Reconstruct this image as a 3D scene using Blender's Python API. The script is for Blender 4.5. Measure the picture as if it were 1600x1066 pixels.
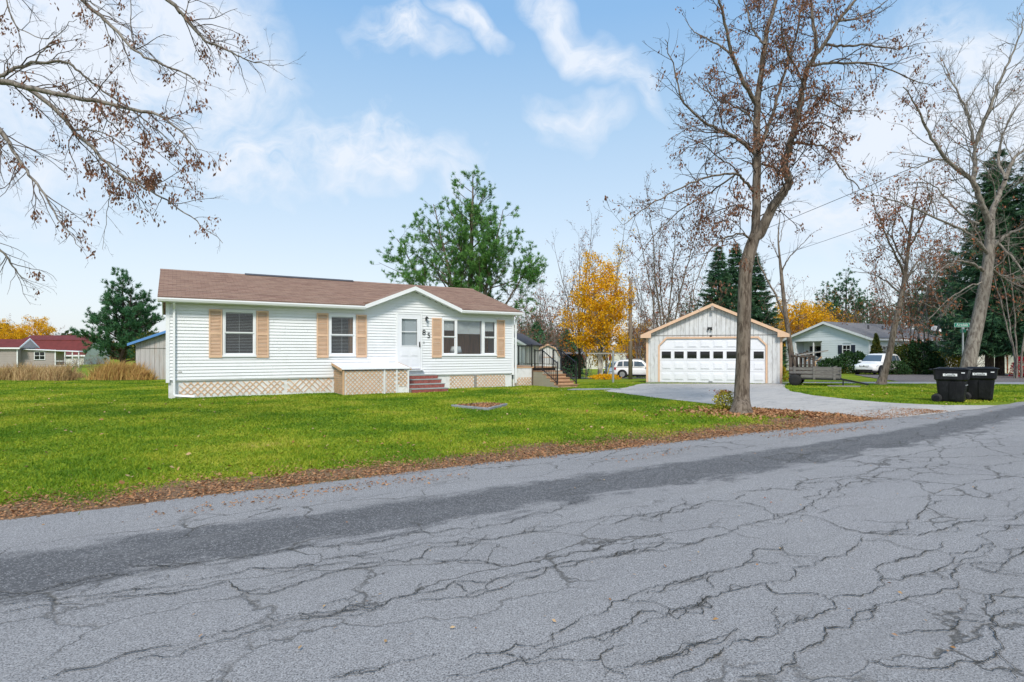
import bpy, math, random
import numpy as np
from mathutils import Vector, Matrix
for o in list(bpy.data.objects): bpy.data.objects.remove(o)
SC = bpy.context.scene
COL = SC.collection
# ------------------------------------------------------------------ camera
F = 889.0; HZ = 551.0; CH = 1.42
cam_d = bpy.data.cameras.new('camera'); cam = bpy.data.objects.new('camera', cam_d); COL.objects.link(cam)
cam.location = (0, 0, CH); cam.rotation_euler = (math.pi/2, 0, 0)
cam_d.sensor_width = 36.0; cam_d.lens = 36.0*F/1600.0
cam_d.shift_y = (HZ-533.0)/1600.0
cam_d.clip_start = 0.05; cam_d.clip_end = 3000
SC.camera = cam
SC.cycles.max_bounces = 5; SC.cycles.diffuse_bounces = 3; SC.cycles.glossy_bounces = 3; SC.cycles.transmission_bounces = 4; SC.cycles.transparent_max_bounces = 8
SC.cycles.caustics_reflective = False; SC.cycles.caustics_refractive = False
SC.render.resolution_x = 1024; SC.render.resolution_y = 682
# ------------------------------------------------------------------ sun, sky, exposure
SUN_EL, SUN_AZ = math.radians(46), math.radians(180)      # azimuth: clockwise from +Y
sd = bpy.data.lights.new('sun', 'SUN'); sun = bpy.data.objects.new('sun', sd); COL.objects.link(sun)
sd.energy = 1.9; sd.angle = math.radians(12); sd.color = (1.0, 0.93, 0.82)
_dir = Vector((math.sin(SUN_AZ)*math.cos(SUN_EL), math.cos(SUN_AZ)*math.cos(SUN_EL), math.sin(SUN_EL)))
sun.rotation_euler = _dir.to_track_quat('Z', 'Y').to_euler(); sun.location = _dir*60
VS = SC.view_settings
VS.view_transform = 'Standard'; VS.look = 'None'; VS.gamma = 1.0; VS.use_curve_mapping = False
VS.exposure = 0.85

class NT:                                   # small helper around a node tree
    def __init__(s, tree): s.t = tree; s.n = tree.nodes; s.l = tree.links
    def new(s, typ, **kw):
        nd = s.n.new(typ)
        for k, v in kw.items():
            if k.startswith('i_'):
                nd.inputs[k[2:].replace('_', ' ')].default_value = v
            else: setattr(nd, k, v)
        return nd
    def link(s, a, b): s.l.new(a, b)
    def math(s, op, a, b=None, clamp=False):
        nd = s.n.new('ShaderNodeMath'); nd.operation = op; nd.use_clamp = clamp
        for i, q in enumerate((a, b)):
            if q is None: continue
            if isinstance(q, (int, float)): nd.inputs[i].default_value = q
            else: s.l.new(q, nd.inputs[i])
        return nd.outputs[0]
    def vmath(s, op, a, b=None):
        nd = s.n.new('ShaderNodeVectorMath'); nd.operation = op
        for i, q in enumerate((a, b)):
            if q is None: continue
            if isinstance(q, (tuple, list)): nd.inputs[i].default_value = q
            else: s.l.new(q, nd.inputs[i])
        return nd
    def mix(s, fac, a, b):
        nd = s.n.new('ShaderNodeMix'); nd.data_type = 'RGBA'
        for sock, q in ((nd.inputs[0], fac), (nd.inputs[6], a), (nd.inputs[7], b)):
            if isinstance(q, (int, float)): sock.default_value = q
            elif isinstance(q, (tuple, list)): sock.default_value = tuple(q)[:3] + (1.0,)
            else: s.l.new(q, sock)
        return nd.outputs[2]
    def ramp(s, fac, stops, interp='LINEAR'):
        nd = s.n.new('ShaderNodeValToRGB'); cr = nd.color_ramp; cr.interpolation = interp
        while len(cr.elements) < len(stops): cr.elements.new(0.5)
        for e, (p, c) in zip(cr.elements, stops):
            e.position = p; e.color = (c, c, c, 1) if isinstance(c, (int, float)) else tuple(c)[:3] + (1,)
        s.l.new(fac, nd.inputs[0]); return nd.outputs[0]
    def noise(s, vec, scale, detail=4, rough=0.55, dist=0.0):
        nd = s.n.new('ShaderNodeTexNoise'); nd.inputs['Scale'].default_value = scale
        nd.inputs['Detail'].default_value = detail; nd.inputs['Roughness'].default_value = rough
        nd.inputs['Distortion'].default_value = dist
        if vec is not None: s.l.new(vec, nd.inputs['Vector'])
        return nd.outputs['Fac']

W = bpy.data.worlds.new('World'); SC.world = W; W.use_nodes = True
w = NT(W.node_tree); w.n.clear()
wo = w.new('ShaderNodeOutputWorld'); bg = w.new('ShaderNodeBackground'); w.link(bg.outputs[0], wo.inputs[0])
sky = w.new('ShaderNodeTexSky'); sky.sky_type = 'NISHITA'; sky.sun_disc = False
sky.sun_elevation = SUN_EL; sky.sun_rotation = SUN_AZ
sky.air_density = 1.0; sky.dust_density = 1.6; sky.ozone_density = 1.5
tc = w.new('ShaderNodeTexCoord'); D = tc.outputs['Generated']
sep = w.new('ShaderNodeSeparateXYZ'); w.link(D, sep.inputs[0])
zc = w.math('MAXIMUM', sep.outputs['Z'], 0.0)
den = w.math('ADD', zc, 0.16)
cx = w.math('DIVIDE', sep.outputs['X'], den); cy = w.math('DIVIDE', sep.outputs['Y'], den)
comb = w.new('ShaderNodeCombineXYZ'); w.link(cx, comb.inputs[0]); w.link(cy, comb.inputs[1])
big = w.noise(comb.outputs[0], 0.55, 2, 0.5)
fine = w.noise(comb.outputs[0], 2.6, 4, 0.6)
dn = w.noise(D, 5.0, 5, 0.62)
# a few cumulus patches stand where the photograph shows them, the rest of the dome has broken cloud of the same kind
def pdir(px, py):
    v = Vector(((px-800)/F, 1.0, (HZ-py)/F)); return v.normalized()
warp = w.new('ShaderNodeTexNoise'); warp.inputs['Scale'].default_value = 3.0; warp.inputs['Detail'].default_value = 4; warp.inputs['Roughness'].default_value = 0.62; w.link(D, warp.inputs['Vector'])
wsc = w.vmath('SCALE', w.vmath('SUBTRACT', warp.outputs['Color'], (0.5, 0.5, 0.5)).outputs[0]); wsc.inputs['Scale'].default_value = 0.34
DW = w.vmath('ADD', D, wsc.outputs[0]).outputs[0]
blob = None
for px, py, rx, ry, rot, amp in ((130, 60, .34, .20, -20, .85), (60, 230, .24, .15, 0, .5), (300, 130, .16, .12, -30, .6), (420, 245, .15, .07, -8, .72), (590, 235, .20, .06, -8, .72),
                         (650, 60, .10, .05, -15, .75), (750, 40, .07, .03, -35, .6), (935, 60, .17, .05, -42, .6), (900, 178, .10, .045, 5, .45), (1360, 190, .17, .15, 20, .75), (1480, 75, .17, .09, -20, .66), (1330, 330, .22, .10, 0, .7), (1590, 190, .18, .15, 0, .75)):
    c = pdir(px, py); ex = Vector((1, 0, 0)); ex = (ex-c*ex.dot(c)).normalized(); ey = c.cross(ex)
    if ey.z < 0: ey = -ey
    a_ = math.radians(rot); e1 = ex*math.cos(a_)+ey*math.sin(a_); e2 = ey*math.cos(a_)-ex*math.sin(a_)
    mp_ = w.new('ShaderNodeMapping'); mp_.vector_type = 'TEXTURE'; w.link(DW, mp_.inputs['Vector'])
    mp_.inputs['Location'].default_value = tuple(c); mp_.inputs['Scale'].default_value = (rx, ry, .41)
    mp_.inputs['Rotation'].default_value = tuple(Matrix((e1, e2, e1.cross(e2))).transposed().to_euler())
    d = w.vmath('LENGTH', mp_.outputs[0]).outputs['Value']
    m = w.math('MULTIPLY', w.math('SUBTRACT', 1.0, d, clamp=True), amp)
    blob = m if blob is None else w.math('MAXIMUM', blob, m)
gen = w.ramp(big, [(0.46, 0.0), (0.70, 0.55)])
behind = w.ramp(sep.outputs['Y'], [(0.0, 1.0), (0.42, 0.0)])        # the same broken cloud on the rest of the dome
cov = w.math('MAXIMUM', blob, w.math('MULTIPLY', gen, behind))
nz = w.math('ADD', w.math('MULTIPLY', fine, 0.45), w.math('MULTIPLY', dn, 0.55))
wisp = w.noise(w.vmath('MULTIPLY', DW, (9.0, 9.0, 16.0)).outputs[0], 2.2, 5, 0.65)
dens = w.math('MULTIPLY', cov, w.math('ADD', 0.1, w.math('ADD', w.math('MULTIPLY', w.math('SUBTRACT', nz, 0.33), 3.4), w.math('MULTIPLY', w.math('SUBTRACT', wisp, 0.42), 2.2))))
cmask = w.ramp(dens, [(0.05, 0.0), (0.26, 0.45), (0.55, 0.92)])
grad = w.ramp(sep.outputs['Z'], [(0.0, (0.52, 0.545, 0.565)), (0.12, (0.455, 0.51, 0.56)), (0.25, (0.36, 0.455, 0.55)), (0.37, (0.275, 0.40, 0.535)), (0.51, (0.17, 0.318, 0.515)), (1.0, (0.11, 0.25, 0.48))])
gsc = w.vmath('SCALE', grad); gsc.inputs['Scale'].default_value = 10.0
base_sky = w.mix(0.78, sky.outputs[0], gsc.outputs[0])
skyc = w.mix(cmask, base_sky, (4.75, 5.1, 5.65))
w.link(skyc, bg.inputs[0]); bg.inputs[1].default_value = 0.1

# ------------------------------------------------------------------ ground shape and pixel helpers
TH = math.atan2(0.511, 0.859); CT, ST = math.cos(TH), math.sin(TH)
def uv(u, v, z=0.0): return Vector((u*CT - v*ST, u*ST + v*CT, z))
def to_uv(x, y): return x*CT + y*ST, -x*ST + y*CT
def sst(a, b, x):
    t = np.clip((np.asarray(x, float)-a)/(b-a), 0, 1); return t*t*(3-2*t)
def gz(x, y):
    x = np.asarray(x, float); y = np.asarray(y, float)
    d = np.maximum(0, y-23.0); d = np.where(d < 6, d*d/12.0, d-3.0)
    d = np.minimum(d, 34 + 0*d)
    s = 0.016 + (0.037-0.016)*sst(-14, -2, x) - (0.037-0.018)*sst(15, 24, x)
    return -s*d
def g1(x, y): return float(gz(x, y))
def P(px, py, Y): return Vector(((px-800)/F*Y, Y, CH + (HZ-py)/F*Y))
def G(px, py):                              # pixel -> point on the ground
    Y = 2.0
    k = (py-HZ)/F; t = (px-800)/F
    Y = CH/k
    for _ in range(40): Y = 0.5*Y + 0.5*(CH - g1(t*Y, Y))/k
    return Vector((t*Y, Y, g1(t*Y, Y)))
def at(px, Y): x = (px-800)/F*Y; return Vector((x, Y, g1(x, Y)))

# ------------------------------------------------------------------ mesh builder
class MB:
    def __init__(s): s.v = []; s.f = []
    def add(s, vs, fs):
        b = len(s.v); s.v += [tuple(q) for q in vs]; s.f += [tuple(i+b for i in q) for q in fs]; return s
    def box(s, x0, x1, y0, y1, z0, z1):
        return s.add([(x0,y0,z0),(x1,y0,z0),(x1,y1,z0),(x0,y1,z0),(x0,y0,z1),(x1,y0,z1),(x1,y1,z1),(x0,y1,z1)],
                     [(0,3,2,1),(4,5,6,7),(0,1,5,4),(1,2,6,5),(2,3,7,6),(3,0,4,7)])
    def extr(s, pts, vec):
        n = len(pts); pts = [Vector(p) for p in pts]; vec = Vector(vec)
        return s.add(pts + [p+vec for p in pts], [tuple(range(n-1, -1, -1)), tuple(range(n, 2*n))] + [(i, (i+1) % n, n+(i+1) % n, n+i) for i in range(n)])
    def bar(s, a, b, wd, th, up=(0, 0, 1)):
        a = Vector(a); b = Vector(b); d = (b-a).normalized(); up = Vector(up)
        x = d.cross(up)
        if x.length < 1e-4: x = d.cross(Vector((1, 0, 0)))
        x.normalize(); y = x.cross(d).normalized(); x *= wd/2; y *= th/2
        return s.extr([a-x-y, a+x-y, a+x+y, a-x+y], b-a)
    def tube(s, pts, rad, n=8, caps=True):
        pts = [Vector(p) for p in pts]; k = len(pts)
        if not hasattr(rad, '__len__'): rad = [rad]*k
        vs = []; fs = []; ref = None
        for i, p in enumerate(pts):
            d = (pts[min(i+1, k-1)] - pts[max(i-1, 0)])
            d = d.normalized() if d.length > 1e-9 else Vector((0, 0, 1))
            if ref is None: ref = d.orthogonal().normalized()
            ref = (ref - d*ref.dot(d)); ref = ref.normalized() if ref.length > 1e-6 else d.orthogonal().normalized()
            bi = d.cross(ref)
            for j in range(n):
                a = 2*math.pi*j/n; vs.append(p + (ref*math.cos(a) + bi*math.sin(a))*rad[i])
        for i in range(k-1):
            for j in range(n): fs.append((i*n+j, i*n+(j+1) % n, (i+1)*n+(j+1) % n, (i+1)*n+j))
        if caps: fs.append(tuple(range(n-1, -1, -1))); fs.append(tuple(range((k-1)*n, k*n)))
        return s.add(vs, fs)
    def lathe(s, prof, n=16, org=(0, 0, 0), axis='z'):
        vs = []; fs = []; k = len(prof)
        for r, h in prof:
            for j in range(n):
                a = 2*math.pi*j/n; c, q = r*math.cos(a), r*math.sin(a)
                vs.append(Vector(org) + Vector({'z': (c, q, h), 'y': (c, h, q), 'x': (h, c, q)}[axis]))
        for i in range(k-1):
            for j in range(n): fs.append((i*n+j, i*n+(j+1) % n, (i+1)*n+(j+1) % n, (i+1)*n+j))
        fs.append(tuple(range(n-1, -1, -1))); fs.append(tuple(range((k-1)*n, k*n)))
        return s.add(vs, fs)
    def build(s, name, m, parent=None, smooth=False, fix=True, bevel=0):
        me = bpy.data.meshes.new(name); me.from_pydata(s.v, [], s.f)
        if fix:
            import bmesh
            bm = bmesh.new(); bm.from_mesh(me); bmesh.ops.recalc_face_normals(bm, faces=bm.faces); bm.to_mesh(me); bm.free()
        return link(name, me, m, parent, smooth, bevel)
def link(name, me, m, parent=None, smooth=False, bevel=0):
    if m is not None and not me.materials: me.materials.append(m)
    o = bpy.data.objects.new(name, me); COL.objects.link(o); o.parent = parent
    if smooth: me.polygons.foreach_set('use_smooth', [True]*len(me.polygons))
    if bevel:
        b = o.modifiers.new('bevel', 'BEVEL'); b.width = bevel; b.segments = 2; b.limit_method = 'ANGLE'
    return o
def arr_mesh(name, V, Fc, k):               # numpy verts and faces of k corners
    me = bpy.data.meshes.new(name); V = np.asarray(V, np.float32); Fc = np.asarray(Fc, np.int32)
    me.vertices.add(len(V)); me.vertices.foreach_set('co', V.ravel())
    me.loops.add(Fc.size); me.loops.foreach_set('vertex_index', Fc.ravel())
    me.polygons.add(len(Fc)); me.polygons.foreach_set('loop_start', np.arange(0, Fc.size, k, dtype=np.int32))
    me.update(calc_edges=True); return me
def tag(o, label, cat, group=None, kind=None):
    if label: o['label'] = label
    if cat: o['category'] = cat
    if group: o['group'] = group
    if kind: o['kind'] = kind
    return o
def thing(name, label, cat, loc=(0, 0, 0), rz=0.0, group=None):
    o = bpy.data.objects.new(name, None); COL.objects.link(o); o.location = loc; o.rotation_euler = (0, 0, rz)
    o.empty_display_size = 0.2
    return tag(o, label, cat, group)
def kids(o): return [c for c in bpy.data.objects if c.parent == o]
def copy_tree(o, parent=None):
    c = o.copy(); COL.objects.link(c); c.parent = parent
    for ch in kids(o): copy_tree(ch, c)
    return c
def struct(o): o['kind'] = 'structure'; return o
def text_mesh(txt, size, depth=0.004, align='CENTER'):
    cu = bpy.data.curves.new('lettering', 'FONT'); cu.body = txt; cu.size = size; cu.extrude = depth
    cu.align_x = align; cu.align_y = 'CENTER'; cu.resolution_u = 4
    ob = bpy.data.objects.new('lettering_source', cu); COL.objects.link(ob)
    dg = bpy.context.evaluated_depsgraph_get(); me = bpy.data.meshes.new_from_object(ob.evaluated_get(dg))
    bpy.data.objects.remove(ob); bpy.data.curves.remove(cu); return me

# ------------------------------------------------------------------ materials
MATS = {}
def mat(name, c, rough=0.7, var=0.12, scale=3.0, bump=0.0, bscale=60.0, metal=0.0, spec=0.4, stain=None, stain_amt=0.0, stain_scale=1.5, stretch=None, trans=0.0, c2=None):
    m = bpy.data.materials.new(name); m.use_nodes = True; t = NT(m.node_tree)
    b = t.n['Principled BSDF']; b.inputs['Roughness'].default_value = rough; b.inputs['Metallic'].default_value = metal
    b.inputs['Specular IOR Level'].default_value = spec
    pos = t.new('ShaderNodeNewGeometry').outputs['Position']
    if stretch: pos = t.vmath('MULTIPLY', pos, stretch).outputs[0]
    lo = tuple(max(0, q*(1-var)) for q in c); hi = tuple(q*(1+var) for q in (c2 or c))
    f = t.ramp(t.noise(pos, scale, 5, 0.6), [(0.3, 0.0), (0.7, 1.0)])
    col = t.mix(f, lo, hi)
    if stain:
        sf = t.ramp(t.noise(pos, stain_scale, 7, 0.7, 0.5), [(0.5, 0.0), (0.72, stain_amt)])
        col = t.mix(sf, col, stain)
    t.link(col, b.inputs['Base Color'])
    if bump:
        bn = t.new('ShaderNodeBump'); bn.inputs['Strength'].default_value = bump; bn.inputs['Distance'].default_value = 0.01
        t.link(t.noise(pos, bscale, 4, 0.6), bn.inputs['Height']); t.link(bn.outputs[0], b.inputs['Normal'])
    MATS[name] = m; return m
def leafmat(name, cols, rough=0.6, trans=0.25, clump=1.2, spread=1.0, cw=0.9):
    """leaf colour: random per leaf plus slow drift from clump to clump, some light passing through"""
    m = bpy.data.materials.new(name); m.use_nodes = True; t = NT(m.node_tree); t.n.remove(t.n['Principled BSDF'])
    out = t.n['Material Output']
    geo = t.new('ShaderNodeNewGeometry')
    f = t.math('ADD', t.math('MULTIPLY', geo.outputs['Random Per Island'], 0.65*spread), t.math('MULTIPLY', t.math('SUBTRACT', t.noise(geo.outputs['Position'], clump, 4, 0.62), 0.5-0.18/cw), cw))
    n = len(cols); col = t.ramp(f, [((i+0.5)/n, c) for i, c in enumerate(cols)])
    d = t.new('ShaderNodeBsdfPrincipled'); d.inputs['Roughness'].default_value = rough; d.inputs['Specular IOR Level'].default_value = 0.25
    tr = t.new('ShaderNodeBsdfTranslucent'); mx = t.new('ShaderNodeMixShader'); mx.inputs[0].default_value = trans
    t.link(col, d.inputs['Base Color']); t.link(col, tr.inputs['Color'])
    t.link(d.outputs[0], mx.inputs[1]); t.link(tr.outputs[0], mx.inputs[2]); t.link(mx.outputs[0], out.inputs['Surface'])
    MATS[name] = m; return m
def glassmat(name, tint=(0.95, 0.965, 0.97), refl=1.0):
    m = bpy.data.materials.new(name); m.use_nodes = True; t = NT(m.node_tree); t.n.remove(t.n['Principled BSDF'])
    out = t.n['Material Output']; a = t.new('ShaderNodeBsdfTransparent'); a.inputs[0].default_value = tint + (1,)
    g = t.new('ShaderNodeBsdfGlossy'); g.inputs['Roughness'].default_value = 0.02
    fr = t.new('ShaderNodeLayerWeight'); fr.inputs['Blend'].default_value = 0.5; fz_ = t.math('ADD', 0.045, t.math('MULTIPLY', t.math('POWER', fr.outputs['Facing'], 4.0), 0.9))
    mx = t.new('ShaderNodeMixShader'); t.link(t.math('MULTIPLY', fz_, refl, clamp=True), mx.inputs[0])
    t.link(a.outputs[0], mx.inputs[1]); t.link(g.outputs[0], mx.inputs[2]); t.link(mx.outputs[0], out.inputs['Surface'])
    MATS[name] = m; return m
mat('siding', (0.78, 0.80, 0.83), 0.45, 0.03, 0.8, stain=(0.60, 0.61, 0.60), stain_amt=0.5, stain_scale=0.8, stretch=(1, 1, 1.6))
mat('white_trim', (0.80, 0.82, 0.85), 0.4, 0.03, 2)
mat('skirt_white', (0.74, 0.75, 0.76), 0.7, 0.05, 3, stain=(0.50, 0.50, 0.46), stain_amt=0.7, stain_scale=4)
mat('tan_trim', (0.70, 0.475, 0.325), 0.6, 0.07, 3, stain=(0.5, 0.34, 0.22), stain_amt=0.4)
mat('tan_wood', (0.60, 0.38, 0.22), 0.75, 0.14, 6, stain=(0.32, 0.21, 0.14), stain_amt=0.6, stain_scale=5)
mat('lattice_wood', (0.68, 0.45, 0.28), 0.8, 0.18, 5, stain=(0.62, 0.6, 0.56), stain_amt=0.7, stain_scale=6)
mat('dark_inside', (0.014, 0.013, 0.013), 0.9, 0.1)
mat('window_dark', (0.010, 0.012, 0.015), 0.03, 0.3, 2, spec=0.5)
mat('room_brown', (0.66, 0.28, 0.10), 0.6, 0.25, 1.5, stretch=(6, 6, 0.6))
mat('blind', (0.62, 0.66, 0.66), 0.6, 0.04)
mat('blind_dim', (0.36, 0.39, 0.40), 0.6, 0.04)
mat('black_metal', (0.016, 0.016, 0.018), 0.45, 0.2, 5)
mat('black_plastic', (0.007, 0.0075, 0.010), 0.40, 0.3, 4, bump=0.25, bscale=30, spec=0.3, stain=(0.03, 0.031, 0.036), stain_amt=0.7, stain_scale=7, stretch=(1, 1, .5))
mat('rubber', (0.018, 0.018, 0.019), 0.75, 0.2, 8)
mat('alloy', (0.55, 0.55, 0.56), 0.3, 0.05, 5, metal=0.8)
mat('grey_metal', (0.38, 0.40, 0.42), 0.45, 0.08, 8, metal=0.5)
mat('car_white', (0.80, 0.80, 0.80), 0.22, 0.02, 1, spec=0.6)
mat('car_blue', (0.42, 0.52, 0.60), 0.22, 0.02, 1, spec=0.6)
mat('car_glass', (0.07, 0.10, 0.13), 0.04, 0.2, 1, spec=0.9)
mat('chrome', (0.6, 0.6, 0.6), 0.15, 0.05, metal=1.0)
mat('lamp_glass', (0.7, 0.72, 0.74), 0.1, 0.05, spec=0.8)
mat('red_lens', (0.45, 0.02, 0.02), 0.2, 0.05)
mat('garage_board', (0.64, 0.655, 0.67), 0.8, 0.08, 2, bump=0.3, bscale=25, stain=(0.30, 0.285, 0.26), stain_amt=0.75, stain_scale=3.0, stretch=(3, 3, 0.7))
mat('door_white', (0.76, 0.78, 0.83), 0.4, 0.03, 1.5)
mat('slab_grey', (0.38, 0.38, 0.36), 0.85, 0.15, 5, bump=0.3, bscale=30)
mat('tread_grey', (0.30, 0.33, 0.32), 0.85, 0.15, 6, bump=0.2, bscale=50)
mat('brick', (0.30, 0.085, 0.07), 0.85, 0.3, 9, bump=0.4, bscale=80)
mat('mortar', (0.36, 0.31, 0.29), 0.9, 0.12, 9)
mat('deck_wood', (0.36, 0.20, 0.11), 0.75, 0.2, 5, stretch=(1, 1, 3))
mat('deck_side', (0.36, 0.33, 0.26), 0.75, 0.06, 2)
mat('trailer_wood', (0.19, 0.18, 0.17), 0.9, 0.3, 6, stretch=(1, 1, 8), stain=(0.09, 0.075, 0.065), stain_amt=0.7)
mat('grey_wood', (0.30, 0.285, 0.265), 0.9, 0.25, 6, stretch=(1, 1, 8), bump=0.3, bscale=40, stain=(0.16, 0.13, 0.11), stain_amt=0.6)
mat('dark_wood', (0.10, 0.075, 0.06), 0.9, 0.3, 6)
mat('barn_wood', (0.44, 0.43, 0.42), 0.9, 0.14, 3, stretch=(4, 4, 0.5), stain=(0.42, 0.25, 0.15), stain_amt=0.6, stain_scale=1.2)
mat('blue_metal', (0.10, 0.25, 0.55), 0.4, 0.08)
mat('blue_siding', (0.70, 0.765, 0.82), 0.5, 0.04, 1)
mat('grey_siding', (0.34, 0.30, 0.28), 0.6, 0.05, 1)
mat('navy', (0.022, 0.03, 0.055), 0.6, 0.1)
mat('red_roof', (0.14, 0.028, 0.026), 0.85, 0.18, 1.5)
mat('grey_roof', (0.20, 0.195, 0.20), 0.9, 0.14, 2)
mat('pale_roof', (0.42, 0.31, 0.27), 0.9, 0.12, 2)
mat('dark_roof', (0.075, 0.075, 0.085), 0.85, 0.15, 2)
mat('cream_wall', (0.62, 0.62, 0.58), 0.6, 0.04, 1)
mat('rust', (0.22, 0.07, 0.03), 0.85, 0.3, 8)
mat('sign_green', (0.0, 0.24, 0.15), 0.4, 0.05)
mat('sign_white', (0.82, 0.84, 0.84), 0.5, 0.03)
mat('yellow_plastic', (0.70, 0.52, 0.10), 0.5, 0.08)
mat('pole_wood', (0.24, 0.19, 0.155), 0.9, 0.2, 5, stretch=(3, 3, 0.4), bump=0.4, bscale=30)
mat('timber_edge', (0.27, 0.29, 0.31), 0.85, 0.2, 7, bump=0.3)
mat('wire', (0.03, 0.03, 0.03), 0.6, 0.1)
mat('pink', (0.7, 0.25, 0.35), 0.6, 0.1)
glassmat('glass'); glassmat('glass_dim', (0.86, 0.88, 0.9), 1.3)
def barkmat(name, c, dark, scale=14):
    m = bpy.data.materials.new(name); m.use_nodes = True; t = NT(m.node_tree); b = t.n['Principled BSDF']
    b.inputs['Roughness'].default_value = 0.9; b.inputs['Specular IOR Level'].default_value = 0.15
    pos = t.new('ShaderNodeNewGeometry').outputs['Position']
    st = t.vmath('MULTIPLY', pos, (1, 1, 0.22)).outputs[0]
    n1 = t.noise(st, scale, 7, 0.68, 0.6); n2 = t.noise(pos, 2.2, 4, 0.6)
    f = t.ramp(n1, [(0.40, 0.0), (0.56, 1.0)])
    hi = t.mix(t.ramp(n2, [(0.35, 0.0), (0.7, 1.0)]), c, tuple(q*0.72 for q in c))
    t.link(t.mix(f, dark, hi), b.inputs['Base Color'])
    bn = t.new('ShaderNodeBump'); bn.inputs['Strength'].default_value = 0.8; bn.inputs['Distance'].default_value = 0.03
    t.link(n1, bn.inputs['Height']); t.link(bn.outputs[0], b.inputs['Normal']); MATS[name] = m; return m
barkmat('bark', (0.25, 0.205, 0.165), (0.085, 0.065, 0.05))
barkmat('bark_grey', (0.30, 0.27, 0.235), (0.12, 0.10, 0.085))
barkmat('bark_twig', (0.15, 0.115, 0.095), (0.07, 0.05, 0.042))
barkmat('bark_dark', (0.10, 0.075, 0.06), (0.035, 0.027, 0.022))
barkmat('bark_birch', (0.58, 0.55, 0.50), (0.10, 0.085, 0.075), 6)
leafmat('brown_leaf', [(0.13, 0.055, 0.034), (0.21, 0.095, 0.055), (0.31, 0.155, 0.09), (0.18, 0.09, 0.062)])
leafmat('rust_leaf', [(0.20, 0.065, 0.03), (0.30, 0.11, 0.05), (0.36, 0.15, 0.07)])
leafmat('yellow_leaf', [(0.70, 0.34, 0.008), (0.86, 0.48, 0.012), (0.90, 0.56, 0.02), (0.80, 0.40, 0.01)], trans=0.42)
leafmat('yellow_green', [(0.20, 0.20, 0.02), (0.42, 0.32, 0.02), (0.55, 0.38, 0.03)], trans=0.35)
leafmat('orange_leaf', [(0.45, 0.15, 0.01), (0.62, 0.24, 0.012), (0.66, 0.30, 0.02)], trans=0.35)
leafmat('pine_needle', [(0.055, 0.17, 0.055), (0.095, 0.26, 0.07), (0.17, 0.36, 0.085), (0.26, 0.44, 0.10)], trans=0.22, clump=0.7)
leafmat('pine_dark', [(0.025, 0.095, 0.05), (0.045, 0.145, 0.068), (0.08, 0.21, 0.085), (0.12, 0.25, 0.095)], trans=0.15, clump=0.8)
leafmat('spruce_needle', [(0.018, 0.062, 0.038), (0.034, 0.10, 0.054), (0.06, 0.145, 0.064), (0.095, 0.18, 0.075)], trans=0.1, clump=0.7)
leafmat('shrub_leaf', [(0.014, 0.042, 0.014), (0.028, 0.075, 0.020), (0.05, 0.11, 0.028)], trans=0.15, clump=1.5)
leafmat('hedge_leaf', [(0.03, 0.06, 0.012), (0.075, 0.10, 0.018), (0.16, 0.14, 0.02)], trans=0.15, clump=1.2)
leafmat('red_leaf', [(0.35, 0.01, 0.03), (0.5, 0.02, 0.05)], trans=0.3)
leafmat('sedum_leaf', [(0.30, 0.30, 0.03), (0.45, 0.42, 0.05), (0.55, 0.46, 0.06)], trans=0.25)
leafmat('sedum_top', [(0.22, 0.05, 0.03), (0.32, 0.09, 0.05)])
leafmat('straw', [(0.17, 0.09, 0.04), (0.36, 0.22, 0.10), (0.58, 0.42, 0.22), (0.30, 0.20, 0.05)], trans=0.2, clump=0.6)
leafmat('tawny_grass', [(0.20, 0.09, 0.03), (0.42, 0.23, 0.07), (0.55, 0.36, 0.13), (0.30, 0.24, 0.04)], trans=0.2, clump=0.7)
leafmat('brush_twig', [(0.13, 0.10, 0.085), (0.20, 0.155, 0.13), (0.26, 0.21, 0.175)], trans=0.0, clump=0.8)
leafmat('litter_leaf', [(0.20, 0.085, 0.04), (0.36, 0.17, 0.075), (0.46, 0.26, 0.13), (0.30, 0.14, 0.065)], trans=0.1, clump=3)
leafmat('lawn_leaf', [(0.30, 0.12, 0.04), (0.42, 0.24, 0.09), (0.50, 0.36, 0.20), (0.30, 0.08, 0.035)], trans=0.1, clump=3)
leafmat('grass_blade', [(0.095, 0.205, 0.010), (0.175, 0.29, 0.014), (0.30, 0.38, 0.022), (0.42, 0.43, 0.04), (0.52, 0.45, 0.11)], trans=0.3, clump=0.42, spread=0.65, cw=2.0)
# ================================================================== the setting
RNG = np.random.default_rng(7); random.seed(7)
def sheet(name, poly, off, m, step=0.8):
    """a flat piece of paving laid over the ground: polygon triangulated on a fine grid so that it follows the slope"""
    import bmesh
    bm = bmesh.new(); vs = [bm.verts.new((p[0], p[1], 0)) for p in poly]; bm.faces.new(vs)
    xs = [p[0] for p in poly]; ys = [p[1] for p in poly]
    if max(ys) > 22.5:
        for ax, lo, hi in ((0, min(xs), max(xs)), (1, max(min(ys), 22), max(ys))):
            c = lo + step
            while c < hi:
                co = (c, 0, 0) if ax == 0 else (0, c, 0); no = (1, 0, 0) if ax == 0 else (0, 1, 0)
                bmesh.ops.bisect_plane(bm, geom=bm.verts[:]+bm.edges[:]+bm.faces[:], plane_co=co, plane_no=no); c += step
    bmesh.ops.triangulate(bm, faces=bm.faces)
    for q in bm.verts: q.co.z = g1(q.co.x, q.co.y) + off
    bmesh.ops.recalc_face_normals(bm, faces=bm.faces)
    if sum(f.normal.z for f in bm.faces) < 0: bmesh.ops.reverse_faces(bm, faces=bm.faces)
    me = bpy.data.meshes.new(name); bm.to_mesh(me); bm.free()
    return link(name, me, m)
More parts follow.
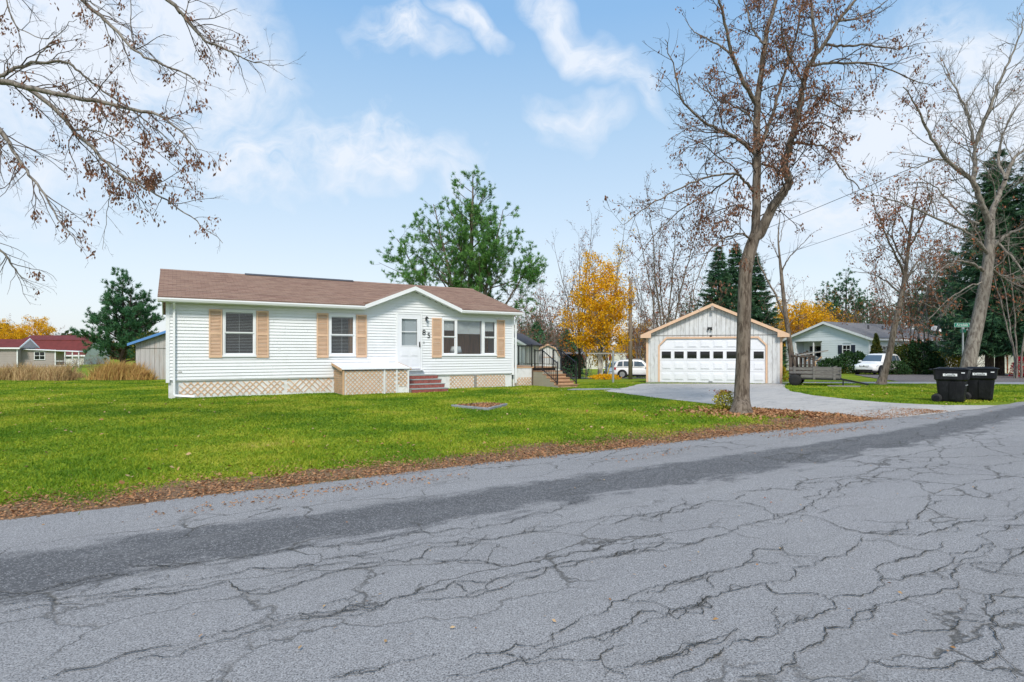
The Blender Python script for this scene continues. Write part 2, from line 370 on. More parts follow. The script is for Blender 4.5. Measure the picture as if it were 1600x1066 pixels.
def ragged(pts, amp=0.05, step=0.12, seed=0, closed=True):
    """subdivide an outline and jitter it so that no edge is ruler straight"""
    r = np.random.default_rng(seed); out = []; n = len(pts); wob = 0.0
    for i in range(n if closed else n-1):
        a = np.array(pts[i][:2], float); b = np.array(pts[(i+1) % n][:2], float); L = np.linalg.norm(b-a); k = max(1, int(min(L, 60)/step))
        nr = np.array([-(b-a)[1], (b-a)[0]])/max(L, 1e-6)
        for j in range(k):
            wob = 0.85*wob + r.normal(0, amp*0.55)
            out.append(tuple(a + (b-a)*j/k + nr*(wob + r.normal(0, amp*0.25)) + (b-a)/L*r.normal(0, amp*0.1)))
    return out
def UVp(pts): return [tuple(uv(a, b))[:2] for a, b in pts]

# ---- ground sheet
def axis(lo, hi, fine_lo, fine_hi, st):
    a = list(np.arange(fine_lo, fine_hi+1e-6, st)); q = st; x = fine_hi
    while x < hi: q *= 1.25; x += q; a.append(min(x, hi))
    q = st; x = fine_lo; b = []
    while x > lo: q *= 1.25; x -= q; b.append(max(x, lo))
    return np.array(b[::-1] + a)
gx = axis(-900, 900, -60, 70, 1.0); gy = axis(-300, 1500, -10, 75, 1.0)
GX, GY = np.meshgrid(gx, gy); GZ = gz(GX, GY)
V = np.stack([GX, GY, GZ], -1).reshape(-1, 3); nx, ny = len(gx), len(gy)
idx = np.arange(nx*ny).reshape(ny, nx)
FQ = np.stack([idx[:-1, :-1], idx[:-1, 1:], idx[1:, 1:], idx[1:, :-1]], -1).reshape(-1, 4)
m = bpy.data.materials.new('lawn'); m.use_nodes = True; t = NT(m.node_tree); b = t.n['Principled BSDF']; b.inputs['Roughness'].default_value = 0.9; b.inputs['Specular IOR Level'].default_value = 0.1
pos = t.new('ShaderNodeNewGeometry').outputs['Position']
n1 = t.noise(pos, 0.32, 3, 0.6); n2 = t.noise(pos, 3.0, 6, 0.7); n3 = t.noise(pos, 28, 4, 0.7)
c = t.mix(t.ramp(n1, [(0.35, 0), (0.65, 1)]), (0.14, 0.235, 0.012), (0.29, 0.37, 0.022))
c = t.mix(t.ramp(n2, [(0.45, 0), (0.75, 0.75)]), c, (0.34, 0.33, 0.05))
c = t.mix(t.ramp(n3, [(0.40, 0.75), (0.6, 0)]), c, (0.11, 0.145, 0.01))
c = t.mix(t.ramp(t.noise(pos, 0.8, 6, 0.7, 0.4), [(0.60, 0), (0.74, 0.65)]), c, (0.38, 0.29, 0.10))
t.link(c, b.inputs['Base Color'])
bn = t.new('ShaderNodeBump'); bn.inputs['Strength'].default_value = 0.7; bn.inputs['Distance'].default_value = 0.04
t.link(n3, bn.inputs['Height']); t.link(bn.outputs[0], b.inputs['Normal']); MATS['lawn'] = m
struct(link('ground', arr_mesh('ground', V, FQ, 4), m))

# ---- asphalt
def asphalt(name, c, tone, cracks=0.0, speck=0.5, stain=None, stain_amt=0.0, strip=None, grit=1.0):
    m = bpy.data.materials.new(name); m.use_nodes = True; t = NT(m.node_tree); b = t.n['Principled BSDF']; b.inputs['Roughness'].default_value = 0.82
    b.inputs['Specular IOR Level'].default_value = 0.15
    pos = t.new('ShaderNodeNewGeometry').outputs['Position']
    mp = t.new('ShaderNodeMapping'); mp.inputs['Rotation'].default_value = (0, 0, -TH); t.link(pos, mp.inputs['Vector']); q = mp.outputs[0]
    st = t.vmath('MULTIPLY', q, (0.22, 1.0, 1.0)).outputs[0]
    col = t.mix(t.ramp(t.noise(st, 1.1, 5, 0.6), [(0.3, 0), (0.7, 1)]), tuple(x*0.86 for x in c), tuple(x*1.1 for x in c))
    col = t.mix(t.ramp(t.noise(pos, 0.55, 5, 0.65), [(0.45, 0), (0.75, 0.4)]), col, tone)
    if strip:
        sq = t.new('ShaderNodeSeparateXYZ'); t.link(q, sq.inputs[0])
        def mr(x, a, b, c_, d_):
            n_ = t.new('ShaderNodeMapRange'); t.link(x, n_.inputs[0]); n_.interpolation_type = 'SMOOTHSTEP'
            for i_, v_ in enumerate((a, b, c_, d_)): n_.inputs[i_+1].default_value = v_
            return n_.outputs[0]
        lo = t.math('ADD', mr(sq.outputs[0], 8, 24, 4.22, 5.4), mr(sq.outputs[0], -7, -1, .42, 0)); hi = mr(sq.outputs[0], 8, 24, 5.27, 6.4)
        e1 = t.math('MULTIPLY', t.math('SUBTRACT', t.noise(t.vmath('MULTIPLY', q, (0.5, 1.3, 1)).outputs[0], 2.4, 9, 0.72, 0.6), 0.5), 1.7); e2 = t.math('MULTIPLY', t.math('SUBTRACT', t.noise(t.vmath('MULTIPLY', q, (0.5, 1.0, 1)).outputs[0], 3.0, 8, 0.7), 0.5), 0.8)
        ma = t.math('DIVIDE', t.math('SUBTRACT', t.math('ADD', sq.outputs[1], e1), lo), 0.22, clamp=True); mb_ = t.math('DIVIDE', t.math('SUBTRACT', t.math('ADD', hi, e2), sq.outputs[1]), 0.16, clamp=True)
        sm_ = t.math('MULTIPLY', ma, mb_)
        scol = t.mix(t.ramp(t.noise(st, 2.5, 6, 0.65), [(0.4, 0), (0.7, 1)]), strip, tuple(x*1.35 for x in strip))
        col = t.mix(t.math('MULTIPLY', sm_, 0.96), col, scol)
    fn = t.noise(pos, 110, 3, 0.75)
    col = t.mix(t.ramp(fn, [(0.36, 0.95*grit), (0.56, 0.0)]), col, tuple(x*0.22 for x in c)); col = t.mix(t.ramp(t.noise(pos, 60, 2, 0.6), [(0.5, 0.0), (0.75, 0.4)]), col, tuple(min(1, x*1.5) for x in c))
    vo = t.new('ShaderNodeTexVoronoi'); vo.inputs['Scale'].default_value = 85.0; t.link(pos, vo.inputs['Vector'])
    sepc = t.new('ShaderNodeSeparateColor'); t.link(vo.outputs['Color'], sepc.inputs[0])
    stone = t.math('MULTIPLY', t.ramp(sepc.outputs[0], [(0.72, 0.0), (0.80, 1.0)]), t.ramp(vo.outputs['Distance'], [(0.28, 1.0), (0.40, 0.0)]))
    col = t.mix(t.math('MULTIPLY', stone, speck), col, (0.62, 0.62, 0.61))
    if stain: col = t.mix(t.ramp(t.noise(st, 2.2, 7, 0.72, 0.3), [(0.52, 0), (0.70, stain_amt)]), col, stain)
    hgt = t.math('ADD', t.math('MULTIPLY', fn, 1.0), t.math('MULTIPLY', stone, 0.4))
    if cracks:
        wn = t.new('ShaderNodeTexNoise'); wn.inputs['Scale'].default_value = 3.2; wn.inputs['Detail'].default_value = 8; wn.inputs['Roughness'].default_value = 0.62; t.link(q, wn.inputs['Vector'])
        off = t.vmath('SCALE', t.vmath('SUBTRACT', wn.outputs['Color'], (0.5, 0.5, 0.5)).outputs[0]); off.inputs['Scale'].default_value = 0.32
        wv = t.vmath('MULTIPLY', t.vmath('ADD', q, off.outputs[0]).outputs[0], (0.62, 1.45, 1.0)).outputs[0]
        ve = t.new('ShaderNodeTexVoronoi'); ve.feature = 'DISTANCE_TO_EDGE'; ve.inputs['Scale'].default_value = 1.5; t.link(wv, ve.inputs['Vector'])
        band = t.ramp(t.noise(t.vmath('MULTIPLY', q, (0.13, 0.75, 1.0)).outputs[0], 1.2, 3, 0.55), [(0.44, 0.0), (0.55, 1.0)])
        wid = t.ramp(t.noise(pos, 2.0, 4, 0.6), [(0.35, 0.006), (0.7, 0.030)])
        lin = t.math('SUBTRACT', 1.0, t.math('DIVIDE', ve.outputs['Distance'], wid), clamp=True)
        cr = t.math('MULTIPLY', t.math('MULTIPLY', lin, band), cracks, clamp=True)
        col = t.mix(cr, col, (0.095, 0.09, 0.08)); hgt = t.math('SUBTRACT', hgt, t.math('MULTIPLY', cr, 2.0))
    t.link(col, b.inputs['Base Color'])
    bn = t.new('ShaderNodeBump'); bn.inputs['Strength'].default_value = 0.75; bn.inputs['Distance'].default_value = 0.006
    t.link(hgt, bn.inputs['Height']); t.link(bn.outputs[0], b.inputs['Normal']); MATS[name] = m; return m
asphalt('asphalt', (0.345, 0.337, 0.336), (0.40, 0.385, 0.372), cracks=0.9, strip=(0.095, 0.096, 0.10), stain=(0.21, 0.205, 0.20), stain_amt=0.5)
asphalt('asphalt_dark', (0.082, 0.084, 0.090), (0.12, 0.12, 0.125), speck=0.45)
asphalt('asphalt_drive', (0.52, 0.49, 0.455), (0.60, 0.565, 0.52), cracks=0.7, speck=0.3, stain=(0.22, 0.22, 0.225), stain_amt=0.85, grit=0.5)
MATS['asphalt_drive'].node_tree.nodes['Principled BSDF'].inputs['Specular IOR Level'].default_value = 0.1
asphalt('asphalt_far', (0.36, 0.36, 0.37), (0.32, 0.32, 0.33), speck=0.2)
asphalt('asphalt_brown', (0.20, 0.175, 0.165), (0.24, 0.21, 0.19), speck=0.2)
asphalt('dirt', (0.26, 0.16, 0.09), (0.34, 0.21, 0.11), speck=0.1, stain=(0.13, 0.15, 0.03), stain_amt=0.85)
edge = ragged([(-60, 6.35), (-8, 6.35), (14.5, 6.45), (60, 6.5)], 0.05, 0.2, 3, closed=False)
road_poly = UVp(edge + [(160, 6.5), (160, -3.2), (-60, -3.2)])
struct(sheet('road', road_poly, 0.008, MATS['asphalt']))
# verge of needles and bare earth between the lawn and the road
v1 = ragged([(-60, 6.25), (15.0, 6.3)], 0.04, 0.3, 5, closed=False)
v2 = ragged([(15.2, 7.0), (13.2, 7.7), (11.5, 7.95), (9, 7.5), (4, 7.25), (-5, 7.2), (-60, 7.3)], 0.16, 0.2, 6, closed=False)
struct(sheet('verge', UVp(v1 + v2), 0.005, MATS['dirt']))
# garage driveway
DRV = [G(*q)[:2] for q in ((1003, 600), (978, 606), (943, 611.5), (975, 615), (1040, 624), (1100, 631), (1160, 637), (1240, 643), (1310, 648), (1375, 654))]
DRV += [tuple(uv(15.2, 6.3))[:2], tuple(uv(19.0, 6.35))[:2], tuple(uv(18.0, 7.05))[:2]]
DRV += [G(*q)[:2] for q in ((1480, 634), (1400, 630.5), (1330, 625), (1270, 618), (1232, 611), (1224, 604), (1230, 600))]
DRVR = ragged(DRV, 0.05, 0.2, 21)
struct(sheet('driveway', DRVR, 0.016, MATS['asphalt_drive'], 0.6))
# side road behind the grass island, and the neighbour's drive
SR0 = [(12.8, 29.8), (13.0, 27.6), (17, 26.4), (24, 25.0), (32, 23.4), (70, 15.5), (71, 19.3), (34, 26.6), (26, 27.6), (19, 28.9)]
struct(sheet('side_road', ragged(SR0, 0.05, 0.4, 22), 0.02, MATS['asphalt_far'], 0.8))
ND = [(19.5, 28.6), (26.5, 27.3), (33.0, 35), (39, 44), (45, 52), (40, 54), (33, 47.5), (27, 45), (23.5, 38)]
struct(sheet('neighbour_driveway', ragged(ND, 0.06, 0.4, 23), 0.03, MATS['asphalt_brown'], 0.8))
BD = [(4, 50), (8, 52.5), (22, 52), (22, 60), (9, 60.5), (2, 57)]
struct(sheet('far_lane', BD, 0.03, MATS['asphalt_far'], 0.8))

# ---- cracks traced in the photograph, opened up as ragged strips of tar and dirt
CR = {1: [[(0, 800), (130, 785), (330, 765), (480, 740), (690, 715), (900, 665), (1100, 650), (1373, 640)], [(150, 1066), (330, 1025), (500, 965), (700, 930), (900, 870), (1080, 830), (1250, 800), (1373, 800)],
          [(470, 995), (700, 950), (920, 890), (1100, 850), (1373, 812)], [(800, 780), (950, 760), (1080, 715), (1250, 665), (1373, 645)], [(0, 762), (200, 730), (450, 690), (700, 645), (900, 630)], [(0, 830), (150, 800), (330, 780), (600, 760), (820, 715), (850, 740), (950, 742)],
          [(1173, 1062), (1270, 1035), (1373, 1025)], [(450, 655), (700, 650), (1000, 605), (1373, 570)]],
      2: [[(0, 690), (150, 665), (360, 630), (400, 590), (700, 545), (900, 500), (1000, 490), (1373, 440)], [(0, 840), (200, 805), (450, 740), (500, 715), (700, 685), (850, 660), (950, 635), (1200, 590), (1373, 560)], [(350, 785), (500, 770), (650, 740), (790, 690), (900, 640), (1130, 600)],
          [(360, 630), (520, 640), (690, 655), (800, 625), (1000, 590), (1220, 540)], [(30, 1060), (250, 1010), (420, 975)], [(490, 1000), (650, 970), (700, 940), (830, 905), (900, 870), (1110, 765), (1200, 730), (1373, 690)],
          [(440, 1062), (560, 1045), (730, 1000), (850, 950), (1000, 910), (1100, 870), (1150, 820), (1240, 830), (1373, 760)], [(650, 970), (740, 1015), (1000, 995), (1110, 940)], [(1020, 1060), (1200, 1000), (1373, 930)], [(1000, 990), (1050, 1040), (1100, 1062)],
          [(830, 905), (835, 950)], [(480, 715), (520, 750), (560, 755)], [(0, 795), (100, 780), (160, 750)], [(0, 600), (250, 560), (500, 520), (760, 470), (950, 420)], [(0, 640), (200, 615), (420, 575), (600, 545)], [(1040, 510), (1200, 480), (1373, 435)]],
      3: [[(0, 490), (200, 440), (450, 385), (700, 350), (850, 330), (1040, 290), (1200, 310), (1373, 330)], [(0, 610), (150, 590), (330, 530), (480, 490), (600, 475), (800, 540), (1000, 550), (1150, 500), (1373, 430)], [(0, 760), (200, 700), (370, 650), (500, 600), (545, 575)],
          [(0, 870), (100, 830), (240, 770), (450, 720), (620, 660), (740, 610), (790, 550)], [(100, 1060), (240, 1000), (400, 930), (560, 860), (640, 830), (680, 780), (800, 760), (860, 710), (1000, 690), (1110, 620), (1230, 580), (1373, 510)],
          [(350, 1060), (490, 1050), (550, 970), (630, 940), (660, 880), (760, 850), (880, 790), (1100, 740), (1110, 690), (1180, 650), (1373, 590)], [(800, 995), (950, 1020), (1080, 1030), (1150, 1000), (1250, 995), (1300, 950), (1280, 870), (1300, 820), (1373, 830)],
          [(910, 905), (1080, 890), (1140, 855), (1290, 860)], [(1240, 800), (1300, 750), (1373, 740)], [(960, 490), (1030, 440), (1110, 420)], [(600, 420), (720, 375), (900, 345)], [(330, 425), (440, 445), (480, 490)], [(450, 720), (470, 750), (620, 755), (680, 780)],
          [(0, 1010), (120, 970), (230, 935), (350, 885)], [(860, 710), (840, 670), (940, 630), (1060, 600), (1100, 570)], [(560, 860), (570, 840)], [(1180, 650), (1373, 700)], [(240, 770), (250, 810), (130, 850), (100, 830)], [(850, 560), (990, 600), (1110, 620)],
          [(640, 470), (780, 440)], [(960, 490), (960, 520), (800, 540)], [(700, 350), (620, 440), (480, 480)], [(1210, 370), (1240, 410), (1373, 380)], [(1280, 960), (1330, 1040), (1350, 1066)], [(1300, 840), (1373, 800)], [(500, 590), (530, 620), (640, 630)], [(260, 690), (265, 740)]]}
OFF = {1: (0, 600), 2: (500, 600), 3: (1000, 600)}
cv = []; cf = []
def ribbon(pts, wid):
    pts = np.asarray(pts); n = len(pts)
    tg = np.gradient(pts, axis=0); nr = np.stack([-tg[:, 1], tg[:, 0]], -1); nr /= np.linalg.norm(nr, axis=1, keepdims=True)+1e-9
    b = len(cv); w2 = wid*0.5
    for i in range(n):
        cv.append((*(pts[i]+nr[i]*w2[i]*RNG.uniform(.5, 1.5)), 0.0165)); cv.append((*(pts[i]-nr[i]*w2[i]*RNG.uniform(.5, 1.5)), 0.0165))
    for i in range(n-1): cf.append((b+2*i, b+2*i+1, b+2*i+3, b+2*i+2))
    for i in range(n):                         # crumbled bits along the edges
        for _ in range(RNG.poisson(1.1)):
            c_ = pts[i]+nr[i]*(w2[i]+.003)*RNG.normal(0, 1.5)+tg[i]*RNG.uniform(-.5, .5); s_ = RNG.uniform(.0012, .0045); a_ = RNG.uniform(0, 3.1); bb = len(cv)
            for k_ in range(4): cv.append((c_[0]+s_*math.cos(a_+k_*1.57)*RNG.uniform(.5, 1.6), c_[1]+s_*math.sin(a_+k_*1.57)*RNG.uniform(.5, 1.6), .0172))
            cf.append((bb, bb+1, bb+2, bb+3))
def fract(pts, amp, it):
    pts = [np.array(p, float) for p in pts]
    for _ in range(it):
        out = [pts[0]]
        for a, b in zip(pts[:-1], pts[1:]):
            d = b-a; L = np.linalg.norm(d)
            if L > 0.02: out.append((a+b)/2 + np.array([-d[1], d[0]])*RNG.normal(0, amp))
            out.append(b)
        pts = out
    return np.array(pts)
def smooth1(n, k=9):
    a = RNG.uniform(0, 1, n+2*k); return np.convolve(a, np.ones(k)/k, 'same')[k:k+n]
for key, lst in CR.items():
    for ln in lst:
        pts = [tuple(G(OFF[key][0]+x*0.437, OFF[key][1]+y*0.437))[:2] for x, y in ln]
        p = fract(pts, 0.11, 6)
        n = len(p); prof = np.clip((smooth1(n)-0.30)*3.0, 0.16, 1.5)*np.minimum(1, np.minimum(np.arange(n), np.arange(n)[::-1])/10+0.2)
        ribbon(p, 0.0075*prof + 0.001)
        for _ in range(int(np.linalg.norm(p[-1]-p[0])*1.6)):                 # side cracks and doubled strands
            i = RNG.integers(0, n-2); k = min(n-1, i+RNG.integers(6, 60)); d = p[k]-p[i]; L = np.linalg.norm(d)
            if L < 0.1: continue
            if RNG.random() < 0.6:
                mid = (p[i]+p[k])/2 + np.array([-d[1], d[0]])/L*RNG.normal(0, 0.09)
                q = fract([p[i], mid, p[k]], 0.13, 4)
            else:
                q = fract([p[i], p[i] + (d*RNG.uniform(.2, .5) + np.array([-d[1], d[0]])*RNG.choice([-1, 1])*RNG.uniform(.2, .7))*min(1, .5/L)], 0.16, 4)
            ribbon(q, (0.0012 + 0.0045*smooth1(len(q), 5)))
asphalt('crack_fill', (0.095, 0.088, 0.075), (0.135, 0.12, 0.10), speck=0.25)
tag(link('road_cracks', arr_mesh('road_cracks', np.array(cv), np.array(cf), 4), MATS['crack_fill']), 'dark ragged cracks running along the worn grey road', 'cracks', kind='stuff')

# ---- grass blades, fallen leaves, litter
from math import pi
def inside(poly, x, y):
    poly = np.asarray(poly, float); r = np.zeros(len(x), bool); n = len(poly)
    for i in range(n):
        x0, y0 = poly[i]; x1, y1 = poly[(i+1) % n]
        c = ((y0 > y) != (y1 > y)) & (x < (x1-x0)*(y-y0)/(y1-y0+1e-12)+x0); r ^= c
    return r
HOUSE_V = 20.38
def lawn_mask(x, y):
    u, v = to_uv(x, y)
    vb = 7.05 + 0.15*np.sin(u*1.7) + 0.1*np.sin(u*4.1+1) + 0.5*sst(8, 11, u)*(1-sst(13.5, 15.5, u))
    vb = vb + np.random.default_rng(2).normal(0, .16, len(x)) + .12*np.sin(u*7.3)*np.sin(u*2.1)
    ok = (v > vb) & ~((u > -0.1) & (u < 12.4) & (v > HOUSE_V)) & ~inside(DRV, x, y) & ~inside(SR0, x, y) & ~inside(ND, x, y)
    ok &= ~((u > 14.6) & (u < 18.2) & (v < 7.1))
    t = np.hypot(x-5.4, y-13.3); ok &= ~((t < 1.0) & (np.random.default_rng(1).random(len(x)) < 0.8))
    return ok
def frustum_pts(n, y0, y1, pw=1.0):
    """random ground points spread in the picture's field of view and a little beyond it"""
    a = RNG.random(n); y = (y0**(1-pw) + a*(y1**(1-pw)-y0**(1-pw)))**(1/(1-pw)) if pw != 1 else y0*(y1/y0)**a
    x = y*RNG.uniform(-1.05, 1.05, n); return x, y
x, y = frustum_pts(760000, 4.8, 30.0, 0.3)
k = lawn_mask(x, y); x, y = x[k], y[k]; n = len(x)
h = RNG.uniform(0.018, 0.042, n)*(0.8+0.4*np.sin(x*1.3+y*.7)**2); wd = np.maximum(0.004, 0.0011*y)*RNG.uniform(.7, 1.3, n); a = RNG.uniform(0, 2*pi, n); ln = RNG.normal(0, .028, (2, n))
z = gz(x, y)
B = np.stack([np.stack([x-np.cos(a)*wd, y-np.sin(a)*wd, z], -1), np.stack([x+np.cos(a)*wd, y+np.sin(a)*wd, z], -1), np.stack([x+ln[0], y+ln[1], z+h], -1)], 1).reshape(-1, 3)
tag(link('grass', arr_mesh('grass', B, np.arange(3*n).reshape(-1, 3), 3), MATS['grass_blade']), 'short mown green grass of the front lawn', 'grass', kind='stuff')
def leaves_flat(x, y, z, size, lift=0.02, tilt=0.5, ratio=0.6):
    n = len(x); a = RNG.uniform(0, 2*pi, n); s = size*RNG.uniform(.6, 1.3, n)
    e1 = np.stack([np.cos(a), np.sin(a), RNG.normal(0, tilt*.5, n)], -1)*s[:, None]; e2 = np.stack([-np.sin(a), np.cos(a), RNG.normal(0, tilt, n)], -1)*(s*ratio)[:, None]
    c = np.stack([x, y, z + lift*RNG.uniform(.4, 1.2, n)], -1)
    V = np.stack([c-e1, c-e2*0.9+e1*.1, c+e1, c+e2], 1); V[:, 1, 2] += s*.3; return V.reshape(-1, 3), np.arange(4*n).reshape(-1, 4)
# needles and leaves on the verge, along the road edge
n = 42000; u = RNG.uniform(-9, 16, n); v = 6.35 + np.abs(RNG.normal(0, .52, n)) + RNG.normal(0, .06, n); k = (v < 8.2) & (RNG.random(n) < 0.45+0.55*np.sin(u*2.3+np.sin(u*.7)*3)**2); u, v = u[k], v[k]
n2 = 3500; uu = RNG.uniform(-6, 17, n2); vv = 5.85 + RNG.normal(0, .10, n2) + .12*np.sin(uu*.9); k2 = RNG.random(n2) < (np.sin(uu*1.1)*np.sin(uu*.37+1)+.35); u = np.r_[u, uu[k2]]; v = np.r_[v, vv[k2]]
p = np.stack([u*CT-v*ST, u*ST+v*CT], -1)
Vl, Fl = leaves_flat(p[:, 0], p[:, 1], np.zeros(len(p)), 0.017, 0.022, 0.5, 0.42)
# round the big tree's foot
n = 5200; r = np.abs(RNG.normal(0, 1.05, n)); a = RNG.uniform(0, 2*pi, n); tx = 5.38 + r*np.cos(a)*1.5 + 0.75 + r*.3; ty = 13.35 + r*np.sin(a)*.75 + .1
k = ~inside(DRV, tx, ty) & (to_uv(tx, ty)[1] > 6.6); Vt, Ft = leaves_flat(tx[k], ty[k], np.zeros(k.sum()), 0.034, 0.03, 0.7, 0.6)
tag(link('leaf_litter', arr_mesh('leaf_litter', np.r_[Vl, Vt], np.r_[Fl, Ft+len(Vl)], 4), MATS['litter_leaf']), 'brown leaf litter along the road edge and round the tree foot', 'leaf litter', kind='stuff')
x, y = frustum_pts(1100, 6, 27, 0.2); k = lawn_mask(x, y); x, y = x[k], y[k]
Vl, Fl = leaves_flat(x, y, gz(x, y), 0.030, 0.05, 0.5, 0.6)
x, y = frustum_pts(500, 2.6, 14, 0.4); k = to_uv(x, y)[1] < 6.3; x, y = x[k][:140], y[k][:140]; Vr, Fr = leaves_flat(x, y, np.zeros(len(x))+.012, 0.014, 0.014, 0.3, 0.5)
tag(link('fallen_leaves', arr_mesh('fallen_leaves', np.r_[Vl, Vr], np.r_[Fl, Fr+len(Vl)], 4), MATS['lawn_leaf']), 'single fallen leaves scattered over the lawn and road', 'leaves', kind='stuff')
# ================================================================== the white house
def HW(px, py=None, dv=0.0):
    """pixel -> local x (and z) on the house's front plane"""
    v = HOUSE_V+dv; tt = (px-800)/F; u = v*(ST+CT*tt)/(CT-ST*tt); Y = u*ST+v*CT
    return (u - HU0) if py is None else (u-HU0, CH+(HZ-py)*Y/F)
HU0 = 0.0; HU0 = HW(262); HL = HW(801)
H = thing('mobile_home', 'white single-storey mobile home with tan shutters and house number 85', 'house', uv(HU0, HOUSE_V), TH)
HD = 8.4; EZ = 3.04; RZ = 4.44; OV = 0.30; SLP = (RZ-EZ)/(HD/2+OV); SB = 0.575
OPEN = []                                      # openings in the front wall: x0, x1, z0, z1
def op(pxa, pya, pxb, pyb):
    xa, za = HW(pxa, pya); xb, zb = HW(pxb, pyb); zc = HW((pxa+pxb)/2, (pya+pyb)/2)[1]; hh = abs(za-zb)/2
    OPEN.append((xa, xb, min(za, zb), max(za, zb))); return OPEN[-1]
w1 = op(348, 556.5, 399.5, 485.5); w2 = op(514, 556, 555, 492.5); dr = op(618.6, 578, 659, 489.6); pw = op(690, 555.5, 775, 500.5)
HWN = (HW(570), HW(644), HW(713)); DZ = HW(644, 453.5)[1]
# siding: one lapped board per course, cut round the openings and under the gable
nc = 24; ch = (EZ+0.0-SB)/nc
def course(i, z0, x0, x1):
    spans = [(x0, x1)]
    for a, b_, c_, d_ in OPEN:
        if c_ < z0+ch-0.002 and d_ > z0+0.002:
            # split vertically too when the opening ends inside the course: the trim covers the rest
            spans = [s for q in spans for s in ((q[0], min(q[1], a)), (max(q[0], b_), q[1])) if s[1]-s[0] > 0.01]
    cut_ = random.uniform(.2, .8)*(x1-x0)+x0; cut_ = [cut_, cut_ + (3.7 if cut_ < (x0+x1)/2 else -3.7)]       # butt joints between vinyl lengths
    for c_ in cut_: spans = [s for q in spans for s in (((q[0], c_-.002), (c_+.002, q[1])) if q[0]+.15 < c_ < q[1]-.15 else (q,))]
    for a, b_ in spans:
        mb = MB(); mb.add([(a, -0.030, z0), (b_, -0.030, z0), (b_, -0.004, z0+ch+0.006), (a, -0.004, z0+ch+0.006), (a, 0.01, z0), (b_, 0.01, z0), (b_, 0.01, z0+ch+0.006), (a, 0.01, z0+ch+0.006)],
               [(0, 1, 2, 3), (0, 4, 5, 1), (1, 5, 6, 2), (3, 2, 6, 7), (0, 3, 7, 4), (4, 7, 6, 5)])
        mb.build('siding_course', MATS['siding'], H)
for i in range(nc): course(i, SB+i*ch, 0.0, HL)
z = SB+nc*ch
gs = (DZ-EZ)/(HWN[1]-HWN[0]); gs2 = (DZ-EZ)/(HWN[2]-HWN[1])
while z < DZ-0.1:
    xa = HWN[1]-(DZ-z-ch*.6)/gs; xb = HWN[1]+(DZ-z-ch*.6)/gs2
    course(0, z, max(xa, HWN[0]), min(xb, HWN[2])); z += ch
# backing wall behind the siding with the same holes, side and rear walls, floor and ceiling
mb = MB(); xs = sorted({0.0, HL, *[q for o in OPEN for q in o[:2]]})
for a, b_ in zip(xs[:-1], xs[1:]):
    c_ = [o for o in OPEN if o[0] <= a+1e-6 and o[1] >= b_-1e-6]
    zs = [(SB, EZ)] if not c_ else [(SB, c_[0][2]), (c_[0][3], EZ)]
    for z0, z1 in zs:
        if z1-z0 > .01: mb.box(a, b_, 0.011, 0.12, z0, z1)
mb.build('wall', MATS['white_trim'], H)
mb = MB().box(0, 0.12, 0.12, HD, SB, EZ).box(HL-0.12, HL, 0.12, HD, SB, EZ).box(0.12, HL-0.12, HD-0.12, HD, SB, EZ)
for x0 in (0.0, HL-0.1): mb.extr([(x0, 0, EZ), (x0, HD, EZ), (x0, HD/2, EZ+SLP*HD/2)], (0.1, 0, 0))
mb.build('end_wall', MATS['siding'], H)
MB().box(0.12, HL-0.12, 0.12, HD-0.12, SB+.02, SB+.1).box(0.12, HL-0.12, 0.12, HD-0.12, EZ-.12, EZ-.04).build('floor_and_ceiling', MATS['dark_inside'], H)
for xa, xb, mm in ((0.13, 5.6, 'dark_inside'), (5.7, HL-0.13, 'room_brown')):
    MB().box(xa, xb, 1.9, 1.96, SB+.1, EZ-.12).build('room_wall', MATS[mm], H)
MB().box(5.6, 5.7, .13, 1.89, SB+.1, EZ-.12).build('room_wall', MATS['room_brown'], H)
# skirting with lattice
MB().box(0.02, HL-0.02, 0.04, 0.08, 0.0, SB).build('skirting', MATS['skirt_white'], H)
MB().box(0.02, 0.06, 0.08, HD-.04, 0.0, SB).build('skirting', MATS['skirt_white'], H); MB().box(HL-.06, HL-.02, 0.08, HD-.04, 0.0, SB).build('skirting', MATS['skirt_white'], H)
def lattice(x0, x1, z0, z1, y, name='lattice', parent=H, sp=0.185, wd=0.028, seed=1, miss=0.0, mm='lattice_wood', axis='x'):
    """crossed diagonal slats clipped to a rectangle, two layers deep"""
    mb = MB(); r = random.Random(seed); Wd = x1-x0; Ht = z1-z0
    for lay, sg in ((0, 1), (1, -1)):
        c = -Ht
        while c < Wd+Ht:
            c += sp*(1+r.uniform(-.06, .06))
            if r.random() < miss: continue
            a = c if sg > 0 else c      # line x = c + s*z
            pts = []
            z_lo, z_hi = 0.0, Ht
            xlo = a if sg > 0 else a; f0 = (lambda zz: a-Ht/2+zz) if sg > 0 else (lambda zz: a+Ht/2-zz)
            zz = [q for q in np.linspace(0, Ht, 41) if 0 <= f0(q) <= Wd]
            if len(zz) < 3: continue
            p0 = (x0+f0(zz[0]), y - lay*0.012, z0+zz[0]); p1 = (x0+f0(zz[-1]), y - lay*0.012, z0+zz[-1])
            if axis == 'y': p0 = (y - lay*.012, p0[0], p0[2]); p1 = (y - lay*.012, p1[0], p1[2])
            mb.bar(p0, p1, 0.010, wd, up=(Vector(p1)-Vector(p0)).cross(Vector((0, 1, 0) if axis == 'x' else (1, 0, 0))))
    o = mb.build(name, MATS[mm], parent); o['kind'] = 'stuff'; return o
BX0, BX1, BV = HW(520.5, dv=-.02), HW(639.4, dv=-1.33), 1.33
lattice(0.30, 3.35, 0.06, 0.49, 0.03, seed=2, miss=.10); lattice(3.45, BX0-.02, 0.07, 0.56, 0.03, seed=3, miss=.16)
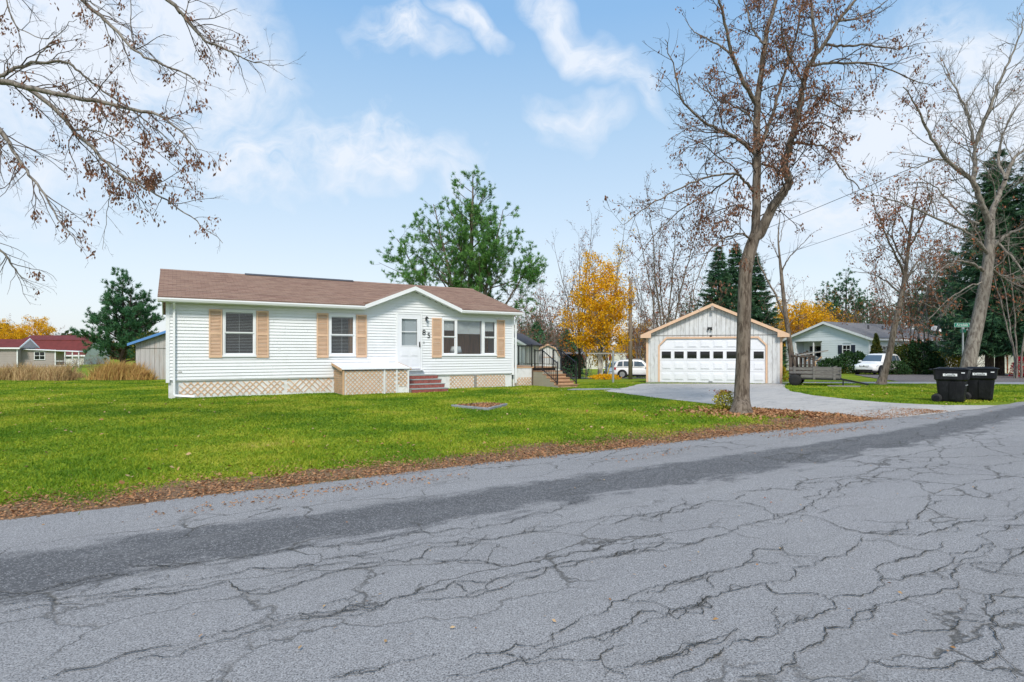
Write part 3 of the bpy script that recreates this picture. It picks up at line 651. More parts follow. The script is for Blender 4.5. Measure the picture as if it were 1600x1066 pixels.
lattice(HW(703), HW(741), 0.03, 0.50, 0.03, seed=4, sp=.15); lattice(HW(745), HL-.35, 0.03, 0.50, 0.03, seed=5, sp=.15, miss=.04)
MB().box(HW(741)+.01, HW(745)-.01, -0.01, 0.03, 0.0, 0.54).build('skirting_post', MATS['grey_wood'], H)
MB().box(0.1, HL-.1, -0.012, 0.03, SB-.035, SB-.002).build('bottom_trim', MATS['white_trim'], H)
# corner boards and downspouts
for xc in (0.0, HL):
    MB().box(xc-.05, xc+.05, -0.032, 0.06, SB-.08, EZ-.02).build('corner_board', MATS['white_trim'], H)
for xc, foot in ((0.17, .55), (HL+.10, .05)):
    mb = MB(); mb.tube([(xc, -OV-.02, EZ-.05), (xc, -OV+.02, EZ-.14), (xc, -0.10, EZ-.26), (xc, -0.085, EZ-.34), (xc, -0.085, 0.16)], 0.042, 4)
    if foot > .1: mb.tube([(xc, -0.085, 0.17), (xc+.03, -0.10, 0.09), (xc+foot, -0.32, 0.05)], 0.045, 4)
    mb.build('downspout', MATS['white_trim'], H)
# roof
def shinglemat(name, c1, c2, c3, sc=1.0):
    m = bpy.data.materials.new(name); m.use_nodes = True; t = NT(m.node_tree); b = t.n['Principled BSDF']; b.inputs['Roughness'].default_value = 0.9; b.inputs['Specular IOR Level'].default_value = 0.15
    tcn = t.new('ShaderNodeTexCoord').outputs['Object']
    br = t.new('ShaderNodeTexBrick'); br.offset = 0.5; br.inputs['Scale'].default_value = 1.0
    br.inputs['Brick Width'].default_value = 0.24*sc; br.inputs['Row Height'].default_value = 0.135*sc; br.inputs['Mortar Size'].default_value = 0.006; br.inputs['Bias'].default_value = 0.0
    br.inputs['Color1'].default_value = c1+(1,); br.inputs['Color2'].default_value = c2+(1,); br.inputs['Mortar'].default_value = tuple(q*.45 for q in c1)+(1,)
    wv = t.vmath('ADD', tcn, (0.0, 0.0, 0.0)).outputs[0]; t.link(wv, br.inputs['Vector'])
    gn = t.noise(tcn, 55, 3, .7); bg_ = t.noise(t.vmath('MULTIPLY', tcn, (0.7, 4.0, 1)).outputs[0], 1.1, 6, .65)
    c = t.mix(t.ramp(bg_, [(0.42, 0), (0.62, .55)]), br.outputs['Color'], c3); c = t.mix(t.ramp(gn, [(0.35, .35), (0.6, 0)]), c, tuple(q*.4 for q in c1))
    t.link(c, b.inputs['Base Color'])
    bn = t.new('ShaderNodeBump'); bn.inputs['Strength'].default_value = .5; bn.inputs['Distance'].default_value = .01
    t.link(t.math('ADD', br.outputs['Fac'], gn), bn.inputs['Height']); t.link(bn.outputs[0], b.inputs['Normal']); MATS[name] = m; return m
shinglemat('shingles', (0.36, 0.23, 0.175), (0.25, 0.15, 0.115), (0.40, 0.285, 0.21))
shinglemat('shingles_grey', (0.17, 0.165, 0.175), (0.22, 0.215, 0.22), (0.25, 0.24, 0.24))
RO = 0.26                                       # overhang past the gable ends
def slope_obj(name, x0, x1, sgn, m, parent, hd, ez, rz, ov, th=0.05, ys=0.0):
    """a roof slope in its own local plane so that shingle courses run level; origin at the eave corner"""
    run = hd/2+ov; rise = rz-ez; L = math.hypot(run, rise); a = math.atan2(rise, run)
    mb = MB(); ncs = 20
    for i in range(ncs):                          # stepped courses, the lower edge of each proud of the one below
        y0, y1 = max(ys, L*i/ncs), L*(i+1)/ncs
        if y1 <= ys: continue
        mb.add([(x0, y0, .012), (x1, y0, .012), (x1, y1+.01, .0), (x0, y1+.01, .0), (x0, y0, -th), (x1, y0, -th)], [(0, 1, 2, 3), (0, 4, 5, 1)])
    mb.box(x0+.003, x1-.003, ys+0.004, L, -th, -.004)
    o = mb.build(name, m, parent, fix=False)
    if sgn > 0: o.location = (0, -ov, ez+.02); o.rotation_euler = (a, 0, 0)
    else: o.location = (x0+x1, hd+ov, ez+.02); o.rotation_euler = (a, 0, math.pi)
    return o
gx0, gxm, gx1 = HWN[0]-.06, HWN[1], HWN[2]+.06
slope_obj('roof_slope', -RO, gx0+.02, 1, MATS['shingles'], H, HD, EZ+.05, RZ+.02, OV)
slope_obj('roof_slope', gx0+.021, gx1-.021, 1, MATS['shingles'], H, HD, EZ+.05, RZ+.02, OV, ys=OV+.12)
slope_obj('roof_slope', gx1-.02, HL+RO, 1, MATS['shingles'], H, HD, EZ+.05, RZ+.02, OV)
slope_obj('roof_slope', -RO, HL+RO, -1, MATS['shingles'], H, HD, EZ+.05, RZ+.02, OV)
MB().extr([(-RO-.01, HD/2-.13, RZ+.005), (-RO-.01, HD/2, RZ+.065), (-RO-.01, HD/2+.13, RZ+.005)], (HL+2*RO+.02, 0, 0)).build('ridge_cap', MATS['shingles'], H)
MB().extr([(HW(404), HD/2-.16, RZ+.02), (HW(404), HD/2, RZ+.10), (HW(404), HD/2+.16, RZ+.02)], (HW(600)-HW(404), 0, 0)).build('ridge_vent', MATS['dark_roof'], H)
# entrance gable: two small slopes running back into the main roof, fascia in front
yb = (DZ+.06-EZ-.05)/SLP - OV
gx0, gxm, gx1 = HWN[0]-.06, HWN[1], HWN[2]+.06; gy = -OV-.03; gzl = EZ+.055; gzt = DZ+.09
MB().extr([(gx0, gy, gzl), (gxm, gy, gzt), (gxm, yb+.25, gzt), (gx0, -OV+.05, gzl)], (0, 0, .035)).build('gable_slope', MATS['shingles'], H)
MB().extr([(gxm+.001, gy, gzt), (gx1, gy, gzl), (gx1, -OV+.05, gzl), (gxm+.001, yb+.25, gzt)], (0, 0, .035)).build('gable_slope', MATS['shingles'], H)
fz = 0.14
for a, b_ in (((gx0-.02, gzl+.02), (gxm, gzt+.02)), ((gxm, gzt+.02), (gx1+.02, gzl+.02))):
    MB().extr([(a[0], gy-.035, a[1]), (b_[0], gy-.035, b_[1]), (b_[0], gy-.035, b_[1]-fz), (a[0], gy-.035, a[1]-fz)], (0, .032, 0)).build('gable_fascia', MATS['white_trim'], H)
    MB().extr([(a[0], gy, a[1]-fz+.02), (b_[0], gy, b_[1]-fz+.02), (b_[0], -.02, b_[1]-fz+.02), (a[0], -.02, a[1]-fz+.02)], (0, 0, .012)).build('gable_soffit', MATS['white_trim'], H)
MB().extr([(HWN[0], 0.012, EZ-.02), (HWN[1], 0.012, DZ-.02), (HWN[2], 0.012, EZ-.02)], (0, .06, 0)).build('gable_wall', MATS['siding'], H)
# eave fascia, gutter, soffit, rakes
for xa, xb in ((-RO, gx0-.01), (gx1+.01, HL+RO)):
    MB().box(xa, xb, -OV+.005, -OV+.03, EZ-.10, EZ+.035).build('fascia', MATS['white_trim'], H)
    MB().extr([(xa, -OV+.002, EZ+.03), (xa, -OV-.10, EZ+.03), (xa, -OV-.105, EZ-.01), (xa, -OV-.08, EZ-.075), (xa, -OV+.002, EZ-.075)], (xb-xa, 0, 0)).build('gutter', MATS['white_trim'], H)
    MB().box(xa, xb, -OV+.03, -.02, EZ-.06, EZ-.045).build('soffit', MATS['white_trim'], H)
for xe in (-RO, HL+RO-.03):
    for s0 in (0, 1):
        yA, yB = (-OV, HD/2) if s0 == 0 else (HD+OV, HD/2)
        MB().extr([(xe, yA, EZ+.03), (xe, yB, RZ+.0), (xe, yB, RZ-.15), (xe, yA, EZ-.11)], (.03, 0, 0)).build('rake_board', MATS['white_trim'], H)
    MB().extr([(min(xe, xe+.03)+.03 if xe < 0 else HL, -OV, EZ-.09), (min(xe, xe+.03)+.03 if xe < 0 else HL, HD/2, RZ-.13), (min(xe, xe+.03)+.03 if xe < 0 else HL, HD/2, RZ-.115), (min(xe, xe+.03)+.03 if xe < 0 else HL, -OV, EZ-.075)], (RO-.04, 0, 0)).build('rake_soffit', MATS['white_trim'], H)
# windows
def window(o, splits=(1,), parent=H, blinds='full', sash=True):
    x0, x1, z0, z1 = o; fw = 0.055
    wn = MB().box(x0, x0+fw, -.045, .06, z0, z1).box(x1-fw, x1, -.045, .06, z0, z1).box(x0+fw, x1-fw, -.045, .06, z1-fw, z1).box(x0+fw, x1-fw, -.05, .06, z0, z0+fw).build('window', MATS['white_trim'], parent)
    MB().box(x0-.02, x1+.02, -.065, -.046, z0-.03, z0+.02).build('sill', MATS['white_trim'], wn)
    return wn
def sash_pair(wn, x0, x1, z0, z1, mid=0.5):
    zm = z0+(z1-z0)*mid
    for za, zb, yy in ((zm, z1, -.02), (z0, zm, .005)):
        MB().box(x0, x0+.03, yy-.012, yy+.012, za, zb).box(x1-.03, x1, yy-.012, yy+.012, za, zb).box(x0+.03, x1-.03, yy-.012, yy+.012, za, za+.035).box(x0+.03, x1-.03, yy-.012, yy+.012, zb-.03, zb).build('sash', MATS['white_trim'], wn)
        MB().box(x0+.031, x1-.031, yy-.003, yy+.003, za+.036, zb-.031).build('pane', MATS['glass'], wn)
def blinds(wn, x0, x1, z0, z1, y=.075, tilt=.6, sp=.045, cover=1.0, mm='blind'):
    mb = MB(); z = z1
    while z > z1-(z1-z0)*cover:
        mb.extr([(x0, y-.018, z-.010*tilt), (x0, y+.018, z+.010*tilt), (x0, y+.018, z+.010*tilt+.0015), (x0, y-.018, z-.010*tilt+.0015)], (x1-x0, 0, 0)); z -= sp
    xm = (x0+x1)/2
    mb.box(xm-.004, xm+.004, y-.024, y-.02, z, z1).box(x0, x1, y-.02, y+.02, z1, z1+.035)
    ob = mb.build('blind', MATS[mm], wn); ob['kind'] = 'stuff'
for o in (w1, w2):
    wn = window(o); sash_pair(wn, o[0]+.055, o[1]-.055, o[2]+.055, o[3]-.055)
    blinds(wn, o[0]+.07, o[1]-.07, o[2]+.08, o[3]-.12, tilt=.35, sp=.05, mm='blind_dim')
    MB().box(o[0]-.15, o[1]+.15, .42, .45, o[2]-.2, o[3]+.1).build('room_shade_panel', MATS['dark_inside'], wn)  # near-black sheet, the dimness of the room behind put into its colour
wn = window(pw)
def pxx(c): return HW(500+c/4.444)
xa, xb, xc, xd = pxx(938), pxx(950), pxx(1120), pxx(1138)
for a, b_ in ((xa, xb), (xc, xd)): MB().box(a, b_, -.05, .07, pw[2]+.055, pw[3]-.055).build('mullion', MATS['white_trim'], wn)
sash_pair(wn, pw[0]+.055, xa, pw[2]+.055, pw[3]-.055); sash_pair(wn, xd, pw[1]-.055, pw[2]+.055, pw[3]-.055)
MB().box(xb+.002, xc-.002, -.003, .004, pw[2]+.056, pw[3]-.056).build('pane', MATS['glass'], wn)
for a, b_, cv_ in ((xb+.03, xc-.03, .38), (pw[0]+.09, xa-.03, .28), (xd+.03, pw[1]-.09, .28)): blinds(wn, a, b_, pw[2]+.06, pw[3]-.09, tilt=1.6, sp=.025, cover=cv_)
lm = thing('table_lamp', 'white table lamp behind the picture window', 'lamp', uv(HU0+xb+.25, HOUSE_V+.62, pw[2]-.32), TH)
MB().lathe([(.26, .42), (.19, .68), (.185, .68), (.255, .42)], 20).build('lamp_shade', MATS['blind'], lm, True)
MB().lathe([(.10, .0), (.11, .02), (.04, .06), (.07, .2), (.03, .38), (.015, .46)], 14).build('lamp_base', MATS['blind'], lm, True)
# table under the lamp
tb = thing('side_table', 'dark low table under the lamp behind the picture window', 'table', uv(HU0+xb+.25, HOUSE_V+.62, SB+.1), TH)
th_ = pw[2]-.325-SB-.1
MB().box(-.4, .9, -.25, .25, th_-.04, th_).build('table_top', MATS['dark_wood'], tb)
for sx in (-.36, .86):
    for sy in (-.21, .21): MB().box(sx-.025, sx+.025, sy-.025, sy+.025, 0, th_-.041).build('leg', MATS['dark_wood'], tb)
# shutters: frame, rail and louvres
def shutter(x0, x1, z0, z1):
    fr = MB().box(x0, x0+.045, -.058, -.02, z0, z1).box(x1-.045, x1, -.058, -.02, z0, z1)
    zm = (z0+z1)/2
    for a, b_ in ((z0, z0+.07), (zm-.04, zm+.04), (z1-.06, z1)): fr.box(x0+.045, x1-.045, -.058, -.02, a, b_)
    s = fr.build('shutter', MATS['tan_trim'], H)
    mb = MB()
    for a, b_ in ((z0+.07, zm-.04), (zm+.04, z1-.06)):
        k = int((b_-a)/.042)
        for i in range(k):
            q = a+(b_-a)*(i+.1)/k
            mb.extr([(x0+.046, -.052, q), (x0+.046, -.022, q+.03), (x0+.046, -.02, q+.036), (x0+.046, -.05, q+.006)], (x1-x0-.092, 0, 0))
    l = mb.build('louvre', MATS['tan_trim'], s); l['kind'] = 'stuff'
for pa, pb, ya, yb_ in ((326.3, 347.2, 559, 483.5), (400.3, 419.6, 559, 486), (494.5, 512.8, 559, 489.5), (556.2, 572.6, 558.5, 492), (674.4, 689.5, 558.8, 497), (775.8, 788, 558.5, 500)):
    xa, za = HW(pa, ya); xb_, zb = HW(pb, yb_); shutter(xa, xb_, HW((pa+pb)/2, ya)[1], HW((pa+pb)/2, yb_)[1])
# front door
x0, x1, z0, z1 = dr; 
fr = MB().box(x0, x0+.06, -.05, .06, z0, z1).box(x1-.06, x1, -.05, .06, z0, z1).box(x0+.06, x1-.06, -.05, .06, z1-.06, z1).build('door_frame', MATS['white_trim'], H)
gx_a, gx_b = HW(627), HW(651); gz_a, gz_b = HW(639, 540)[1], HW(639, 498.5)[1]
dd = MB().box(x0+.065, gx_a, -.04, .0, z0+.03, z1-.065).box(gx_b, x1-.065, -.04, .0, z0+.03, z1-.065).box(gx_a, gx_b, -.04, .0, gz_b, z1-.065).box(gx_a, gx_b, -.04, .0, z0+.03, gz_a).build('door', MATS['door_white'], H)
MB().box(gx_a+.001, gx_b-.001, -.026, -.02, gz_a+.001, gz_b-.001).build('pane', MATS['glass_dim'], dd)
MB().box(gx_a, gx_b, .02, .04, gz_a, gz_b).build('door_curtain', MATS['blind'], dd)
zmm = (gz_a+gz_b)/2+.02
fb = MB()
for a, b_, c_, e_ in ((gx_a-.02, gx_a, gz_a-.02, gz_b+.02), (gx_b, gx_b+.02, gz_a-.02, gz_b+.02)): fb.box(a, b_, -.052, -.041, c_, e_)
fb.box(gx_a, gx_b, -.052, -.041, gz_a-.02, gz_a).box(gx_a, gx_b, -.052, -.041, gz_b, gz_b+.02).box(gx_a+.001, gx_b-.001, -.05, -.03, zmm-.014, zmm+.014).build('glass_trim', MATS['white_trim'], dd)
for za, zb in ((z0+.14, (z0+gz_a)/2-.02), ((z0+gz_a)/2+.04, gz_a-.14)):
    for a, b_ in ((x0+.16, (x0+x1)/2-.04), ((x0+x1)/2+.04, x1-.16)):
        mb = MB().box(a, b_, -.046, -.041, za, zb); mb.box(a+.035, b_-.035, -.054, -.0461, za+.035, zb-.035); mb.build('door_panel', MATS['door_white'], dd)
MB().box(x1-.125, x1-.085, -.055, -.041, gz_a-.06, gz_a+.14).build('handle_plate', MATS['black_metal'], dd); MB().tube([(x1-.105, -.056, gz_a+.04), (x1-.105, -.10, gz_a+.05), (x1-.105, -.10, gz_a-.04)], .011, 6).build('handle', MATS['black_metal'], dd)
MB().box(x0-.03, x1+.03, -.16, .0, z0-.03, z0-.002).build('threshold', MATS['white_trim'], H)
# wall lantern, numbers, bell
lx, lz = HW(665.4, 499)
ln = MB().box(lx-.03, lx+.03, -.03, -.018, lz-.06, lz+.08).tube([(lx, -.03, lz+.03), (lx, -.09, lz+.11), (lx, -.13, lz+.08)], .01, 6).lathe([(.02, .06), (.075, .02), (.06, .0), (.012, -.0)], 6, (lx, -.13, lz+.02)).lathe([(.012, -.135), (.035, -.12), (.035, -.115)], 6, (lx, -.13, lz)).build('wall_lantern', MATS['black_metal'], H)
MB().lathe([(.036, -.115), (.055, .018)], 6, (lx, -.13, lz)).build('lantern_glass', MATS['glass_dim'], ln)
for ch_, px, py in (('8', 662, 520), ('5', 669.5, 524.5)):
    a, b_ = HW(px, py); me = text_mesh(ch_, 0.29, .006)
    o = link('house_number', me, MATS['black_metal'], H); o.location = (a, -.036, b_); o.rotation_euler = (pi/2, 0, 0)
a, b_ = HW(662, 535.5); MB().box(a-.02, a+.02, -.03, -.018, b_-.045, b_+.045).build('door_bell', MATS['grey_metal'], H)
for px, py in ((280, 581.5), (283, 581.5)):
    a, b_ = HW(px, py); MB().box(a-.025, a+.025, -.03, -.018, b_-.02, b_+.02).build('socket_cover', MATS['slab_grey'], H)
a, b_ = HW(436, 546); MB().box(a-.05, a+.05, -.026, -.0185, b_-.05, b_+.04).build('vent_cover', MATS['skirt_white'], H)

# ---- lattice-sided bulkhead box beside the steps
B_ = thing('bulkhead_box', 'low white-topped storage box with tan lattice sides beside the brick steps', 'box', uv(HU0+BX0, HOUSE_V), TH)
bw = BX1-BX0; zt0, zt1 = .85, 1.02
MB().box(.03, bw-.03, -BV+.05, -.06, 0.0, .80).build('core', MATS['skirt_white'], B_)
MB().extr([(-.04, -BV-.04, zt0), (-.04, -.035, zt1), (-.04, -.035, zt1+.03), (-.04, -BV-.04, zt0+.03)], (bw+.08, 0, 0)).build('lid', MATS['white_trim'], B_)
for xe in (-.065, bw+.041): MB().extr([(xe, -BV-.04, zt0-.05), (xe, -.035, zt1-.05), (xe, -.035, zt1+.035), (xe, -BV-.04, zt0+.035)], (.024, 0, 0)).build('lid_edge', MATS['tan_wood'], B_)
lattice(.10, bw*.60, .02, .82, -BV+.03, parent=B_, sp=.15, seed=8, wd=.027); lattice(bw*.64, bw*.79, .02, .82, -BV+.03, parent=B_, sp=.15, seed=9, wd=.027); lattice(bw*.82, bw-.06, .24, .80, -BV+.03, parent=B_, sp=.15, seed=10, wd=.027)
lattice(-BV+.08, -.06, .03, .84, .02, parent=B_, sp=.15, seed=11, axis='y', wd=.034)
for xx, yy in ((.0, -BV), (bw-.06, -BV+.005)): MB().box(xx, xx+.06, yy, yy+.05, 0, .84).build('corner_post', MATS['tan_wood' if xx == 0 else 'skirt_white'], B_)
for xx in (bw*.605, bw*.795): MB().box(xx, xx+.05, -BV-.0, -BV+.03, 0, .84).build('batten', MATS['skirt_white'], B_)
MB().box(bw*.52, bw*.80, -.50, -.47, zt1-.06, zt1+.22).build('backboard', MATS['white_trim'], B_)

# ---- brick steps
S = thing('brick_steps', 'red brick front steps with grey slab treads below the white door', 'steps', uv(HU0+BX1+.04, HOUSE_V), TH)
sw = HW(703.5, dv=-1.7)-BX1-.04; brme = None
br0 = MB().box(-.10, .10, -.045, .045, -.03, .03); 
import bmesh as _bm
brme = bpy.data.meshes.new('brick'); brme.from_pydata(br0.v, [], br0.f); brme.materials.append(MATS['brick'])
for i in range(4):
    yf = -.62-.30*(3-i); zt = .15*(i+1); 
    MB().box(0.0, sw, yf+.012, -.02 if i == 3 else yf+.33, zt-.15, zt-.035).build('step_core', MATS['mortar'], S)
    MB().box(-.01, sw+.02, yf-.012, (-.015 if i == 3 else yf+.30), zt-.034, zt-.002).build('tread', MATS['tread_grey'], S, bevel=.006)
    for row in range(2):
        zc = zt-.036-.028-.057*row
        x = -.10 if row else 0.0
        while x < sw:
            a = max(0.0, x); b_ = min(sw, x+.195)
            if b_-a > .03:
                o = bpy.data.objects.new('brick', brme); COL.objects.link(o); o.parent = S; o.location = ((a+b_)/2, yf+.045+random.uniform(-.002, .003), zc); o.scale = ((b_-a)/.20, 1, .80)
            x += .207
    for row in range(2 if i else 1):                # the free right-hand flank
        zc = zt-.036-.028-.057*row; y = yf+.10
        for k in range(2):
            if y+.1 < (-.05 if i == 3 else yf+.32):
                o = bpy.data.objects.new('brick', brme); COL.objects.link(o); o.parent = S; o.location = (sw-.04, y+.1, zc); o.rotation_euler = (0, 0, pi/2); o.scale = (.95, 1, .75)
            y += .207

# ---- square timber bed on the lawn
c = [G(708, 636.5), G(755, 633.0), G(790, 634.5), G(762, 641.5)]
F_ = thing('garden_bed', 'small square timber-edged bed full of dry leaves in the lawn', 'garden bed', (sum((q for q in c), Vector())/4))
org = F_.location
for i in range(4):
    a, b_ = c[i]-org, c[(i+1) % 4]-org; d = (b_-a).normalized()*.04
    MB().bar(a-d+Vector((0, 0, .03)), b_-d+Vector((0, 0, .03)), .085, .07).build('edge_timber', MATS['timber_edge'], F_, bevel=.008)
pts = RNG.random((1100, 2)); q = np.array([[*(c[0]+(c[1]-c[0])*a+(c[3]-c[0])*b_+(c[2]-c[1]-c[3]+c[0])*a*b_ - org)] for a, b_ in pts])
Vv, Ff = leaves_flat(q[:, 0], q[:, 1], q[:, 2]+.03, .03, .035, .6)
o = link('leaf_fill', arr_mesh('leaf_fill', Vv, Ff, 4), MATS['litter_leaf'], F_); o['kind'] = 'stuff'

# ---- side deck with stairs
DKU, DKZ = HU0+HL, .80
K = thing('side_deck', 'wooden deck with black iron railing and brown stairs at the house end', 'deck', uv(DKU, HOUSE_V), TH)
MB().box(.09, 1.02, .12, .16, .36, DKZ-.04).build('front_panel', MATS['skirt_white'], K); MB().box(.09, 1.02, .13, .17, .0, .36).build('skirting', MATS['skirt_white'], K)
lattice(.16, 1.0, .02, .36, .12, parent=K, sp=.14, seed=15)
MB().box(1.02, 1.08, .10, .17, 0, DKZ-.04).build('corner_post', MATS['dark_wood'], K)
for i in range(24): MB().box(.03, 2.35, .10+i*.145, .10+i*.145+.138, DKZ-.035, DKZ).build('deck_board', MATS['deck_wood' if i % 3 else 'tan_wood'], K)
MB().box(.05, 2.33, .2, 3.5, .3, DKZ-.036).build('deck_frame', MATS['dark_wood'], K)
# landing and flight run towards the road
LX0, LX1 = 1.09, 2.12
MB().box(LX0, LX1, -.62, .10, 0.0, .61).build('landing_base', MATS['deck_side'], K)
for i in range(4): MB().box(LX0-.02, LX1+.02, -.62+i*.18, -.62+i*.18+.174, .611, .645).build('landing_board', MATS['deck_wood'], K)
for i in range(4):
    zt = .645-.13*(i+1); y1 = -.62-.27*i; y0 = y1-.27
    MB().box(LX0+.012, LX1-.012, y0+.02, y1-.001, 0.0, zt-.036).build('riser', MATS['tan_wood'], K)
    MB().box(LX0-.0, LX1+.03, y0-.02, y1-.004, zt-.035, zt).build('tread', MATS['deck_wood'], K)
    MB().box(LX0-.001, LX0+.0115, y0+.0, y1-.002, 0.0, zt-.04).build('stringer_board', MATS['deck_side'], K)
for k in range(5): MB().box(LX0-.008, LX0-.0015, -.62, .10, .01+k*.12, .012+k*.12+.112).build('side_cladding', MATS['deck_side'], K)
# railings
def rail(pts, hgt, n, parent=K, nm='railing', posts=(True, True)):
    mb = MB(); a, b_ = Vector(pts[0]), Vector(pts[1]); up = Vector((0, 0, 1))
    mb.bar(a+up*hgt, b_+up*hgt, .035, .03); mb.bar(a+up*.10, b_+up*.10, .025, .025)
    for i in range(1, n): q = a+(b_-a)*i/n; mb.bar(q+up*.10, q+up*(hgt-.015), .014, .014, up=(1, 0, 0))
    r = mb.build(nm, MATS['black_metal'], parent)
    for p_, y_ in zip((a, b_), posts):
        if y_: MB().bar(p_, p_+up*(hgt+.06), .045, .045, up=(1, 0, 0)).build('rail_post', MATS['black_metal'], parent)
rail(((.15, .16, DKZ), (1.05, .16, DKZ)), .92, 9)
rail(((2.30, .16, DKZ), (2.30, 3.3, DKZ)), .92, 26, posts=(False, True)); rail(((.2, 3.45, DKZ), (2.25, 3.45, DKZ)), .92, 18, posts=(True, False))
for xx in (LX0+.05, LX1-.03):
    rail(((xx, .06, .645), (xx, -.55, .645)), .86, 6)
    yb_ = -.62-.27*4+.10
    rail(((xx, -.56, .60), (xx, yb_, .10)), .90, 8, posts=(False, True))
# boards lying on the grass at the stair foot
p0 = G(930, 610)
pb = thing('lumber', 'two grey boards lying on the grass at the foot of the deck stairs', 'boards', p0, TH*.35)
for dy, L_ in ((0, 2.1), (.22, 1.6)): MB().box(-L_/2, L_/2, dy, dy+.13, .012, .05).build('board', MATS['timber_edge'], pb, bevel=.005)
# ================================================================== garage
gl = P(1010, 551, 28.0); gr = P(1222, 551, 26.3); gdv = (gr-gl); GWD = gdv.length; GRZ = math.atan2(gdv.y, gdv.x); GZ0 = -0.07
A = thing('garage', 'weathered white two-car garage with peach trim and wide panelled door', 'garage', (gl.x, gl.y, GZ0), GRZ)
gloc = Vector((gl.x, gl.y, 0)); gdir = gdv.normalized()
def GW(px, py=None):
    tt = (px-800)/F; s = (gl.x - tt*gl.y)/(tt*gdir.y - gdir.x)
    return s if py is None else (s, CH+(HZ-py)*(gl.y+s*gdir.y)/F - GZ0)
GE = GW(1010, 524.6)[1]; GA = GW(1113, 476)[1]; GD = 6.6
dx0, dx1 = GW(1031), GW(1196); dzt = GW(1112, 529)[1]; cut = .34
# boards of the front wall
nb = 30; bwid = GWD/nb
gpit = (GA-.10-GE)/(GWD/2)
for i in range(nb):
    a, b_ = i*bwid, (i+1)*bwid-.012; mid = (a+b_)/2
    zl = 0.06
    def dtop(x):
        if x <= dx0-.0 or x >= dx1+.0: return 0.06
        e = min(x-dx0, dx1-x); return dzt if e > cut else dzt-cut+e
    za, zb = dtop(a), dtop(b_)
    if (za > .06) != (zb > .06): 
        if za > .06: b2 = dx1; mbx = (max(a, dx1), b_)
        else: mbx = (a, min(b_, dx0))
        if mbx[1]-mbx[0] > .02: MB().extr([(mbx[0], 0, .06), (mbx[1], 0, .06), (mbx[1], 0, GE-.004), (mbx[0], 0, GE-.004)], (0, .025, 0)).build('wall_board', MATS['garage_board'], A)
        xs_ = (dx0, b_) if zb > .06 else (a, dx1)
        if abs(xs_[1]-xs_[0]) > .015:
            z_a, z_b = (dzt-cut, dtop(b_)) if zb > .06 else (dtop(a), dzt-cut)
            MB().extr([(xs_[0], 0, z_a), (xs_[1], 0, z_b), (xs_[1], 0, GE-.004), (xs_[0], 0, GE-.004)], (0, .025, 0)).build('wall_board', MATS['garage_board'], A)
    else:
        MB().extr([(a, 0, za), (b_, 0, zb), (b_, 0, GE-.004), (a, 0, GE-.004)], (0, .025, 0)).build('wall_board', MATS['garage_board'], A)
    ta, tb = GE+gpit*min(a, GWD-a), GE+gpit*min(b_, GWD-b_)
    pts = [(a, -.012, GE+.004), (b_, -.012, GE+.004), (b_, -.012, tb)]
    if a < GWD/2 < b_: pts.append((GWD/2, -.012, GE+gpit*GWD/2))
    pts.append((a, -.012, ta)); MB().extr(pts, (0, .03, 0)).build('gable_board', MATS['garage_board'], A)
mb = MB()
mb.box(0, dx0-.001, .026, .10, 0, GE).box(dx1+.001, GWD, .026, .10, 0, GE).box(dx0, dx1, .026, .10, dzt, GE)
mb.box(0, .08, .10, GD, 0, GE).box(GWD-.08, GWD, .10, GD, 0, GE).box(.08, GWD-.08, GD-.08, GD, 0, GE)
for yy in (.03, GD-.1): mb.extr([(0, yy, GE), (GWD, yy, GE), (GWD/2, yy, GE+gpit*GWD/2)], (0, .07, 0))
mb.build('wall', MATS['barn_wood'], A)
MB().box(-.02, GWD+.02, -.02, GD, -.3, .055).build('footing', MATS['slab_grey'], A)
# roof with overhanging eaves
ovx, ovy = .27, .22; pit = gpit
for sg in (0, 1):
    xe = -ovx if sg == 0 else GWD+ovx; xm = GWD/2; ze = GE-pit*ovx+.10; zm = GE+pit*GWD/2+.10
    MB().extr([(xe, -ovy, ze), (xm, -ovy, zm), (xm, GD+ovy, zm), (xe, GD+ovy, ze)], (0, 0, .05)).build('roof_slope', MATS['grey_roof'], A)
    MB().extr([(xe, -ovy-.03, ze+.045), (xm, -ovy-.03, zm+.045), (xm, -ovy-.03, zm-.10), (xe, -ovy-.03, ze-.10)], (0, .028, 0)).build('rake_board', MATS['tan_trim'], A)
    MB().extr([(xe, -ovy, ze-.02), (xm, -ovy, zm-.02), (xm, -.02, zm-.02), (xe, -.02, ze-.02)], (0, 0, -.015)).build('rake_soffit', MATS['tan_wood'], A)
    x2 = xe+(.5 if sg == 0 else -.5)
    MB().extr([(xe, -ovy-.036, ze-.102), (x2, -ovy-.036, ze-.102+.0), (x2, -ovy-.036, ze-.03+.5*pit), (xe, -ovy-.036, ze-.03)], (0, .034, 0)).build('eave_return', MATS['tan_trim'], A)
    MB().box(min(xe, xe+(.03 if sg == 0 else -.03)), max(xe, xe+(.03 if sg == 0 else -.03)), -ovy, GD+ovy, ze-.10, ze+.0).build('eave_board', MATS['tan_trim'], A)
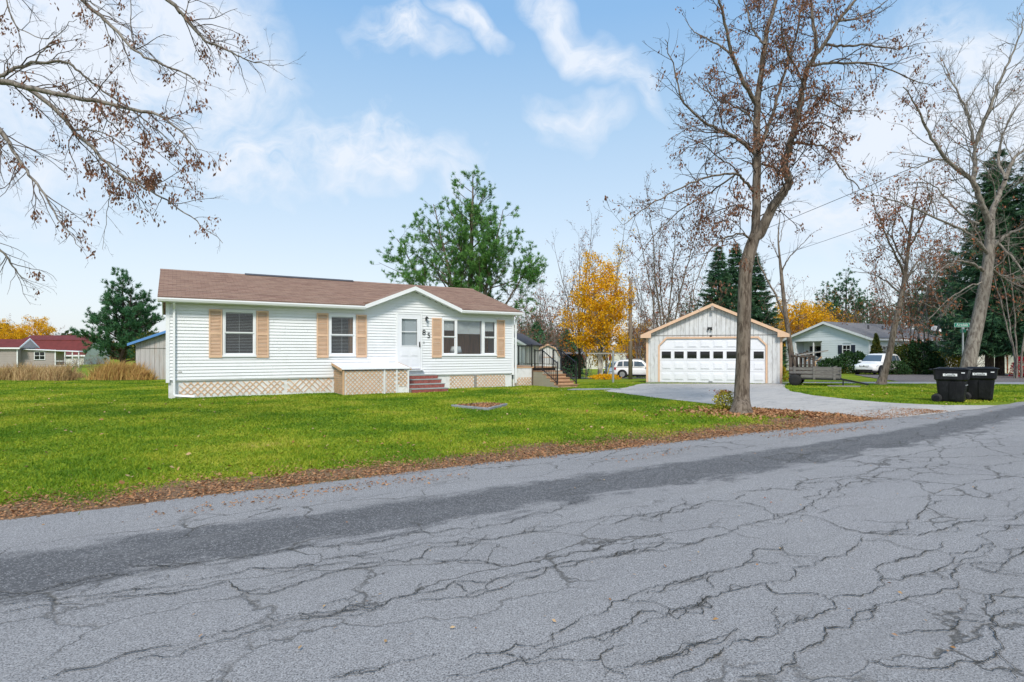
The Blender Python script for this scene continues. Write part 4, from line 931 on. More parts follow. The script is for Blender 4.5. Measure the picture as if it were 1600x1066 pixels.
# corner and door trim
for xa in (-.012, GWD-.10+.012): MB().box(xa, xa+.10, -.028, .0-.001, .05, GE-.01).build('corner_trim', MATS['tan_trim'], A)
tr = MB(); tw = .085
tr.box(dx0-tw, dx0, -.03, .06, .06, dzt-cut).box(dx1, dx1+tw, -.03, .06, .06, dzt-cut).box(dx0+cut, dx1-cut, -.03, .06, dzt, dzt+tw)
tr.extr([(dx0-tw, -.03, dzt-cut), (dx0, -.03, dzt-cut), (dx0+cut, -.03, dzt), (dx0+cut, -.03, dzt+tw), (dx0+cut-.04, -.03, dzt+tw)], (0, .09, 0)).extr([(dx1+tw, -.03, dzt-cut), (dx1, -.03, dzt-cut), (dx1-cut, -.03, dzt), (dx1-cut, -.03, dzt+tw), (dx1-cut+.04, -.03, dzt+tw)], (0, .09, 0)).build('door_trim', MATS['tan_trim'], A)
MB().box(0, GWD, -.022, -.013, GE-.012, GE+.012).build('belt_flashing', MATS['grey_wood'], A)
# sectional door
gd = thing('garage_door', None, None); del_keys = [k for k in gd.keys()]; gd.parent = A
gdm = MB(); rows = 4; rh = (dzt-.06)/rows; cols = 8; cw = (dx1-dx0)/cols
bpy.data.objects.remove(gd)
DOORS = []
for r_ in range(rows):
    za, zb = .06+r_*rh+.004, .06+(r_+1)*rh-.004
    poly = [(dx0, za), (dx1, za), (dx1, zb), (dx0, zb)]
    if r_ == rows-1:
        e0 = cut-(dzt-za)
        poly = [(dx0+max(0, 0), za), (dx1, za), (dx1, dzt-cut), (dx1-cut, dzt), (dx0+cut, dzt), (dx0, dzt-cut)]
    sec = MB().extr([(x, .035, z) for x, z in poly], (0, .04, 0)).build('door_section', MATS['door_white'], A)
    for c_ in range(cols):
        a, b_ = dx0+c_*cw+.09, dx0+(c_+1)*cw-.07; z0_, z1_ = za+.10, zb-.09
        if r_ == 2:
            MB().box(a-.02, b_+.02, .022, .034, z0_-.02, z1_+.02).build('window_frame', MATS['white_trim'], sec)
            MB().box(a, b_, .012, .021, z0_, z1_).build('window_pane', MATS['window_dark'], sec)
        elif not (r_ == 3 and c_ in (0, cols-1)):
            MB().extr([(a, .0345, z0_), (b_, .0345, z0_), (b_, .0345, z1_), (a, .0345, z1_)], (0, -.012, 0)).extr([(a+.04, .022, z0_+.04), (b_-.04, .022, z0_+.04), (b_-.04, .022, z1_-.04), (a+.04, .022, z1_-.04)], (0, -.018, 0)).build('raised_panel', MATS['door_white'], sec)
MB().box((dx0+dx1)/2-.12, (dx0+dx1)/2+.05, .005, .034, .09, .13).build('door_handle', MATS['grey_metal'], A)
a, b_ = GW(1109, 514.5); fl = MB().box(a-.10, a+.10, -.05, -.014, b_+.04, b_+.09).tube([(a-.06, -.05, b_+.06), (a-.08, -.14, b_-.01)], .05, 8).tube([(a+.06, -.05, b_+.06), (a+.06, -.15, b_-.02)], .05, 8).build('flood_light', MATS['black_metal'], A)
a, b_ = GW(1110.5, 525.5); MB().lathe([(.05, -.03), (.055, -.0225)], 14, (a, 0, b_), axis='y').build('sensor', MATS['black_metal'], A)
MB().box(GWD/2-.06, GWD/2+.06, -ovy-.05, -ovy-.032, GE+pit*GWD/2-.20, GE+pit*GWD/2+.02).build('apex_block', MATS['grey_wood'], A)

# ================================================================== bins
def wheelie(loc, rz, label):
    o = thing('wheeled_bin', label, 'bin', loc, rz, None)
    hw, hd, h = .31, .36, .93
    mb = MB(); 
    prof = [(0.04, .78, .80), (.10, .80, .82), (.62, .93, .93), (.66, 1.04, 1.05), (.82, 1.07, 1.08), (h, 1.10, 1.12)]
    rings = []
    for z, sx, sy in prof:
        x, y = hw*sx, hd*sy; c = .06
        rings.append([(-x+c, -y, z), (x-c, -y, z), (x, -y+c, z), (x, y-c, z), (x-c, y, z), (-x+c, y, z), (-x, y-c, z), (-x, -y+c, z)])
    vs = [q for r in rings for q in r]; fs = []
    for i in range(len(rings)-1):
        for j in range(8): fs.append((i*8+j, i*8+(j+1) % 8, (i+1)*8+(j+1) % 8, (i+1)*8+j))
    fs.append(tuple(range(7, -1, -1))); fs.append(tuple(range((len(rings)-1)*8, len(rings)*8)))
    mb.add(vs, fs).build('bin_body', MATS['black_plastic'], o, bevel=.012)
    x, y = hw*1.16, hd*1.16
    MB().box(-x, x, -y-.02, y, h+.002, h+.03).extr([(-x+.04, -y+.02, h+.03), (x-.04, -y+.02, h+.03), (x-.10, -y+.12, h+.065), (-x+.10, -y+.12, h+.065)], (0, 2*y-.2, 0)).build('lid', MATS['black_plastic'], o, bevel=.012)
    MB().tube([(-.24, y-.01, h-.02), (-.24, y+.07, h+.0), (.24, y+.07, h+.0), (.24, y-.01, h-.02)], .017, 8).build('handle', MATS['black_plastic'], o)
    for sx in (-1, 1):
        wh = MB().lathe([(.03, 0), (.115, .0), (.125, .012), (.125, .045), (.115, .058), (.03, .058)], 22, (sx*(hw*.86)-(.058 if sx < 0 else 0), hd*.86, .126), axis='x').build('wheel', MATS['rubber'], o, True)
        MB().lathe([(.02, -.004), (.07, -.002), (.07, .062), (.02, .064)], 16, (sx*(hw*.86)-(.058 if sx < 0 else 0), hd*.86, .126), axis='x').build('hub', MATS['black_plastic'], wh)
    # side reinforcing channels and grab bar at the front
    for sx in (-1, 1):
        MB().extr([(sx*hw*.84, -.12, .10), (sx*hw*.84, .02, .10), (sx*hw*.95, .02, .60), (sx*hw*.95, -.12, .60)], (sx*.02, 0, 0)).build('side_rib', MATS['black_plastic'], o)
    MB().tube([(-.16, -hd*.93, .50), (.16, -hd*.93, .50)], .016, 8).build('grab_bar', MATS['grey_metal'], o)
    # white sticker with the hauler's name on both flanks, small serial label
    for sx in (-1, 1):
        st = MB().box(sx*hw*1.065-.004, sx*hw*1.065+.004, -.16, .16, .755, .825).build('sticker', MATS['sign_white'], o)
        me = text_mesh('Casella', .085, .002); q = link('lettering', me, MATS['black_metal'], st)
        q.location = (sx*(hw*1.065+.0055), 0, .79); q.rotation_euler = (pi/2, 0, sx*pi/2)
        MB().box(sx*hw*1.07-.004, sx*hw*1.07+.004, -.33, -.25, .84, .865).build('serial_label', MATS['sign_white'], o)
    return o
b1 = G(1498, 630); b2 = G(1541, 627)
wheelie(b1+Vector((0, .25, 0)), pi/2-.78, 'black wheeled bin with white name sticker, nearer the driveway mouth')
wheelie(b2+Vector((.05, .28, 0)), pi/2-.72, 'black wheeled bin with white name sticker, half behind the other bin')

# ================================================================== street sign
sp = at(1504.5, 22.5); sp.z = g1(sp.x, sp.y)
q = thing('street_sign', 'green street name sign on a grey metal post beside the big bare tree', 'street sign', sp, .10)
sz = CH+(HZ-508)/F*22.5 - sp.z
MB().tube([(0, 0, 0), (0, 0, sz-.16)], .032, 8).build('post', MATS['grey_metal'], q)
MB().box(-.05, .05, -.02, .02, sz-.17, sz-.09).build('bracket', MATS['grey_metal'], q)
bl = MB().box(-.38, .52, -.006, .006, sz-.085, sz+.085).build('name_blade', MATS['sign_green'], q)
MB().box(-.375, .515, -.009, -.0065, sz-.08, sz-.072).box(-.375, .515, -.009, -.0065, sz+.072, sz+.08).box(-.375, -.365, -.009, -.0065, sz-.07, sz+.07).box(.505, .515, -.009, -.0065, sz-.07, sz+.07).build('border', MATS['sign_white'], bl)
o = link('lettering', text_mesh('Airedale Dr', .15, .002), MATS['sign_white'], bl); o.location = (.07, -.0095, sz+.005); o.rotation_euler = (pi/2, 0, 0)
b3 = MB().box(-.30, .30, -.006, .006, -.065, .065).build('cross_blade', MATS['sign_green'], q); b3.location = (0.0, 0.0, sz-.235); b3.rotation_euler = (0, 0, 1.05)

# ================================================================== cars
def car(name, label, loc, rz, L, Wd, Hh, paint, front=True, grille='chrome', rail_=False):
    o = thing(name, label, 'car', loc, rz); hw = Wd/2; gc = .22
    # x forward; stations: x/L, bottom z, shoulder z, top z, half width factor
    st = [(-.5, .42, .70, .86, .80), (-.485, .30, .74, .98, .90), (-.44, .26, .80, 1.02, .97), (-.30, .24, .82, 1.02, 1.0), (0, .22, .80, 1.00, 1.0), (.17, .22, .80, .99, 1.0), (.24, .23, .80, .985, .995),
          (.34, .24, .78, .94, .98), (.42, .25, .74, .88, .94), (.475, .28, .68, .80, .86), (.495, .34, .62, .70, .74), (.5, .42, .56, .60, .66)]
    k = Hh/1.66; rings = []
    for fx, zb, zs, zt, wf in st:
        w_ = hw*wf; x = fx*L
        rings.append([(x, -w_*.86, zb*k), (x, -w_*.985, (zb+.10)*k), (x, -w_, (zb+zs)/2*k), (x, -w_*.975, zs*k), (x, -w_*.86, zt*k), (x, 0, (zt+.02)*k), (x, w_*.86, zt*k), (x, w_*.975, zs*k), (x, w_, (zb+zs)/2*k), (x, w_*.985, (zb+.10)*k), (x, w_*.86, zb*k), (x, 0, zb*k)])
    n = 12; vs = [p for r in rings for p in r]; fs = [(i*n+j, i*n+(j+1) % n, (i+1)*n+(j+1) % n, (i+1)*n+j) for i in range(len(rings)-1) for j in range(n)]
    fs += [tuple(range(n-1, -1, -1)), tuple(range((len(rings)-1)*n, len(rings)*n))]
    bd = MB().add(vs, fs).build('car_body', paint, o, True); sm = bd.modifiers.new('sub', 'SUBSURF'); sm.levels = sm.render_levels = 1
    # cabin
    cb = [(-.475, 1.0, 1.02, .88, .86), (-.43, 1.0, 1.45, .89, .74), (-.36, 1.0, 1.60, .89, .71), (-.15, 1.0, 1.66, .90, .71), (.03, 1.0, 1.63, .90, .70), (.10, 1.0, 1.56, .90, .70), (.255, .985, 1.0, .88, .84)]
    rings = []
    for fx, z0, z1, w0, w1_ in cb:
        x = fx*L; rings.append([(x, -hw*w0, (z0-.04)*k), (x, -hw*w1_, (z1-.04)*k), (x, -hw*w1_*.86, z1*k), (x, hw*w1_*.86, z1*k), (x, hw*w1_, (z1-.04)*k), (x, hw*w0, (z0-.04)*k)])
    n = 6; vs = [p for r in rings for p in r]; fs = [(i*n+j, i*n+(j+1) % n, (i+1)*n+(j+1) % n, (i+1)*n+j) for i in range(len(rings)-1) for j in range(n)]
    fs += [tuple(range(n-1, -1, -1)), tuple(range((len(rings)-1)*n, len(rings)*n))]
    MB().add(vs, fs).build('cabin', paint, o, True, bevel=.02)
    gl_ = MATS['car_glass']
    def lerp(a, b, t_): return a+(b-a)*t_
    for sy in (-1, 1):                       # side glass
        for fa, fb, ia in ((-.41, -.30, 0), (-.28, -.09, 1), (-.07, .145, 2)):
            ztop = 1.50
            def pt(fx, z_):
                tt = (z_-.98)/(1.58-.98); return (fx*L, sy*(hw*lerp(.90, .715, tt)+.012), z_*k)
            fa2 = fa+(.03 if ia == 0 else 0); fb2 = fb-(.07 if ia == 2 else 0)
            MB().extr([pt(fa, 1.06), pt(fb, 1.06), pt(fb2, ztop-(0.02 if ia == 2 else 0)), pt(fa2, ztop-(.05 if ia == 0 else 0))], (0, sy*.006, 0)).build('side_window', gl_, o)
        MB().box(.155*L, .195*L, sy*hw*1.0-.02 if sy > 0 else sy*hw*1.0-.16, sy*hw*1.0+.16 if sy > 0 else sy*hw*1.0+.02, .98*k, 1.12*k).build('mirror', paint, o, bevel=.03)
        MB().extr([(.465*L, sy*hw*.58, .66*k), (.44*L, sy*hw*.90, .70*k), (.39*L, sy*hw*.965, .80*k), (.455*L, sy*hw*.62, .79*k)], (.03, sy*.02, .01)).build('headlight', MATS['lamp_glass'], o, bevel=.01)
        MB().extr([(-.47*L, sy*hw*.90, .74*k), (-.43*L, sy*hw*.985, .78*k), (-.43*L, sy*hw*.965, .95*k), (-.475*L, sy*hw*.86, .98*k)], (-.02, sy*.02, 0)).build('tail_light', MATS['red_lens'], o)
        MB().box(-.33*L, .33*L, sy*hw*.97-.03, sy*hw*.97+.03, .21*k, .33*k).build('sill', MATS['black_plastic'], o, bevel=.02)
        for fx in (-.305, .315):
            R = .345*k; xc = fx*L; yy = sy*hw
            MB().lathe([(R*1.16, -.04), (R*1.16, .012)], 24, (xc, yy*.985, R), axis='y').build('wheel_arch', MATS['black_plastic'], o, True) if False else None
            arch = MB(); N = 14
            for i in range(N):
                a0, a1 = pi*i/N, pi*(i+1)/N
                arch.extr([(xc+R*1.10*math.cos(a0), yy*.96, R+R*1.10*math.sin(a0)), (xc+R*1.24*math.cos(a0), yy*.96, R+R*1.24*math.sin(a0)), (xc+R*1.24*math.cos(a1), yy*.96, R+R*1.24*math.sin(a1)), (xc+R*1.10*math.cos(a1), yy*.96, R+R*1.10*math.sin(a1))], (0, sy*.085, 0))
            arch.build('wheel_arch', MATS['black_plastic'], o)
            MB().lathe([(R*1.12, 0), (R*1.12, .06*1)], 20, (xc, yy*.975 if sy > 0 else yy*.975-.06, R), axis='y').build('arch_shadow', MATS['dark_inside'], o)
            wl = MB().lathe([(R*.62, -.10), (R*.95, -.10), (R, -.07), (R, .07), (R*.95, .10), (R*.62, .10)], 26, (xc, yy*.98, R), axis='y').build('tyre', MATS['rubber'], o, True)
            rim = MB().lathe([(R*.2, sy*.07), (R*.64, sy*.09), (R*.66, sy*.105), (R*.60, sy*.108)], 26, (xc, yy*.98, R), axis='y')
            for s_ in range(5):
                a0 = 2*pi*s_/5+.3; rim.bar((xc, yy*.98+sy*.11, R), (xc+R*.60*math.cos(a0), yy*.98+sy*.105, R+R*.60*math.sin(a0)), .07, .03, up=(0, 1, 0))
            rim.build('rim', MATS['alloy'], wl)
    # windscreen and rear glass
    def fq(fx, z_, wf, off): return [(fx*L+off, -hw*wf, z_*k), (fx*L+off, hw*wf, z_*k)]
    a_ = fq(.235, 1.05, .78, .03); b__ = fq(.115, 1.53, .62, .03); MB().extr([a_[0], a_[1], b__[1], b__[0]], (.006, 0, .006)).build('windscreen', gl_, o)
    a_ = fq(-.475, 1.07, .74, -.02); b__ = fq(-.437, 1.42, .62, -.02); MB().extr([a_[0], a_[1], b__[1], b__[0]], (-.008, 0, .004)).build('rear_window', gl_, o)
    # nose
    MB().extr([(.494*L, -hw*.36, .60*k), (.494*L, hw*.36, .60*k), (.487*L, hw*.42, .70*k), (.475*L, hw*.36, .77*k), (.475*L, -hw*.36, .77*k), (.487*L, -hw*.42, .70*k)], (.03, 0, 0)).build('grille', MATS['black_metal'], o, bevel=.01)
    MB().box(.487*L+.015, .487*L+.042, -hw*.40, hw*.40, .68*k, .71*k).build('grille_bar', MATS[grille], o)
    MB().lathe([(.05, 0), (.05, .02)], 14, (.487*L+.035, 0, .70*k), axis='x').build('badge', MATS['chrome'], o)
    MB().box(.5*L-.01, .5*L+.012, -.16, .16, .47*k, .57*k).build('number_plate', MATS['sign_white'], o)
    MB().extr([(.49*L, -hw*.70, .30*k), (.49*L, hw*.70, .30*k), (.495*L, hw*.66, .42*k), (.495*L, -hw*.66, .42*k)], (.02, 0, 0)).build('lower_intake', MATS['black_plastic'], o)
    MB().box(-.42*L, .46*L, -hw*.8, hw*.8, .18*k, .24*k).build('underbody', MATS['rubber'], o)
    if rail_:
        for sy in (-1, 1): MB().tube([(-.34*L, sy*hw*.60, 1.62*k), (-.30*L, sy*hw*.60, 1.69*k), (.02*L, sy*hw*.60, 1.69*k), (.06*L, sy*hw*.60, 1.62*k)], .018, 6).build('roof_rail', MATS['grey_metal'], o)
    return o
c1 = at(1372, 45.0)
car('parked_car', 'white crossover facing out on the neighbour\'s brown driveway', c1+Vector((0, 0, .03)), math.radians(-148), 4.35, 1.80, 1.66, MATS['car_white'])
c2 = at(988, 56.0)
car('parked_suv', 'white sport utility vehicle parked beyond the utility pole, side on', c2+Vector((.55, 0, .03)), math.radians(-14), 4.8, 1.92, 1.82, MATS['car_white'], rail_=True)
c3 = at(957, 61.0)
car('parked_car', 'pale blue car with black bumper behind the white utility vehicle', c3+Vector((.35, 0, .03)), math.radians(-110), 4.5, 1.85, 1.68, MATS['car_blue'], grille='black_metal')

# ================================================================== utility trailer with a load
tl = G(1283, 602.5)
T = thing('utility_trailer', 'small utility trailer with weathered plank sides beside the garage', 'trailer', tl+Vector((-.25, 0, 0)), math.radians(-32))
TLn, TW = 1.9, 1.25; zb = .34
MB().box(-TLn/2, TLn/2, -TW/2, -TW/2+.06, zb-.07, zb).box(-TLn/2, TLn/2, TW/2-.06, TW/2, zb-.07, zb).box(-TLn/2, -TLn/2+.06, -TW/2+.06, TW/2-.06, zb-.07, zb).box(TLn/2-.06, TLn/2, -TW/2+.06, TW/2-.06, zb-.07, zb).build('frame', MATS['black_metal'], T)
for i in range(9): MB().box(-TLn/2, TLn/2, -TW/2+i*TW/9+.003, -TW/2+(i+1)*TW/9-.003, zb+.001, zb+.03).build('floor_plank', MATS['trailer_wood'], T)
for sy in (-1, 1):
    for i in range(3): MB().box(-TLn/2+.02, TLn/2-.02, sy*TW/2-.012, sy*TW/2+.012, zb+.03+i*.155, zb+.03+i*.155+.115).build('side_plank', MATS['trailer_wood'], T)
    for x in (-.75, .0, .75): 
        ya = sy*TW/2+sy*.013; MB().box(x-.045, x+.045, min(ya, ya+sy*.03), max(ya, ya+sy*.03), zb-.05, zb+.50).build('stake', MATS['trailer_wood'], T)
for x in (-TLn/2-.012, TLn/2-.012):
    for i in range(3): MB().box(x, x+.024, -TW/2+.02, TW/2-.02, zb+.03+i*.155, zb+.03+i*.155+.115).build('end_plank', MATS['trailer_wood'], T)
for sy in (-1, 1):
    wl = MB().lathe([(.10, -.06), (.23, -.06), (.25, -.04), (.25, .04), (.23, .06), (.10, .06)], 22, (-.72, sy*(TW/2+.10), .25), axis='y').build('tyre', MATS['rubber'], T, True); MB().lathe([(.03, -.05), (.11, -.04), (.11, .04), (.03, .05)], 16, (-.72, sy*(TW/2+.10), .25), axis='y').build('rim', MATS['grey_metal'], wl)
    MB().extr([(-.98, sy*(TW/2+.03), .515), (-.46, sy*(TW/2+.03), .515), (-.46, sy*(TW/2+.03), .53), (-.98, sy*(TW/2+.03), .53)], (0, sy*.13, 0)).build('mudguard', MATS['black_metal'], T)
MB().bar((TLn/2, -.3, zb-.04), (TLn/2+1.0, 0, .10), .06, .06).bar((TLn/2, .3, zb-.04), (TLn/2+1.0, 0, .10), .06, .06).bar((TLn/2+.1, -.3, zb-.05), (TLn/2+.1, -.3, .0), .05, .05, up=(1, 0, 0)).build('tongue', MATS['black_metal'], T)
MB().box(-TLn/2-.05, -TLn/2-.013, -TW/2+.08, -TW/2+.2, zb-.06, zb-.01).build('tail_light', MATS['red_lens'], T)
ld = thing('old_railing', 'pile of old brown wooden railing loaded in the trailer front', 'railing', T.matrix_basis @ Vector((-.42, .05, zb+.03)), math.radians(-32)); ld.scale = (1.15, 1.25, 1.12)
for i in range(3):
    y_ = -.3+i*.3; MB().bar((-.45, y_, .78), (.35, y_, .80), .06, .05).build('top_rail', MATS['dark_wood'], ld); MB().bar((-.45, y_, .12), (.35, y_, .12), .06, .05).build('bottom_rail', MATS['dark_wood'], ld)
    for j in range(6): MB().bar((-.42+j*.145, y_, .145), (-.42+j*.145, y_, .775), .035, .035, up=(1, 0, 0)).build('baluster', MATS['dark_wood'], ld)
    MB().box(-.50, -.42+.02, y_-.05, y_+.05, .001, .95).build('newel', MATS['dark_wood'], ld)
for i in range(5): MB().bar((-.4+i*.12, -.40+i*.17, .86+.03*i), (.45-i*.1, .42-i*.05, .62+.10*i), .07, .035).build('loose_plank', MATS['dark_wood'], ld)
MB().bar((-.2, -.35, .84), (.75, .3, 1.02), .09, .04).build('loose_plank', MATS['grey_wood'], ld)
p0 = G(1318, 605)
MB().box(-.6, .6, -.06, .06, .012, .06).build('timber', MATS['grey_wood'], None); o = bpy.data.objects['timber']; o.location = p0; o.rotation_euler = (0, 0, -.25); tag(o, 'loose grey timber lying on the grass beside the trailer', 'timber')

# ================================================================== utility poles and wires
pp = at(985, 45.0)
def pole(loc, h, label):
    o = thing('utility_pole', label, 'utility pole', loc, .3)
    MB().tube([(0, 0, 0), (0, 0, h*.5), (0, 0, h)], [.17, .15, .12], 12).build('pole', MATS['pole_wood'], o, True)
    MB().box(-.06, .06, -.17, -.13, h-.9, h-.5).build('bracket', MATS['grey_metal'], o)
    for z in (.15, .8, 1.4): MB().lathe([(.03, 0), (.05, .03), (.05, .09), (.03, .12)], 10, (.16, 0, h-z)).build('insulator', MATS['grey_metal'], o)
    return o
ph = 7.9
pole(pp, ph, 'weathered wooden utility pole behind the yellow birch'); p2 = Vector((23.6, 11.0, 0)); pole(p2, 12.2, 'tall wooden utility pole on the far side of the road')
def wire(a, b, sag, label, r=.011):
    pts = [a.lerp(b, i/24)-Vector((0, 0, sag*4*(i/24)*(1-i/24))) for i in range(25)]
    o = MB().tube(pts, r, 5).build('overhead_wire', MATS['wire'], None); tag(o, label, 'wire')
wire(pp+Vector((.16, 0, ph-.1)), p2+Vector((.16, 0, 12.05)), .35, 'highest black overhead wire running from the utility pole', .014)
wire(pp+Vector((.16, 0, ph-1.3)), p2+Vector((.16, 0, 10.6)), .9, 'sagging lower overhead wire between the two utility poles', .010)
h3 = uv(DKU-1, HOUSE_V+4.2, 4.3); wire(pp+Vector((0, 0, ph-.8)), h3, .3, 'thin service wire from the utility pole to the white house roof', .009)
h4 = Vector((31.5, 58.5, 4.55)); wire(pp+Vector((0, 0, ph-.6)), h4, .5, 'thin service wire from the utility pole to the blue house', .011)
wire(pp+Vector((0, 0, ph-.4)), Vector((-24, 62, 6.2)), .9, 'thin overhead wire crossing behind the white house', .011)
gy_ = at(947, 46.0); o = MB().tube([gy_, gy_.lerp(pp+Vector((0, 0, ph-.7)), 1.0)], .008, 5).build('guy_wire', MATS['wire'], None); tag(o, 'guy wire holding the utility pole, yellow guard at its foot', 'guy wire')
a = gy_; b_ = pp+Vector((0, 0, ph-.7)); MB().tube([a.lerp(b_, .01), a.lerp(b_, .36)], .05, 8).build('wire_guard', MATS['yellow_plastic'], o)

# ---- clothes line post
cp = at(958, 28.0)
o = thing('clothesline_post', 'pale grey clothesline post with a long crossarm behind the deck stairs', 'clothesline', cp, .06)
hh = CH+(HZ-552)/F*28-cp.z
MB().tube([(0, 0, 0), (0, 0, hh+.12)], .055, 10).build('post', MATS['grey_metal'], o); MB().box(-1.3, .62, -.04, .04, hh-.04, hh+.02).build('crossarm', MATS['grey_wood'], o)
for x in (-1.2, -.6, .55): MB().tube([(x, 0, hh+.02), (x, 0, hh+.08)], .012, 6).build('hook', MATS['black_metal'], o)

# ================================================================== neighbouring buildings
def lapwall(parent, x0, x1, y, z0, z1, m, holes=(), n=None, axis='x', name='siding_course'):
    """lapped boards along a wall, one mesh per course"""
    n = n or max(4, int((z1-z0)/.22)); c = (z1-z0)/n
    for i in range(n):
        za, zb_ = z0+i*c, z0+(i+1)*c; sp_ = [(x0, x1)]
        for a, b_, ca, cb_ in holes:
            if ca < zb_ and cb_ > za: sp_ = [s for q_ in sp_ for s in ((q_[0], min(q_[1], a)), (max(q_[0], b_), q_[1])) if s[1]-s[0] > .02]
        for a, b_ in sp_:
            mb = MB(); P4 = [(a, y-.025, za), (b_, y-.025, za), (b_, y-.005, zb_), (a, y-.005, zb_), (a, y+.05, za), (b_, y+.05, za), (b_, y+.05, zb_), (a, y+.05, zb_)]
            if axis == 'y': P4 = [(q_[1], q_[0], q_[2]) for q_ in P4]
            mb.add(P4, [(0, 1, 2, 3), (0, 4, 5, 1), (1, 5, 6, 2), (3, 2, 6, 7), (0, 3, 7, 4), (4, 7, 6, 5)]).build(name, m, parent)
def small_window(parent, x0, x1, z0, z1, y, shutters=None, axis='x', grid=True):
    def bx(mb, a, b_, ya, yb_, c_, d_):
        return mb.box(a, b_, ya, yb_, c_, d_) if axis == 'x' else mb.box(ya, yb_, a, b_, c_, d_)
    f = .07; fr = MB(); 
    for q_ in ((x0-f, x0, z0-f, z1+f), (x1, x1+f, z0-f, z1+f), (x0, x1, z1, z1+f), (x0, x1, z0-f, z0)): bx(fr, q_[0], q_[1], y-.06, y+.02, q_[2], q_[3])
    wn = fr.build('window', MATS['white_trim'], parent)
    bx(MB(), x0, x1, y-.02, y-.01, z0, z1).build('pane', MATS['window_dark'], wn)
    if grid:
        g_ = MB(); zm_ = (z0+z1)/2; xm_ = (x0+x1)/2; bx(g_, x0, x1, y-.045, y-.021, zm_-.025, zm_+.025); bx(g_, xm_-.018, xm_+.018, y-.044, y-.022, z0, zm_-.026); bx(g_, xm_-.018, xm_+.018, y-.044, y-.022, zm_+.026, z1); g_.build('glazing_bar', MATS['white_trim'], wn)
    if shutters:
        for a in (x0-f-.42, x1+f+.02): bx(MB(), a, a+.40, y-.05, y-.026, z0-.05, z1+.05).build('shutter', MATS[shutters], parent)
# --- blue house
BHc = Vector((34.1, 54.3, 0)); GB = g1(34, 54)
Bh = thing('blue_house', 'pale blue house with grey roof, navy shutters and a recessed porch', 'house', (BHc.x, BHc.y, GB), TH)
BL, BWD = 14.5, 8.6; bz0, bze = .62, 3.32; bzr = 4.95
# local x along the long side (right), local y back along the gable; gable face at x = 0
MB().box(.04, BL, .04, BWD, 0, bz0).build('foundation', MATS['skirt_white'], Bh)
py0, py1 = 4.6, 7.6                                   # porch recess along the gable wall
MB().box(.06, BL-.05, .06, py0, bz0, bze).box(1.6, BL-.05, py0, py1, bz0, bze).box(.06, BL-.05, py1, BWD-.05, bz0, bze).build('wall', MATS['blue_siding'], Bh)
MB().box(.02, 1.6, py0+.01, py1-.01, bz0-.05, bz0+.05).build('porch_floor', MATS['grey_wood'], Bh)
wnA = (1.7, 2.55, 1.75, 2.70)
lapwall(Bh, 0.0, BWD, 0.0, bz0, bze, MATS['blue_siding'], holes=(wnA, (py0, py1, bz0, bze-.35)), axis='y')
MB().extr([(.03, -.0, bze), (.03, BWD, bze), (.03, BWD/2, bzr-.12)], (.08, 0, 0)).extr([(BL-.1, 0, bze), (BL-.1, BWD, bze), (BL-.1, BWD/2, bzr-.12)], (.08, 0, 0)).build('gable_wall', MATS['blue_siding'], Bh)
nn = 7
for i in range(nn):
    za = bze+(bzr-.12-bze)*i/nn; zb_ = bze+(bzr-.12-bze)*(i+1)/nn; ins = (BWD/2)*(i+.9)/nn
    if BWD-2*ins > .1: MB().add([(.025, ins, za), (.025, BWD-ins, za), (.012+.01, BWD-ins, zb_), (.022, ins, zb_), (-.0+.0, ins, za), (0.0, BWD-ins, za)], [(4, 5, 2, 3), (0, 1, 5, 4)]).build('gable_course', MATS['blue_siding'], Bh)
small_window(Bh, wnA[0]+.08, wnA[1]-.08, wnA[2]+.08, wnA[3]-.08, 0.0, 'navy', axis='y')
pw_ = small_window(Bh, 5.5, 6.9, 1.45, 2.6, 1.6, None, axis='y')
MB().box(1.5, 1.59, 4.75, 5.4, bz0+.06, bz0+2.1).build('porch_door', MATS['blue_siding'], Bh); MB().box(1.48, 1.5, 4.85, 5.3, bz0+1.0, bz0+1.9).build('porch_door_pane', MATS['car_glass'], Bh)
for yy in (py0+.03, (py0+py1)/2-.6, py1-.12): MB().box(.03, .13, yy, yy+.10, bz0, bze-.35).build('porch_post', MATS['white_trim'], Bh)
MB().box(.04, .10, py0+.6, py1-.2, bz0+.85, bz0+.92).box(.04, .10, py0+.6, py1-.2, bz0+.14, bz0+.19).build('porch_rail', MATS['white_trim'], Bh)
for i in range(20): MB().box(.055, .085, py0+.65+i*.12, py0+.68+i*.12, bz0+.191, bz0+.849).build('baluster', MATS['white_trim'], Bh)
for i in range(4): MB().box(-.28*(i+1), -.28*i-.001, py0+.05, py0+1.1, 0, bz0-.14*(i+.6)).build('porch_step', MATS['grey_wood'], Bh)
for yy in (py0+.03, py0+1.10):
    MB().bar((.06, yy, bz0+.9), (-1.15, yy, .95), .05, .07).build('stair_rail', MATS['tan_wood'], Bh); MB().box(-1.18, -1.10, yy-.04, yy+.04, 0, 1.0).build('stair_post', MATS['tan_wood'], Bh)
holes = [(2.2, 3.0, 1.7, 2.6), (5.0, 6.0, 1.5, 2.65), (8.4, 9.4, 1.7, 2.6), (11.4, 12.4, 1.7, 2.6)]
lapwall(Bh, 0.0, BL, 0.0, bz0, bze, MATS['blue_siding'], holes=holes)
for i, h_ in enumerate(holes): small_window(Bh, h_[0]+.08, h_[1]-.08, h_[2]+.08, h_[3]-.08, 0.0, 'navy')
for xx, yy in ((-.03, -.03),): MB().box(xx, xx+.10, yy, yy+.10, bz0, bze).build('corner_board', MATS['white_trim'], Bh)
slp = (bzr-bze)/(BWD/2)
